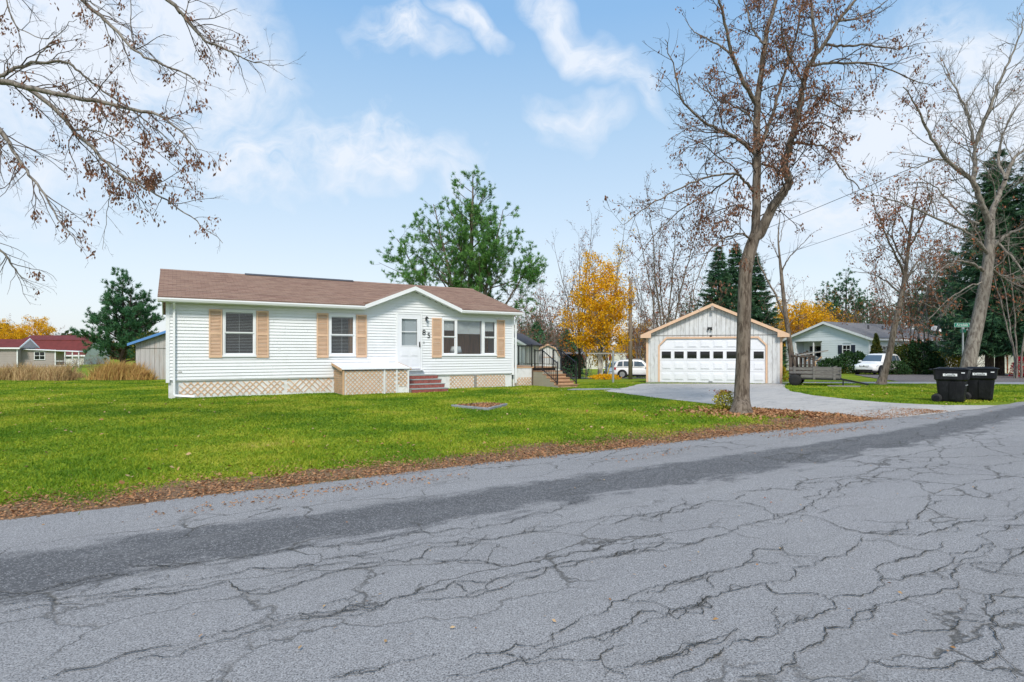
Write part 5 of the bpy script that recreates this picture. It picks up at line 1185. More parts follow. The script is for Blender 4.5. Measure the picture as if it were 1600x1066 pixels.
for sg in (0, 1):
    ya, yb_ = (-.35, BWD/2) if sg == 0 else (BWD+.35, BWD/2)
    MB().extr([(-.35, ya, bze-.35*slp+.08), (BL+.3, ya, bze-.35*slp+.08), (BL+.3, yb_, bzr+.08), (-.35, yb_, bzr+.08)], (0, 0, .06)).build('roof_slope', MATS['shingles_grey'], Bh)
    MB().extr([(-.37, ya, bze-.35*slp+.12), (-.37, yb_, bzr+.12), (-.37, yb_, bzr-.12), (-.37, ya, bze-.35*slp-.12)], (.04, 0, 0)).build('rake_board', MATS['white_trim'], Bh)
    MB().extr([(-.33, ya, bze-.35*slp+.03), (-.33, yb_, bzr+.03), (-.33, yb_, bzr+.05), (-.33, ya, bze-.35*slp+.05)], (.4, 0, 0)).build('rake_soffit', MATS['white_trim'], Bh)
    MB().box(-.35, BL+.3, min(ya, ya+(.04 if sg == 0 else -.04))-.001, max(ya, ya+(.04 if sg == 0 else -.04)), bze-.35*slp-.10, bze-.35*slp+.075).build('fascia', MATS['white_trim'], Bh)
MB().box(-.33, BL+.28, -.31, .03, bze-.06-.1, bze-.14).build('soffit', MATS['white_trim'], Bh)
for xx in (4.5, 7.3): MB().tube([(xx, 2.4, 3.9), (xx, 2.4, 4.75)], .09, 8).build('roof_vent', MATS['dark_roof'], Bh)
# lantern by the window
MB().tube([(4.2, -.05, 2.35), (4.2, -.2, 2.45), (4.2, -.2, 2.2)], .03, 6).build('wall_lantern', MATS['black_metal'], Bh)
# satellite dish
dl = Bh.matrix_basis @ Vector((13.4, .2, bze+.12))
o = thing('satellite_dish', 'grey satellite dish on the end of the blue house roof', 'satellite dish', dl, TH)
MB().tube([(0, 0, 0), (0, 0, .45), (0, -.12, .72)], .03, 8).build('mast', MATS['grey_metal'], o)
ds = MB().lathe([(.02, 0), (.28, .04), (.50, .13), (.52, .145), (.49, .145), (.27, .06), (.02, .02)], 24).build('reflector', MATS['grey_metal'], o, True); ds.location = (0, -.10, .85); ds.rotation_euler = (math.radians(64), 0, -.6)
MB().tube([(0, -.12, .6), (-.1, -.55, .75), (-.12, -.6, .85)], .02, 6).build('feed_arm', MATS['grey_metal'], o)

# --- white mobile home far behind
loc = at(880, 92.0)
Wm = thing('far_mobile_home', 'long cream mobile home with pale pink roof and maroon shutters behind the cars', 'house', (loc.x-2.5, loc.y, loc.z), math.radians(4))
WL = 21.0; lapwall(Wm, 0, WL, 0, .0, 2.95, MATS['cream_wall'], holes=[(9.0+i*4.4, 10.0+i*4.4, 1.35, 2.45) for i in range(3)], n=12)
MB().box(0.02, WL-.02, .06, 4.4, 0, 2.95).build('wall', MATS['cream_wall'], Wm)
for i in range(3): small_window(Wm, 9.08+i*4.4, 9.92+i*4.4, 1.43, 2.37, 0.0, 'red_roof')
MB().extr([(-.2, -.25, 2.92), (-.2, 2.2, 3.75), (-.2, 4.7, 2.92)], (WL+.4, 0, 0)).build('roof', MATS['pale_roof'], Wm); MB().box(-.2, WL+.2, -.27, -.22, 2.82, 2.96).build('fascia', MATS['white_trim'], Wm)
MB().box(5.2, 6.1, -.06, -.02, .3, 2.3).build('door', MATS['red_roof'], Wm)

# --- gambrel shed
loc = at(856, 50.0)
S1 = thing('gambrel_shed', 'small pale garden shed with barn-shaped roof and peach trim', 'shed', loc, math.radians(-8))
hw_, hgt = 1.05, 1.95; gp = [(-hw_, 0, 0), (hw_, 0, 0), (hw_, 0, hgt), (hw_*.62, 0, hgt+.72), (0, 0, hgt+1.0), (-hw_*.62, 0, hgt+.72), (-hw_, 0, hgt)]
MB().extr([(x, .03, z) for x, y, z in gp], (0, 3.0, 0)).build('wall', MATS['white_trim'], S1)
for i in range(7): 
    if i in (2, 3, 4): continue
    a = -hw_+i*2*hw_/7; MB().box(a+.01, a+2*hw_/7-.01, -.0, .029, 0, hgt).build('wall_board', MATS['white_trim'], S1)
rp = [(-hw_-.08, hgt-.06), (-hw_*.65, hgt+.76), (0, hgt+1.06), (hw_*.65, hgt+.76), (hw_+.08, hgt-.06)]
for (xa, za), (xb_, zb_) in zip(rp[:-1], rp[1:]):
    MB().extr([(xa, -.10, za), (xb_, -.10, zb_), (xb_, 3.12, zb_), (xa, 3.12, za)], (0, 0, .05)).build('roof_slope', MATS['dark_roof'], S1); MB().extr([(xa, -.13, za+.05), (xb_, -.13, zb_+.05), (xb_, -.13, zb_-.10), (xa, -.13, za-.10)], (0, .028, 0)).build('rake_board', MATS['tan_trim'], S1)
for sx in (-1, 1): MB().box(min(0.01*sx, .42*sx), max(.01*sx, .42*sx), -.03, -.001, .12, 1.85).build('door_leaf', MATS['door_white'], S1)
MB().box(-.50, -.43, -.035, -.001, .1, 1.93).box(.43, .50, -.035, -.001, .1, 1.93).box(-.43, .43, -.035, -.001, 1.86, 1.93).build('door_trim', MATS['tan_trim'], S1)
# --- white shed seen past the house corner
loc = at(792, 47.0)
S2 = thing('white_shed', 'white shed with dark roof just past the house corner', 'shed', loc, math.radians(-25))
MB().box(-1.6, 1.6, 0, 3, 0, 2.9).extr([(-1.6, 0, 2.9), (1.6, 0, 2.9), (0, 0, 3.75)], (0, 3, 0)).build('wall', MATS['white_trim'], S2)
for sx in (-1, 1): MB().extr([(sx*1.85, -.2, 2.78), (0, -.2, 3.78), (0, 3.2, 3.78), (sx*1.85, 3.2, 2.78)], (0, 0, .07)).build('roof_slope', MATS['dark_roof'], S2); MB().extr([(sx*1.85, -.23, 2.84), (0, -.23, 3.84), (0, -.23, 3.64), (sx*1.85, -.23, 2.62)], (0, .028, 0)).build('rake_board', MATS['white_trim'], S2)
# --- open carport with dark interior
loc = at(892, 58.0)
S3 = thing('carport', 'dark open lean-to between the garden shed and the birches', 'carport', loc, math.radians(3))
MB().extr([(-1.7, -.3, 2.45), (1.7, -.3, 2.45), (1.7, 3.2, 2.75), (-1.7, 3.2, 2.75)], (0, 0, .08)).build('roof', MATS['grey_roof'], S3); MB().box(-1.6, 1.6, 3.0, 3.08, 0, 2.6).box(-1.6, -1.52, 0, 3.0, 0, 2.4).build('wall', MATS['dark_wood'], S3)
for x in (-1.55, 1.5): MB().box(x, x+.10, -.1, 0, 0, 2.44).build('post', MATS['dark_wood'], S3)
for i, (x, h_) in enumerate(((-.9, 1.1), (-.2, .8), (.6, 1.3))): MB().box(x, x+.55, 1.2, 1.9, 0, h_).build('crate', MATS['dark_wood'], S3)

# --- left side: wooden shed with blue roof edge
loc = at(212, 32.0)
S4 = thing('board_shed', 'grey board shed with a blue metal roof edge left of the house', 'shed', loc, math.radians(6))
sw_, shh = 5.0, CH+(HZ-536)/F*32-loc.z
for i in range(20):
    a = i*.25; zt = shh+.36*min(a, sw_-a)
    MB().extr([(a+.006, random.uniform(-.006, .006), 0), (a+.244, 0, 0), (a+.244, 0, shh+.36*min(a+.244, sw_-a-.244)), (a+.006, 0, zt)], (0, .03, 0)).build('wall_board', MATS['barn_wood'], S4)
MB().extr([(0, .035, 0), (sw_, .035, 0), (sw_, .035, shh), (sw_/2, .035, shh+.36*sw_/2-.02), (0, .035, shh)], (0, 5, 0)).build('wall', MATS['barn_wood'], S4)
MB().box(0, sw_, -.03, -.008, shh-.3, shh-.27).build('joint_batten', MATS['grey_wood'], S4)
for sx in (0, 1):
    xe = -.28 if sx == 0 else sw_+.28; MB().extr([(xe, -.3, shh-.10), (sw_/2, -.3, shh+.9), (sw_/2, 5.2, shh+.9), (xe, 5.2, shh-.10)], (0, 0, .05)).build('roof_slope', MATS['blue_metal'], S4)
    MB().extr([(xe, -.33, shh-.03), (sw_/2, -.33, shh+.97), (sw_/2, -.33, shh+.83), (xe, -.33, shh-.17)], (0, .028, 0)).build('rake_board', MATS['blue_metal'], S4)
# --- far left: grey mobile home and barn with dark red roof
loc = at(28, 72.0)
S5 = thing('grey_mobile_home', 'grey mobile home with white corner trim and brown roof beyond the tall dry grass', 'house', loc, math.radians(20))
e_ = 2.55
MB().box(-9, 0, .03, 5, 0, e_).build('wall', MATS['grey_siding'], S5); lapwall(S5, -9, 0, 0, 0, e_, MATS['grey_siding'], n=12)
MB().box(.01, 3.6, 1.03, 4.4, 0, e_-.25).build('annex_wall', MATS['grey_siding'], S5); lapwall(S5, 0.01, 3.6, 1.0, 0, e_-.25, MATS['grey_siding'], n=11, holes=[(1.3, 2.5, 1.0, 2.1)])
small_window(S5, 1.38, 2.42, 1.08, 2.02, 1.0)
MB().box(-.12, .0, -.05, -.027, 0, e_).box(3.5, 3.62, .94, .97, 0, e_-.25).build('corner_board', MATS['white_trim'], S5)
MB().extr([(-9.2, -.3, e_), (-9.2, 2.5, e_+1.15), (-9.2, 5.3, e_)], (9.5, 0, 0)).build('roof', MATS['red_roof'], S5)
MB().box(-9.2, .3, -.34, -.301, e_-.14, e_+.05).build('fascia', MATS['white_trim'], S5)
for ya, za, yb_, zb_ in ((-.32, e_+.04, 2.5, e_+1.2), (5.3, e_+.04, 2.5, e_+1.2)): MB().bar((.32, ya, za), (.32, yb_, zb_), .05, .18).build('rake_board', MATS['white_trim'], S5)
MB().extr([(.301, -.2, e_+.0), (.301, 5.2, e_), (.301, 2.5, e_+1.08)], (.01, 0, 0)).build('gable_wall', MATS['grey_siding'], S5)
MB().extr([(0.31, .7, e_-.22), (6.2, .7, e_-.52), (6.2, 4.6, e_-.52), (.31, 4.6, e_-.22)], (0, 0, .10)).build('annex_roof', MATS['white_trim'], S5)
for x in (4.6, 5.4, 6.1): MB().box(x, x+.1, .8, .9, 0, e_-.48).build('porch_post', MATS['white_trim'], S5)
MB().box(3.7, 6.2, .85, .9, .8, .9).box(3.7, 6.2, .85, .9, .2, .28).build('porch_rail', MATS['white_trim'], S5)
loc = at(75, 92.0)
S6 = thing('red_roofed_barn', 'long low building with a broad dark red gambrel roof', 'barn', loc, math.radians(8))
bl_ = 11.0; cz = CH+(HZ-573)/F*92-loc.z
z0_, z1_, z2_ = CH+(HZ-556)/F*92-loc.z, CH+(HZ-533)/F*92-loc.z, CH+(HZ-525)/F*92-loc.z
MB().box(-bl_/2+.5, bl_/2-.4, .3, 8, 0, z0_+.05).build('wall', MATS['cream_wall'], S6)
MB().extr([(-bl_/2, 0, z0_), (bl_/2, 0, z0_), (bl_/2, 2.4, z1_), (-bl_/2, 2.4, z1_)], (0, 0, .12)).build('roof_slope', MATS['red_roof'], S6); MB().extr([(-bl_/2, 2.35, z1_+.12), (bl_/2, 2.35, z1_+.12), (bl_/2, 5, z2_+.12), (-bl_/2, 5, z2_+.12)], (0, 0, .12)).build('roof_slope', MATS['red_roof'], S6)
MB().extr([(bl_/2-.4, .3, z0_), (bl_/2-.4, 2.4, z1_), (bl_/2-.4, 5, z2_), (bl_/2-.4, 8, z0_)], (.08, 0, 0)).build('gable_wall', MATS['cream_wall'], S6)
MB().box(-bl_/2, bl_/2, -.05, -.001, z0_-.12, z0_+.12).build('fascia', MATS['white_trim'], S6)
for x in (-2.2, .2, 2.3): MB().box(x, x+1.0, .24, .299, 1.0, 1.9).build('window', MATS['car_glass'], S6)
# --- white building behind the spruces on the right
loc = at(1580, 53.0)
S7 = thing('white_outbuilding', 'long low white outbuilding behind the dark spruces', 'outbuilding', loc, math.radians(-6))
lapwall(S7, -5.5, 8, 0, 0, 2.2, MATS['cream_wall'], n=5, name='wall_panel'); MB().box(-5.45, 8, .06, 5, 0, 2.2).build('wall', MATS['cream_wall'], S7)
MB().extr([(-5.8, -.4, 2.15), (-5.8, 2.5, 3.1), (-5.8, 5.4, 2.15)], (14, 0, 0)).build('roof', MATS['dark_roof'], S7)
for x in (-3.2, -.4, 2.4): MB().box(x, x+.09, -.08, -.026, 0, 2.2).build('batten', MATS['rust'], S7)
# ================================================================== trees
UP = np.array([0, 0, 1.0])
def nrm(v): return v/(np.linalg.norm(v)+1e-12)
class Tree:
    def __init__(s, seed): s.r = np.random.default_rng(seed); s.paths = []; s.tips = []; s.twigs = []
    def add(s, pts, rad, twig=False): (s.twigs if twig else s.paths).append((np.asarray(pts, float), np.asarray(rad, float)))
    def grow(s, p, d, L, r, lvl, dens, ratio=.5, ang=(.5, 1.0), wig=.12, trop=.04, seg=.22, rmin=.004, taper=.3, sag=0.0, start=.2, tw=.03):
        R = s.r; n = max(3, min(14, int(L/seg))); st = L/n; pts = [p]; d = nrm(np.asarray(d, float)); ds = [d]
        for i in range(n):
            d = nrm(d + R.normal(0, wig, 3) + UP*(trop - sag*i/n)); p = p + d*st; pts.append(p); ds.append(d)
        rad = np.maximum(rmin*.6, r*(1-(1-taper)*np.linspace(0, 1, n+1)))
        s.add(pts, rad, r < tw)
        if lvl == 0: s.tips.append((np.array(pts), np.array(ds), L)); return
        s.branch(np.array(pts), np.array(ds), rad, L, lvl-1, dens, ratio, ang, wig, trop, seg, rmin, taper, sag, start, tw)
    def branch(s, pts, ds, rad, L, lvl, dens, ratio, ang, wig, trop, seg, rmin, taper, sag, start, tw, clen=None, rr=.55):
        R = s.r; dn = dens[lvl]; k = R.poisson(L*dn) if L*dn > 2 else max(1, int(round(L*dn+R.random()*.6))); az = R.uniform(0, 6.28)
        for j in range(k):
            t_ = start + (1-start)*(j+R.random())/k; f = t_*(len(pts)-1); i = min(int(f), len(pts)-2); q = pts[i]+(pts[i+1]-pts[i])*(f-i); dd = ds[min(i+1, len(ds)-1)]
            az += 2.4+R.normal(0, .5); a = R.uniform(*ang); o1 = nrm(np.cross(dd, R.normal(0, 1, 3))); o1 = o1*math.cos(az)+np.cross(dd, o1)*math.sin(az)
            nd = dd*math.cos(a)+o1*math.sin(a)
            base = clen if clen else L*ratio
            cl = base*(1.15-.65*t_)*R.uniform(.6, 1.25)
            s.grow(q, nd, cl, max(rmin, min(rad[i]*.6, .003+.0085*cl)), lvl, dens, ratio, ang, wig, trop, seg, rmin, taper, sag, .2, tw)
    def limb(s, P3, r0, r1, sub=6, jit=.0):
        """smooth 3-D curve through traced points"""
        P3 = np.asarray(P3, float); n = len(P3); ext = np.vstack([2*P3[0]-P3[1], P3, 2*P3[-1]-P3[-2]]); out = []
        for i in range(n-1):
            a, b, c, d = ext[i:i+4]
            for k in range(sub):
                t_ = k/sub; out.append(.5*((2*b)+(c-a)*t_+(2*a-5*b+4*c-d)*t_*t_+(3*b-a-3*c+d)*t_**3))
        out.append(P3[-1]); out = np.array(out); out[1:-1] += s.r.normal(0, jit, (len(out)-2, 3))
        rad = (np.interp(np.linspace(0, 1, len(out)), np.linspace(0, 1, len(r0)), r0) if hasattr(r0, '__len__') else np.linspace(r0, r1, len(out)))
        s.add(out, rad); ds = np.gradient(out, axis=0); ds /= np.linalg.norm(ds, axis=1, keepdims=True)+1e-9
        return out, ds, rad, np.linalg.norm(np.diff(out, axis=0), axis=1).sum()
def tubes(name, paths, big=.04):
    Vs = []; Fs = []; b = 0
    for pts, rad in paths:
        n = 12 if rad[0] > .1 else (7 if rad[0] > big else (5 if rad[0] > .015 else 3)); k = len(pts)
        tg = np.gradient(pts, axis=0); tg /= np.linalg.norm(tg, axis=1, keepdims=True)+1e-9
        ref = np.array([.31, .95, .1]) if abs(tg[0, 1]) < .8 else np.array([.95, .1, .31])
        x = np.cross(tg, ref); x /= np.linalg.norm(x, axis=1, keepdims=True)+1e-9; y = np.cross(tg, x)
        a = np.arange(n)*2*pi/n
        ring = pts[:, None, :] + rad[:, None, None]*(x[:, None, :]*np.cos(a)[None, :, None] + y[:, None, :]*np.sin(a)[None, :, None])
        Vs.append(ring.reshape(-1, 3)); i = np.arange(k-1)[:, None]*n; j = np.arange(n)[None, :]; j2 = (j+1) % n
        Fs.append((np.stack([i+j, i+j2, i+n+j2, i+n+j], -1).reshape(-1, 4))+b); b += k*n
    return arr_mesh(name, np.vstack(Vs), np.vstack(Fs), 4)
def leafq(C, size, hang=0.0, ratio=.5, R=RNG, out=None):
    C = np.asarray(C, float); n = len(C); e = R.normal(0, 1, (n, 3)); e[:, 2] -= hang*1.5
    if out is not None: e += out
    e /= np.linalg.norm(e, axis=1, keepdims=True); f = np.cross(e, R.normal(0, 1, (n, 3))); f /= np.linalg.norm(f, axis=1, keepdims=True)+1e-9
    s_ = (size*R.uniform(.6, 1.35, n))[:, None]; V = np.stack([C, C+e*s_*.5+f*s_*ratio*.5, C+e*s_, C+e*s_*.5-f*s_*ratio*.5], 1).reshape(-1, 3)
    return V, np.arange(4*n).reshape(-1, 4)
def needles(C, Dv, k, ln, wd, spread, R=RNG):
    """k slim blades fanning out from each tuft"""
    C = np.repeat(C, k, 0); Dv = np.repeat(Dv, k, 0); n = len(C); e = Dv + R.normal(0, spread*1.25, (n, 3)); e /= np.linalg.norm(e, axis=1, keepdims=True)+1e-9
    f = np.cross(e, R.normal(0, 1, (n, 3))); f /= np.linalg.norm(f, axis=1, keepdims=True)+1e-9; s_ = (ln*R.uniform(.6, 1.2, n))[:, None]
    w_ = (wd*R.uniform(.7, 1.3, n))[:, None]
    return np.stack([C-f*w_, C+f*w_, C+e*s_], 1).reshape(-1, 3), np.arange(3*n).reshape(-1, 3)
def tips_pts(T, per, R, tail=.15):
    C = []; Dd = []
    for pts, ds, L in T.tips:
        m_ = max(1, int(R.poisson(per*max(.3, L)))); f = R.uniform(tail, 1, m_)*(len(pts)-1); i = np.minimum(f.astype(int), len(pts)-2)
        C.append(pts[i]+(pts[i+1]-pts[i])*(f-i)[:, None]); Dd.append(ds[np.minimum(i+1, len(ds)-1)])
    return np.vstack(C), np.vstack(Dd)
def plant(name, label, cat, base, T, bark, twig=None, crown=None, crown_mat=None, k=4, group=None):
    o = thing(name, label, cat, tuple(base), 0, group); b = np.array(base, float)
    if T.paths: link('trunk', tubes('trunk', [(p-b, r) for p, r in T.paths]), MATS[bark], o, True)
    if T.twigs: link('branches', tubes('branches', [(p-b, r) for p, r in T.twigs]), MATS[twig or bark], o, True)['kind'] = 'stuff'
    if crown is not None:
        V, Fc = crown; link('crown', arr_mesh('crown', V-b, Fc, k), MATS[crown_mat], o)
    return o
def pl(lst, Y, dy=0.0, n0=0): return [tuple(P(x, y, Y + dy*i/(max(1, len(lst)-1)))) for i, (x, y) in enumerate(lst)]

# ---------- big tree in front of the garage
T = Tree(11); Y0 = 13.4; base = G(1158, 646)
trunk = [(base.x, base.y, -.08), (base.x+.01, base.y, .10)] + pl([(1159, 618), (1161, 560), (1163, 480), (1165, 425), (1172, 392), (1180, 368)], Y0)
T.limb(trunk, [.34, .235, .175, .158, .152, .15, .145, .125], None, 6)
LB = [([(1177, 384), (1181, 338), (1183, 248), (1183, 165), (1188, 124), (1196, 62), (1212, 0), (1222, -60), (1226, -110)], .17, .035, .6), ([(1183, 165), (1160, 125), (1142, 82), (1130, 25), (1117, -25), (1112, -70)], .085, .02, -1.2), ([(1179, 240), (1160, 222), (1142, 210), (1113, 198), (1085, 178), (1064, 153), (1051, 99), (1039, 62)], .075, .012, -1.0),
      ([(1184, 236), (1200, 200), (1212, 165), (1229, 103), (1245, 50), (1258, -20), (1262, -80)], .08, .02, 1.6), ([(1182, 372), (1193, 352), (1208, 322), (1222, 303), (1233, 285), (1226, 256), (1237, 219), (1250, 165), (1254, 136), (1266, 99), (1283, 74), (1311, 33), (1340, -5), (1362, -50)], .19, .03, -.9),
      ([(1278, 82), (1270, 33), (1266, -10), (1260, -70)], .075, .02, .5), ([(1288, 70), (1320, 72), (1353, 70), (1390, 76), (1415, 74), (1437, 68)], .05, .008, -1.4), ([(1268, 103), (1310, 98), (1353, 99), (1386, 107), (1435, 128), (1462, 134)], .055, .010, .9), ([(1237, 222), (1265, 226), (1291, 231), (1311, 260), (1336, 289), (1356, 303)], .05, .008, -1.2),
      ([(1178, 300), (1160, 280), (1146, 272), (1105, 277), (1056, 297), (1002, 330), (973, 352)], .06, .008, -1.0), ([(1176, 382), (1165, 368), (1150, 366), (1125, 376), (1105, 398), (1088, 440), (1080, 475)], .045, .007, -1.2), ([(1231, 282), (1220, 268), (1200, 258), (1178, 258), (1150, 248), (1110, 250)], .05, .008, 1.4),
      ([(1250, 165), (1270, 150), (1300, 160), (1330, 175), (1360, 168)], .045, .008, 1.2), ([(1255, 130), (1240, 100), (1225, 60), (1220, 10)], .045, .012, -1.0), ([(1311, 33), (1340, 28), (1375, 10), (1400, -15)], .045, .01, 1.0), ([(1140, 82), (1110, 62), (1085, 50), (1070, 30)], .04, .008, .8), ([(1183, 200), (1160, 172), (1130, 160), (1100, 140), (1075, 118)], .04, .008, 1.5),
      ([(1195, 70), (1175, 45), (1165, 10), (1150, -40)], .045, .012, 1.2), ([(1240, 210), (1270, 190), (1300, 200), (1325, 215)], .04, .007, -1.6), ([(1150, 272), (1110, 300), (1060, 330), (1020, 372), (995, 410)], .035, .006, .8), ([(1178, 330), (1150, 322), (1120, 330), (1085, 350), (1050, 380)], .03, .006, 1.3)]
for ln_, r0, r1, dy in LB:
    p, d, r, L = T.limb(pl(ln_, Y0, dy), r0*.64, max(.006, r1*.6), 5, .012)
    T.branch(p, d, r, L, 2, [6.2, 4.8, 4.4], .46, (.45, 1.15), .17, .0, .15, .0046, .35, .05, .10, .022, clen=min(1.5, .4+L*.26))
C, Dd = tips_pts(T, 4.5, T.r, .2)
k = T.r.random(len(C)) < np.clip(.36+.5*np.sin(C[:, 0]*1.3+C[:, 2]*.9)*np.sin(C[:, 2]*1.1), .12, .9); C = C[k]
C = np.repeat(C, T.r.integers(4, 11, len(C)), 0); C = C + T.r.normal(0, .055, C.shape)
plant('ash_tree', 'tall tree with forked grey trunk and brown seed clusters in front of the garage', 'tree', base, T, 'bark', 'bark_twig', leafq(C, .072, 1.2, .45, T.r), 'brown_leaf')

# ---------- tree at the left whose limbs hang into the picture
T = Tree(21); Y0 = 9.0; bx = P(-330, 551, Y0); base = Vector((bx.x, bx.y, 0))
T.limb([(bx.x, Y0, -.05), (bx.x+.05, Y0, .3), tuple(P(-325, 400, Y0)), tuple(P(-318, 250, Y0)), tuple(P(-300, 160, Y0)), tuple(P(-310, 60, Y0)), tuple(P(-330, -60, Y0)), tuple(P(-320, -200, Y0))], [.42, .30, .27, .26, .25, .20, .15, .06], None, 5)
LB = [([(-302, 165), (-200, 150), (-100, 128), (0, 127), (42, 137), (84, 146), (148, 158), (211, 171), (253, 182), (287, 211), (312, 241)], .13, .010, -1.2), ([(45, 139), (84, 169), (114, 203), (144, 230), (169, 258), (211, 287), (253, 308), (296, 338), (348, 380)], .078, .007, -.6), ([(-100, 128), (-40, 132), (0, 120), (21, 108), (51, 99), (101, 97), (131, 118), (169, 148), (220, 182), (262, 220), (314, 272)], .075, .008, .8),
      ([(-310, 60), (-150, -50), (0, -60), (90, -35), (127, 0), (156, 25), (186, 51), (211, 80), (253, 101), (296, 118), (312, 131)], .10, .007, -1.0), ([(-325, -40), (-100, -150), (120, -110), (262, 0), (287, 25), (321, 63), (359, 80), (388, 95), (443, 103)], .10, .006, .5), ([(-300, 180), (-150, 165), (-50, 170), (0, 203), (21, 236), (42, 266), (68, 304), (97, 350), (127, 388)], .09, .006, -1.4),
      ([(-305, 200), (-150, 260), (-60, 330), (0, 388), (25, 422), (42, 443)], .08, .005, .6), ([(51, 99), (72, 74), (95, 50), (120, 30)], .028, .008, .4), ([(148, 158), (170, 190), (200, 215), (240, 235), (275, 262), (310, 300)], .030, .006, 1.2), ([(211, 287), (240, 290), (275, 292), (312, 300)], .022, .005, .8), ([(211, 80), (205, 50), (205, 0), (200, -40)], .025, .01, .7),
      ([(127, 0), (150, 10), (165, 40), (172, 75), (180, 100)], .022, .005, -.9), ([(169, 258), (172, 300), (166, 340), (160, 390)], .020, .004, .3), ([(0, -60), (10, 0), (30, 45), (70, 60), (86, 50)], .03, .008, -.5), ([(114, 203), (150, 205), (190, 225), (230, 262), (262, 300)], .03, .006, -.9), ([(253, 182), (290, 190), (312, 215)], .02, .005, .5), ([(287, 25), (300, 0), (330, 10), (360, 30)], .02, .005, .5)]
for ln_, r0, r1, dy in LB:
    p, d, r, L = T.limb(pl(ln_, Y0, dy), r0*.50, max(.003, r1*.6), 5, .009)
    T.branch(p, d, r, L, 2, [7.5, 5.2, 4.2], .46, (.4, 1.1), .17, -.01, .10, .0022, .35, .10, .12, .015, clen=min(.95, .25+L*.16))
C, Dd = tips_pts(T, 3.0, T.r, .3); px_ = C[:, 0]/C[:, 1]*F+800; py_ = HZ-(C[:, 2]-CH)/C[:, 1]*F
dens_ = np.exp(-((px_-250)/100)**2-((py_-300)/70)**2)*1.0 + .35*np.exp(-((px_-150)/100)**2-((py_-250)/80)**2) + .16
k = T.r.random(len(C)) < dens_*.85; k &= T.r.random(len(C)) < .55; C = np.repeat(C[k], T.r.integers(10, 26, k.sum()), 0); C = C + T.r.normal(0, .042, C.shape)*np.array([1, 1, 1.3])
plant('maple_tree', 'bare tree whose leaning limbs with brown seed clusters hang over the lawn', 'tree', base, T, 'bark_grey', 'bark_twig', leafq(C, .058, 1.6, .42, T.r), 'brown_leaf')

# ---------- big bare tree behind the bins
T = Tree(31); Y0 = 20.5; base = Vector((P(1509, 551, Y0).x, Y0, g1(0, Y0)))
T.limb([(base.x-.1, Y0, -.05)]+pl([(1509, 600), (1513, 570), (1525, 515), (1538, 450), (1545, 400), (1548, 345)], Y0), [.36, .27, .235, .21, .19, .17, .13], None, 5)
LB = [([(1546, 350), (1535, 320), (1518, 281), (1481, 252), (1456, 215), (1435, 173), (1411, 136)], .17, .025, -1.5), ([(1520, 284), (1523, 255), (1522, 227), (1510, 173), (1489, 132), (1472, 91)], .13, .02, 1.5), ([(1523, 228), (1533, 200), (1547, 165), (1567, 116), (1588, 70), (1600, 30)], .12, .02, -.5), ([(1548, 345), (1555, 318), (1571, 281), (1584, 248), (1610, 225), (1650, 170)], .17, .03, .8),
      ([(1545, 400), (1530, 380), (1510, 363), (1456, 338), (1394, 314), (1350, 298)], .10, .015, -2.0), ([(1540, 425), (1520, 412), (1497, 408), (1472, 420), (1445, 448)], .09, .012, -1.6), ([(1545, 395), (1570, 370), (1600, 355), (1650, 330)], .12, .02, -1.0), ([(1548, 370), (1580, 400), (1610, 440), (1640, 480)], .08, .012, -1.5), ([(1543, 410), (1560, 430), (1590, 445), (1625, 450)], .07, .012, 1.5), ([(1481, 252), (1460, 250), (1430, 262), (1400, 258)], .06, .012, -1.0),
      ([(1530, 350), (1500, 335), (1470, 300), (1440, 285), (1410, 290)], .07, .012, 1.8), ([(1538, 440), (1510, 450), (1480, 470), (1450, 500)], .05, .01, -1.0), ([(1571, 281), (1560, 240), (1575, 190), (1600, 150)], .09, .015, 1.6)]
for ln_, r0, r1, dy in LB:
    p, d, r, L = T.limb(pl(ln_, Y0, dy), r0*.65, max(.008, r1*.6), 5, .018)
    T.branch(p, d, r, L, 2, [5.0, 4.0, 3.8], .5, (.45, 1.0), .15, .03, .22, .0060, .35, .06, .12, .035, clen=min(1.9, .45+L*.30))
C, Dd = tips_pts(T, 1.3, T.r, .3); px_ = C[:, 0]/C[:, 1]*F+800; py_ = HZ-(C[:, 2]-CH)/C[:, 1]*F; k = (T.r.random(len(C)) < .16*((px_ < 1500) & (py_ > 180))+.02); C = np.repeat(C[k], 4, 0); C = C+T.r.normal(0, .06, C.shape)
plant('bare_tree', 'large bare grey tree with thick leaning trunk behind the bins', 'tree', base, T, 'bark_grey', 'bark_grey', leafq(C, .09, 1.0, .55, T.r), 'rust_leaf')

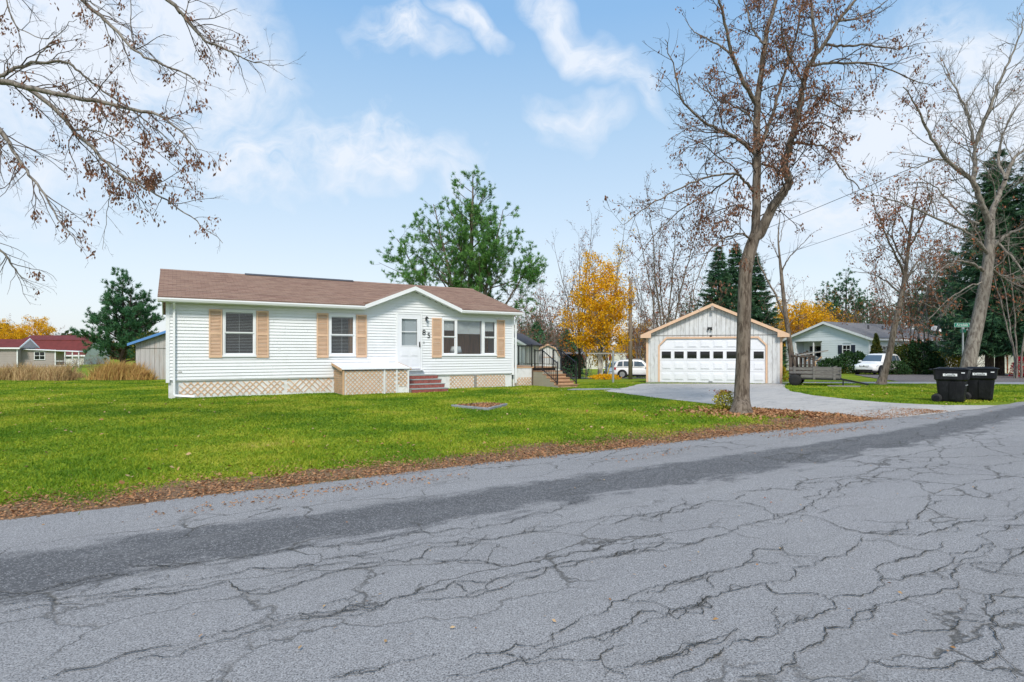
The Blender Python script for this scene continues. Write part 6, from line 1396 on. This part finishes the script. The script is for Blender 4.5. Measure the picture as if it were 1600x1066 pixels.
# ---------- smaller tree with rusty leaves on the grass island
T = Tree(41); Y0 = 25.4; base = Vector((P(1377, 551, Y0).x, Y0, g1(16.5, Y0)))
T.limb([(base.x, Y0, base.z-.05)]+pl([(1379, 592), (1388, 560), (1399, 505), (1407, 470), (1414, 430), (1420, 380), (1426, 330), (1434, 285)], Y0), [.28, .18, .14, .12, .105, .09, .07, .045, .02], None, 5)
LB = [([(1405, 480), (1390, 478), (1370, 488), (1342, 500)], .06, .012, -1.0), ([(1411, 445), (1425, 420), (1445, 398), (1475, 365)], .09, .015, 1.2), ([(1413, 430), (1400, 400), (1385, 370), (1368, 325), (1362, 290)], .09, .015, -1.2), ([(1409, 460), (1385, 440), (1360, 428), (1330, 425)], .07, .012, 1.4), ([(1419, 390), (1440, 350), (1455, 310), (1460, 270)], .07, .012, -1.4), ([(1406, 475), (1430, 470), (1460, 480), (1490, 490)], .06, .01, -.8), ([(1416, 415), (1395, 375), (1400, 330), (1395, 285)], .07, .012, 1.0), ([(1422, 370), (1405, 335), (1380, 310)], .05, .01, -.8), ([(1404, 490), (1425, 500), (1445, 520)], .04, .01, 1.0)]
for ln_, r0, r1, dy in LB:
    p, d, r, L = T.limb(pl(ln_, Y0, dy), r0*.65, max(.008, r1*.6), 5, .018); T.branch(p, d, r, L, 2, [4.2, 3.4, 3.2], .5, (.5, 1.1), .16, .02, .25, .0068, .35, .08, .12, .035, clen=min(1.8, .5+L*.34))
C, Dd = tips_pts(T, 2.4, T.r, .3); k = T.r.random(len(C)) < .55; C = np.repeat(C[k], T.r.integers(4, 8, k.sum()), 0); C = C+T.r.normal(0, .09, C.shape)
plant('oak_tree', 'slim leaning tree with rusty leaves on the grass island', 'tree', base, T, 'bark', 'bark_grey', leafq(C, .11, .8, .55, T.r), 'rust_leaf')

# ---------- slim bare tree by the garage corner
T = Tree(51); Y0 = 32.0; base = Vector((P(1240, 551, Y0).x, Y0, g1(15.8, Y0)))
T.limb([(base.x, Y0, base.z-.05)]+pl([(1237, 560), (1231, 515), (1225, 470), (1221, 430), (1218, 400), (1216, 370), (1219, 335)], Y0), [.22, .15, .12, .105, .09, .06, .04, .015], None, 5)
for ln_, r0, r1, dy in [([(1228, 500), (1212, 462), (1195, 430), (1184, 405), (1180, 370)], .11, .02, 1.0), ([(1222, 426), (1228, 410), (1240, 395), (1255, 380), (1273, 362)], .07, .012, -1.0), ([(1218, 405), (1208, 385), (1200, 365)], .05, .012, .8), ([(1217, 385), (1222, 362), (1224, 345)], .04, .01, .5), ([(1230, 510), (1245, 495), (1262, 490)], .04, .01, .5), ([(1224, 465), (1205, 462), (1190, 470)], .03, .01, -.8)]:
    p, d, r, L = T.limb(pl(ln_, Y0, dy), r0*.65, max(.008, r1*.6), 5, .018); T.branch(p, d, r, L, 1, [2.4, 2.2], .5, (.4, .9), .14, .03, .3, .009, .35, .0, .2, .035, clen=min(1.4, .4+L*.3))
C, Dd = tips_pts(T, .8, T.r, .3); k = T.r.random(len(C)) < .2; C = np.repeat(C[k], 4, 0); C = C+T.r.normal(0, .1, C.shape)
plant('bare_tree', 'slim dark bare tree forking beside the garage corner', 'tree', base, T, 'bark', 'bark_twig', leafq(C, .13, .8, .5, T.r), 'brown_leaf')

# ---------- white pine behind the house
def pine(seed, h, stems, spread, crown0, nb, blen, upang=(.25, .75), tuft=(7, .30, .022), dens=(3.0, 2.0), sub=.5, per=13):
    T = Tree(seed); R = T.r
    for (dx, dy, top, c0, r0) in stems:
        n = 7; pts = [np.array([dx*spread*(i/n)**1.15, dy*spread*(i/n)**1.15, top*i/n]) for i in range(n+1)]; pts[0][:2] = (dx*.15, dy*.15)
        p, d, r, L = T.limb(pts, [r0, r0*.9, r0*.8, r0*.68, r0*.54, r0*.4, r0*.24, r0*.1], None, 3, .02)
        m_ = int(nb*top/h); az = R.uniform(0, 6.28)
        for j in range(m_):
            t_ = c0+(1-c0)*(j+R.random())/m_; f = t_*(len(p)-1); i = min(int(f), len(p)-2); q = p[i]+(p[i+1]-p[i])*(f-i); az += 2.4+R.normal(0, .4)
            el = R.uniform(*upang)*(1-.2*t_)+.35*t_; sc = (1-((t_-c0)/(1-c0))**1.6*.78)*min(1, .45+2.2*(t_-c0)+.3); nd = np.array([math.cos(az)*math.cos(el), math.sin(az)*math.cos(el), math.sin(el)])
            T.grow(q, nd, blen*sc*R.uniform(.7, 1.15), max(.012, r[i]*.42), 2, [dens[0], dens[1], dens[1]], sub, (.4, .95), .09, .07, .35, .010, .3, .0, .25, .03)
    C, Dd = tips_pts(T, per, R, .05)
    Dd = Dd + UP*.35
    return T, needles(C+R.normal(0, .05, C.shape), Dd, tuft[0], tuft[1], tuft[2], .65, R)
b = at(733, 40.0)
def offset(T, cr, b):
    b = np.array(b); T.paths = [(p+b, r) for p, r in T.paths]; T.twigs = [(p+b, r) for p, r in T.twigs]; return T, (cr[0]+b, cr[1])
H_ = CH+(HZ-268)/F*40-b.z
T, cr = pine(61, H_, [(0.05, .1, H_, .40, .30), (-.55, .2, H_*.86, .42, .22), (.50, -.2, H_*.80, .40, .20), (-1.0, -.3, H_*.66, .45, .17), (.95, .3, H_*.60, .45, .15)], 4.8, .4, 34, 3.7, upang=(-.02, .5), tuft=(9, .23, .0135), dens=(3.1, 2.5), per=17)
T, cr = offset(T, cr, b); plant('pine_tree', 'tall spreading white pine with several stems behind the white house', 'pine tree', b, T, 'bark', 'bark_dark', cr, 'pine_needle', 3)
# pine at the left, dense to the ground
b = at(192, 50.0); H_ = CH+(HZ-432)/F*50-b.z
T, cr = pine(62, H_, [(0, 0, H_, .10, .22), (.3, .2, H_*.93, .12, .15), (-.45, .1, H_*.80, .10, .14)], 2.0, .1, 34, 3.3, upang=(.0, .55), tuft=(8, .25, .019), dens=(3.1, 2.5), per=21)
T, cr = offset(T, cr, b); plant('pine_tree', 'bushy dark green pine left of the white house', 'pine tree', b, T, 'bark_dark', 'bark_dark', cr, 'pine_dark', 3)
# pines behind the blue house and in the background: one built, the rest turned copies
T, cr = pine(63, 14.5, [(0, 0, 14.5, .35, .24), (.2, .1, 11.5, .45, .15)], 1.8, .3, 30, 3.4, upang=(.0, .45), tuft=(7, .34, .026), dens=(2.5, 2.1), per=13); 
proto = plant('pine_tree', 'x', 'pine tree', (0, 0, 0), T, 'bark_dark', 'bark_dark', cr, 'pine_dark', 3, 'pines and evergreens in the background')
first = True
for px, Y, sc, rz, lab in ((1322, 84, .98, .4, 'open-crowned pine rising above the blue house roof, the taller one'), (1292, 92, .92, 2.2, 'open-crowned pine above the blue house beside the taller pine'), (860, 66, .42, 1.0, 'small green pine among bare brush right of the house roof'), (815, 70, .50, 3.0, 'green pine half hidden by the right end of the house roof'),
                           (90, 120, .42, 2.0, 'far green pine above the dark red barn roof'), (112, 126, .34, .7, 'small far pine above the right end of the red barn roof'), (1420, 78, .80, 5.0, 'dark pine behind the rusty-leaved island tree'), (1455, 70, .85, 1.7, 'dark pine behind the satellite dish end of the blue house'), (1500, 76, .95, 4.2, 'dark pine behind the street sign'), (1390, 96, .72, 2.9, 'far pine over the middle of the blue house roof'), (1215, 88, .62, 5.5, 'green pine behind the slim bare tree by the garage'), (1045, 74, .50, .2, 'green pine behind the left slope of the garage roof'), (838, 74, .58, 4.0, 'green pine standing behind the garden shed'), (880, 78, .50, 5.1, 'green pine behind the orange autumn tree'), (1078, 70, .62, 2.4, 'green pine behind the garage, left of the spruces'),
                           (1245, 98, .70, 1.2, 'far pine behind the yellow tree by the slim bare tree'), (1355, 88, .80, 3.6, 'pine behind the middle of the blue house roof'), (1440, 92, .95, .9, 'tall pine behind the right end of the blue house'), (1530, 70, 1.0, 5.8, 'tall pine behind the big bare tree'), (1590, 74, 1.0, 2.0, 'tall pine behind the white outbuilding'), (1372, 76, .62, 5.0, 'pine behind the pointed shrub')):
    o = proto if first else copy_tree(proto); first = False; o.location = at(px, Y); o.scale = (sc,)*3; o.rotation_euler = (0, 0, rz); o['label'] = lab
# ---------- spruces
def spruce(seed, h, rad, z0, nw, per, k=5, ln=.30, wd=.03, droop=.35, gap=.13, trunk_r=.2):
    T = Tree(seed); R = T.r; T.limb([(0, 0, -.05), (0, 0, h*.3), (0, 0, h*.7), (0, 0, h)], [trunk_r, trunk_r*.8, trunk_r*.4, .01], None, 4)
    C = []; Dd = []
    for w_ in range(nw):
        z = z0+(h-z0)*(w_+R.uniform(-.8, .8))/nw; f = 1-(z-z0)/(h-z0); br = rad*(f**.85)*R.uniform(.8, 1.1)+.12; az0 = R.uniform(0, 6.28)
        for j in range(per):
            az = az0+j*2*pi/per+R.normal(0, .15); L = br*R.uniform(.75, 1.12); n = max(3, int(L/.3)); u_ = np.linspace(0, 1, n+1); 
            out = np.array([math.cos(az), math.sin(az), 0]); pts = np.array([0, 0, z])+out*(u_*L)[:, None]+UP*(L*(-droop*u_+.32*u_**2.4)+R.normal(0, .02, n+1))[:, None]
            T.add(pts, np.linspace(max(.012, .028*L/2), .006, n+1), True)
            m_ = max(3, int(L/gap)); uu = R.uniform(.12, 1, m_); q = np.stack([np.interp(uu, u_, pts[:, c_]) for c_ in range(3)], -1)
            side = np.array([-out[1], out[0], 0]); s_ = R.normal(0, .30, m_)*L*(1.05-uu)*.8; q = q+side[None, :]*s_[:, None]+UP*(-np.abs(s_)*.25)[:, None]
            C.append(q); Dd.append(out[None, :]*.8+side[None, :]*(np.sign(s_)*.7)[:, None]+UP*-.35)
    C = np.vstack(C); Dd = np.vstack(Dd)
    return T, needles(C, Dd, k, ln, wd, .38, R)
T, cr = spruce(71, 14.0, 3.7, .8, 58, 8, 5, .46, .045, gap=.11)
proto = plant('spruce_tree', 'x', 'spruce tree', (0, 0, 0), T, 'bark_dark', 'bark_dark', cr, 'spruce_needle', 3, 'spruces behind the garage'); first = True
for px, Y, py_, rz, lab in ((1123, 60, 385, 0, 'dark spruce behind the garage ridge, left of its neighbours'), (1150, 62, 380, 1.3, 'dark pointed spruce behind the big tree trunk, middle of three'), (1180, 63, 395, 2.6, 'dark spruce behind the right slope of the garage roof')):
    o = proto if first else copy_tree(proto); first = False; o.location = at(px, Y); s_ = (CH+(HZ-py_)/F*Y-o.location.z)/14.0; o.scale = (s_*1.05, s_*1.05, s_); o.rotation_euler = (0, 0, rz); o['label'] = lab
T, cr = spruce(72, 17.0, 4.1, 2.0, 56, 7, 5, .42, .032, droop=.30, gap=.095, trunk_r=.30)
proto = plant('spruce_tree', 'x', 'spruce tree', (0, 0, 0), T, 'bark_dark', 'bark_dark', cr, 'spruce_needle', 3, 'tall spruces behind the bins'); first = True
for px, Y, s_, rz, lab in ((1546, 41, .93, 0, 'tall dark spruce with bare lower trunk behind the bins'), (1562, 42.2, 1.0, 1.1, 'tall dark spruce close beside another behind the bins, its trunk the thinner'), (1625, 40, 1.05, 2.0, 'tall dark spruce in front of the white outbuilding'), (1480, 64, .82, 3.0, 'dark spruce between the blue house and the street sign'), (1660, 52, 1.1, 4.0, 'tall dark spruce beyond the white outbuilding')):
    o = proto if first else copy_tree(proto); first = False; o.location = at(px, Y); o.scale = (s_,)*3; o.rotation_euler = (0, 0, rz); o['label'] = lab

# ---------- yellow birches and other autumn trees
def birch(seed, h, crown_w, z0, leaves, size, bark='bark_birch', lm='yellow_leaf', stems=2, nb=26, dens=(2.6, 2.2), leafp=1.0, tr=.013):
    T = Tree(seed); R = T.r
    for s_ in range(stems):
        a = R.uniform(0, 6.28); lean = R.uniform(.05, .14)*h if stems > 1 else .03*h; top = h*(1 if s_ == 0 else R.uniform(.75, .95)); n = 6
        pts = [np.array([math.cos(a)*lean*(i/n)+R.normal(0, .04)*h/12, math.sin(a)*lean*(i/n)+R.normal(0, .04)*h/12, top*i/n]) for i in range(n+1)]; pts[0] = np.array([math.cos(a)*.15*(stems > 1), math.sin(a)*.15*(stems > 1), -.05])
        p, d, r, L = T.limb(pts, [tr*h*q_ for q_ in (1, .85, .7, .55, .4, .25, .08)], None, 4, .02); az = R.uniform(0, 6.28)
        for j in range(nb):
            t_ = z0/top+(1-z0/top)*(j+R.random())/nb; f = t_*(len(p)-1); i = min(int(f), len(p)-2); q = p[i]+(p[i+1]-p[i])*(f-i); az += 2.4+R.normal(0, .4); el = R.uniform(.35, .95)
            g_ = (t_-z0/top)/(1-z0/top); sc = math.sin(pi*min(1, .22+.78*g_))**.8+.12
            T.grow(q, (math.cos(az)*math.cos(el), math.sin(az)*math.cos(el), math.sin(el)), crown_w*.62*sc*R.uniform(.65, 1.15), max(.014, r[i]*.5), 2, [dens[1], dens[0], dens[0]], .5, (.4, .9), .12, .02, .3, .008, .3, .07, .2, .03)
    C, Dd = tips_pts(T, leaves, R, .1)
    C = C[R.random(len(C)) < leafp]; C = C+R.normal(0, .16, C.shape); print('birch leaves', len(C))
    return T, leafq(C, size, .5, .7, R)
b = at(938, 45.0); H_ = CH+(HZ-398)/F*45-b.z
T, cr = birch(81, H_, 4.1, 1.5, 62, .14, stems=2, nb=42); T, cr = offset(T, cr, b); plant('birch_tree', 'bright yellow birch clump with pale trunks beyond the deck', 'birch tree', b, T, 'bark_birch', 'bark_twig', cr, 'yellow_leaf')
b = at(944, 52.0); H_ = CH+(HZ-335)/F*52-b.z
T, cr = birch(82, H_, 3.6, 4.0, 9, .14, stems=2, nb=18, tr=.007); T, cr = offset(T, cr, b); plant('birch_tree', 'taller thinly leaved birch rising behind the yellow birch clump', 'birch tree', b, T, 'bark_grey', 'bark_twig', cr, 'yellow_leaf')
b = at(906, 50.0); H_ = CH+(HZ-445)/F*50-b.z
T, cr = birch(83, H_, 3.6, 1.5, 14, .15, stems=2, nb=18); T, cr = offset(T, cr, b); plant('autumn_tree', 'small orange-brown autumn tree left of the yellow birch clump', 'tree', b, T, 'bark_dark', 'bark_twig', cr, 'orange_leaf')
T, cr = birch(84, 9.0, 4.6, 1.2, 26, .20, stems=3, nb=16); proto = plant('autumn_tree', 'x', 'tree', (0, 0, 0), T, 'bark_dark', 'bark_twig', cr, 'yellow_leaf', group='yellow trees in the background'); first = True
for px, Y, py_, rz, lab in ((1272, 78, 472, 0, 'bright yellow tree behind the left end of the blue house roof'), (1298, 84, 480, 2, 'bright yellow tree against the pines above the blue house gable'), (1240, 72, 468, 4, 'yellow tree behind the slim bare tree'), (998, 70, 500, 1, 'yellow tree between the utility pole and the garage'), (20, 110, 505, 2.4, 'orange-yellow tree above the grey mobile home'), (58, 118, 494, 4.4, 'yellow tree above the left end of the red barn roof'), (-8, 115, 496, 5.2, 'yellow tree at the far end of the grey mobile home')):
    o = proto if first else copy_tree(proto); first = False; o.location = at(px, Y); s_ = (CH+(HZ-py_)/F*Y-o.location.z)/9.0; o.scale = (s_*1.1, s_*1.1, s_); o.rotation_euler = (0, 0, rz); o['label'] = lab
# ---------- bare multi-stem trees behind garage and house
def baretree(seed, h, spread, stems, leafp, size, dens=(2.2, 2.0), lm='brown_leaf', nb=15):
    T = Tree(seed); R = T.r
    for s_ in range(stems):
        a = s_*2*pi/stems+R.normal(0, .4); sp = spread*R.uniform(.5, 1.0); top = h*R.uniform(.8, 1.0); n = 6
        pts = [np.array([math.cos(a)*sp*(i/n)**1.25+R.normal(0, .07), math.sin(a)*sp*(i/n)**1.25+R.normal(0, .07), top*i/n]) for i in range(n+1)]; pts[0] = np.array([math.cos(a)*.2, math.sin(a)*.2, -.05])
        p, d, r, L = T.limb(pts, [.0055*h*q_ for q_ in (1, .9, .75, .6, .45, .28, .08)], None, 4, .02)
        T.branch(p, d, r, L, 2, [dens[1], dens[0], nb/L], .5, (.35, .8), .12, .05, .35, .010, .3, .0, .35, .035, clen=h*.20)
    C, Dd = tips_pts(T, 3.0, R, .2); C = C[R.random(len(C)) < leafp]; C = np.repeat(C, 3, 0); C = C+R.normal(0, .12, C.shape)
    return T, leafq(C, size, .8, .55, R)
b = at(1040, 42.0); H_ = CH+(HZ-285)/F*42-b.z
T, cr = baretree(91, H_, 3.2, 5, .85, .13); T, cr = offset(T, cr, b); plant('bare_tree', 'many-stemmed tree with brown leaves rising behind the garage roof', 'tree', b, T, 'bark', 'bark_twig', cr, 'brown_leaf')
b = at(905, 64.0); H_ = CH+(HZ-345)/F*64-b.z
T, cr = baretree(92, H_, 4.4, 4, .25, .16); T, cr = offset(T, cr, b); plant('bare_tree', 'thin fan of bare stems with a few leaves behind the orange autumn tree', 'tree', b, T, 'bark', 'bark_twig', cr, 'rust_leaf')
T, cr = baretree(93, 10, 3.0, 5, .42, .15); proto = plant('bare_tree', 'x', 'tree', (0, 0, 0), T, 'bark_grey', 'bark_twig', cr, 'rust_leaf', group='bare trees in the background'); first = True
for px, Y, py_, rz, lab in ((1000, 58, 410, 1.0, 'bare tree between the utility pole and the garage'), (825, 62, 440, 0.5, 'bare tree behind the right end of the house roof'), (1090, 56, 440, 2.0, 'bare tree behind the left slope of the garage'), (1262, 86, 440, 3.0, 'thin bare tree between the garage corner and the pines'), (1350, 66, 430, 4.2, 'bare tree behind the blue house ridge'), (1450, 48, 330, 5.0, 'bare grey tree tangled among the dark pines'), (1590, 34, 330, 2.7, 'bare grey tree in front of the tall spruces'), (14, 122, 488, 3.3, 'bare tree among the yellow trees far left'), (76, 130, 500, 1.8, 'thin far tree above the red barn roof'), (842, 72, 425, 2.6, 'russet-leaved bare tree behind the garden shed'), (872, 68, 400, 4.9, 'russet-leaved bare tree just left of the orange autumn tree'), (1022, 66, 380, .9, 'russet-leaved bare tree left of the garage roof'),
                           (1068, 64, 400, 3.7, 'russet-leaved bare tree behind the left half of the garage roof'), (1205, 74, 430, 5.6, 'bare tree between the garage spruces and the slim tree'), (1312, 80, 450, 1.1, 'bare tree in front of the tall pine above the blue house'), (1405, 60, 380, 2.2, 'bare tree right behind the pointed shrub'), (1425, 52, 360, 3.9, 'bare tree above the yellow-green hedge'), (1490, 55, 330, .4, 'bare tree behind the yellowing shrub')):
    o = proto if first else copy_tree(proto); first = False; o.location = at(px, Y); s_ = (CH+(HZ-py_)/F*Y-o.location.z)/10.0; o.scale = (s_*.95, s_*.95, s_); o.rotation_euler = (0, 0, rz); o['label'] = lab

# ---------- brush, hedges, shrubs
def shrub(seed, w_, h, n, size, lm, k=4, hang=.0, cone=False):
    R = np.random.default_rng(seed); a = R.uniform(0, 2*pi, n); z = R.random(n)**.8
    prof = (1-z)**.7 if cone else np.sqrt(np.maximum(.02, 1-(z*1.05-.35)**2/.55)); rr = np.sqrt(R.uniform(.25, 1, n))*prof
    lump = 1+.16*np.sin(a*3+z*5+seed)+.10*np.sin(a*7+z*9); C = np.stack([np.cos(a)*rr*lump*w_/2, np.sin(a)*rr*lump*w_/2, z*h*(1+.08*np.sin(a*4+seed))+.02], -1)
    out = np.stack([np.cos(a), np.sin(a), .5+z*.6], -1)*.8
    V, Fc = leafq(C, size, hang, .6, R, out)
    T = Tree(seed)
    for j in range(7):
        an = j*.9; T.add(np.array([[0, 0, -.02], [math.cos(an)*w_*.12, math.sin(an)*w_*.12, h*.4], [math.cos(an)*w_*.28, math.sin(an)*w_*.28, h*.75]]), np.array([.03, .02, .006])*max(.5, w_/2), True)
    return T, (V, Fc)
for sd_, px, Y, w_, h, n, size, lm, cone, nm, lab, cat in (
        (101, 1369, 49.5, 1.5, 3.2, 5200, .13, 'hedge_leaf', True, 'conical_shrub', 'tall pointed evergreen shrub at the corner of the blue house', 'shrub'), (102, 1333, 49.5, 2.9, 1.75, 3800, .17, 'shrub_leaf', False, 'dark_shrub', 'spiky dark green shrub in front of the blue gable wall', 'shrub'), (103, 1298, 50, 2.0, 1.2, 2400, .15, 'shrub_leaf', False, 'dark_shrub', 'low dark shrub behind the trailer', 'shrub'),
        (104, 1413, 46.5, 2.8, 2.25, 5200, .13, 'hedge_leaf', False, 'clipped_hedge', 'yellow-green hedge behind the white crossover', 'hedge'), (105, 1437, 45.5, 2.8, 2.6, 5200, .14, 'shrub_leaf', False, 'dark_shrub', 'big dark evergreen shrub right of the yellow-green hedge', 'shrub'), (106, 1478, 47, 2.6, 2.0, 3200, .15, 'yellow_green', False, 'yellow_shrub', 'yellowing shrub behind the street sign', 'shrub'),
        (107, 1600, 35.5, 1.3, 1.25, 1500, .10, 'red_leaf', False, 'red_shrub', 'bright red shrub in front of the white outbuilding', 'shrub'), (108, 1219, 33.5, .8, .8, 900, .10, 'yellow_green', False, 'yellow_shrub', 'small plant at the foot of the slim bare tree', 'plant'), (109, 946, 43, 2.2, .32, 1200, .12, 'yellow_leaf', False, 'yellow_shrub', 'low yellow leaves under the birch clump', 'shrub'),
        (110, 1400, 44.3, 1.8, 1.0, 2000, .12, 'shrub_leaf', False, 'dark_shrub', 'low dark shrub right behind the crossover', 'shrub'), (111, 1460, 44.8, 1.6, 1.3, 2000, .12, 'shrub_leaf', False, 'dark_shrub', 'dark shrub at the far end of the hedge', 'shrub'), (112, 1316, 49.5, 1.2, .55, 900, .10, 'yellow_green', False, 'yellow_shrub', 'small yellow plant between the dark shrubs', 'plant'),
        (113, 240, 34.5, 2.2, 2.6, 2200, .13, 'hedge_leaf', False, 'yellow_shrub', 'olive shrub in front of the dark left pine', 'shrub'), (114, 885, 60, 4.5, 4.6, 3800, .24, 'pine_dark', True, 'small_evergreen', 'small dark evergreen behind the carport', 'evergreen'), (115, 838, 58, 4.5, 5.2, 3600, .24, 'pine_dark', True, 'small_evergreen', 'small dark evergreen in the brush beside the house corner', 'evergreen')):
    b = at(px, Y); T, cr = shrub(sd_, w_, h, n, size, lm, cone=cone); T, cr = offset(T, cr, b); plant(nm, lab, cat, b, T, 'bark_dark', 'bark_dark', cr, lm)
# thickets of bare stems: fine twigs from a spray of stems
def thicket(seed, w_, h, n):
    T = Tree(seed); R = T.r
    for j in range(n):
        a = R.uniform(0, 6.28); rr = R.uniform(0, w_/2); el = R.uniform(.9, 1.45); T.grow(np.array([math.cos(a)*rr, math.sin(a)*rr*.5, -.05]), (math.cos(a)*math.cos(el), math.sin(a)*math.cos(el), math.sin(el)), h*R.uniform(.6, 1.05), .03, 2, [1.6, 1.6, 1.6], .42, (.3, .8), .12, .0, .4, .010, .3, .12, .2, .05)
    return T
T = thicket(121, 4.0, 5.5, 22); C, Dd = tips_pts(T, 2.0, T.r, .2); C = C[T.r.random(len(C)) < .35]; C = np.repeat(C, 3, 0); C = C+T.r.normal(0, .12, C.shape)
proto = plant('brush_thicket', 'x', 'brush', (0, 0, 0), T, 'bark_grey', 'brush_twig', leafq(C, .13, .6, .6, T.r), 'rust_leaf', group='bare brush behind the yard'); first = True
for px, Y, s_, rz, lab in ((818, 54, 1.0, 0, 'tangle of bare grey brush past the house corner'), (850, 57, .95, 2, 'tangle of bare grey brush above the garden shed'), (872, 63, 1.0, 4, 'bare grey brush left of the orange autumn tree'), (1075, 52, 1.15, 1, 'bare brown brush above the garage roof, left of the ridge'), (118, 58, .34, 3, 'low dead brush in front of the red barn'), (100, 55, .30, 5, 'low dead brush beside the grey mobile home porch'), (150, 52, .34, 2.2, 'low dead brush at the foot of the bushy left pine'), (1440, 56, .9, .7, 'bare brush behind the hedge of the blue house'), (1515, 50, .8, 2.9, 'bare brush beside the white outbuilding'), (832, 60, 1.45, 3.4, 'tall bare grey brush behind the white shed'), (862, 66, 1.5, .6, 'tall bare brush behind the garden shed'), (895, 70, 1.5, 2.5, 'tall bare brush behind the carport'),
                           (1010, 60, 1.3, 1.5, 'bare brown brush left of the garage'), (1048, 58, 1.4, 5.2, 'bare brown brush behind the left eave of the garage'), (1095, 58, 1.4, 2.8, 'bare brown brush just left of the garage spruces'), (1240, 70, 1.3, 4.6, 'bare brush behind the garage\'s right eave'), (1340, 70, 1.4, 1.9, 'bare brush above the blue house roof'), (1400, 66, 1.4, .1, 'bare brush behind the rusty-leaved tree')):
    o = proto if first else copy_tree(proto); first = False; o.location = at(px, Y); o.scale = (s_,)*3; o.rotation_euler = (0, 0, rz); o['label'] = lab
# tall dry grass at the left edge of the lawn
def drygrass(pts, n, h, seed):
    R = np.random.default_rng(seed); Cs = []; 
    for (cx_, cy_, w_, hh) in pts:
        m_ = int(n*w_); x = cx_+R.normal(0, w_/3.0, m_); y = cy_+R.normal(0, .35, m_); L = h*hh*R.uniform(.3, 1.15, m_)**1.1*(1+.25*np.sin(x*3.1+cy_)*np.sin(x*7.7))*np.exp(-((x-cx_)/(w_*.8))**2*.5); z = gz(x, y)
        a = R.uniform(0, 2*pi, m_); bend = R.uniform(.1, .55, m_)*L; tip = np.stack([x+np.cos(a)*bend+(x-cx_)*.25, y+np.sin(a)*bend, z+L], -1); mid = np.stack([x+np.cos(a)*bend*.35+(x-cx_)*.1, y+np.sin(a)*bend*.35, z+L*.6], -1); bs = np.stack([x, y, z-.02], -1); wv = np.stack([np.ones(m_)*.010, np.zeros(m_), np.zeros(m_)], -1)
        Cs.append(np.stack([bs-wv, bs+wv, mid+wv*.8, mid-wv*.8, mid-wv*.8, mid+wv*.8, tip+wv*.2, tip-wv*.2], 1).reshape(-1, 3))
    V = np.vstack(Cs); return V, np.arange(len(V)).reshape(-1, 4)
W_ = []
for px, Y, w_, hh in ((4, 31, .9, 1.0), (22, 32, .8, .8), (36, 31.5, .6, 1.1), (54, 30.5, .9, 1.15), (72, 32, .8, 1.05), (83, 30.4, .6, .8), (98, 30, .7, 1.1), (116, 35, .5, .5), (-25, 31, 1.0, 1.0), (-60, 31, 1.2, 1.0)):
    q = at(px, Y); W_.append((q.x, q.y, w_, hh))
V, Fc = drygrass(W_, 1200, .72, 131); tag(link('dry_grass', arr_mesh('dry_grass', V, Fc, 4), MATS['straw']), 'tall straw-coloured dry grass along the far left edge of the lawn', 'dry grass', kind='stuff')
W_ = []
for px, Y, w_, hh in ((165, 31, .9, .9), (185, 31, 1.1, 1.25), (205, 31.5, 1.0, 1.1), (222, 31, .6, .7)):
    q = at(px, Y); W_.append((q.x, q.y, w_, hh))
V, Fc = drygrass(W_, 1500, .82, 132); b = at(188, 31)
tag(link('dry_grass', arr_mesh('dry_grass', V, Fc, 4), MATS['tawny_grass']), 'big tawny clump of dry grass in front of the board shed', 'dry grass', kind='stuff')
# sedum clump by the big tree
b = G(1136, 642); b = Vector((b.x, b.y+.15, 0)); R = np.random.default_rng(141)
T, cr = shrub(141, .48, .42, 900, .05, 'sedum_leaf'); T, cr = offset(T, cr, b)
o = plant('sedum_clump', 'small yellow-green plant with rusty flower heads at the foot of the big tree', 'plant', b, T, 'bark_dark', 'bark_dark', cr, 'sedum_leaf')
hd_ = np.repeat(np.stack([R.normal(0, .17, 14), R.normal(0, .15, 14), R.uniform(.40, .50, 14)], -1), 26, 0); hd_ = hd_+R.normal(0, 1, hd_.shape)*np.array([.035, .035, .010]); V, Fc = leafq(hd_, .022, 0, .8, R); link('flower_heads', arr_mesh('flower_heads', V, Fc, 4), MATS['sedum_top'], o)
b = G(1484, 617); T, cr = shrub(142, .5, .75, 700, .06, 'yellow_green'); T, cr = offset(T, cr, b); plant('yellow_shrub', 'small yellow plant just left of the bins', 'plant', b, T, 'bark_dark', 'bark_dark', cr, 'yellow_leaf')
# far woods closing the horizon
R = np.random.default_rng(151); Cs = []
for i in range(250):
    a = -1.75+3.5*(i+R.random())/250; d_ = R.uniform(150, 230); cx_, cy_ = math.sin(a)*d_, math.cos(a)*d_; h = R.uniform(5, 9.5); m_ = 520; z = R.random(m_); an = R.uniform(0, 6.28, m_); rr = R.random(m_)**.5*(1-z*.75)*R.uniform(2.5, 5)
    Cs.append(np.stack([cx_+np.cos(an)*rr, cy_+np.sin(an)*rr, -1.4+z*h], -1))
V, Fc = leafq(np.vstack(Cs), 1.0, 0, .7, R); leafmat('far_leaf', [(0.03, 0.06, 0.025), (0.05, 0.08, 0.03), (0.09, 0.08, 0.03), (0.14, 0.10, 0.03)], clump=.05)
tag(link('far_woods', arr_mesh('far_woods', V, Fc, 4), MATS['far_leaf']), 'far low line of woods along the horizon', 'woods', kind='stuff')
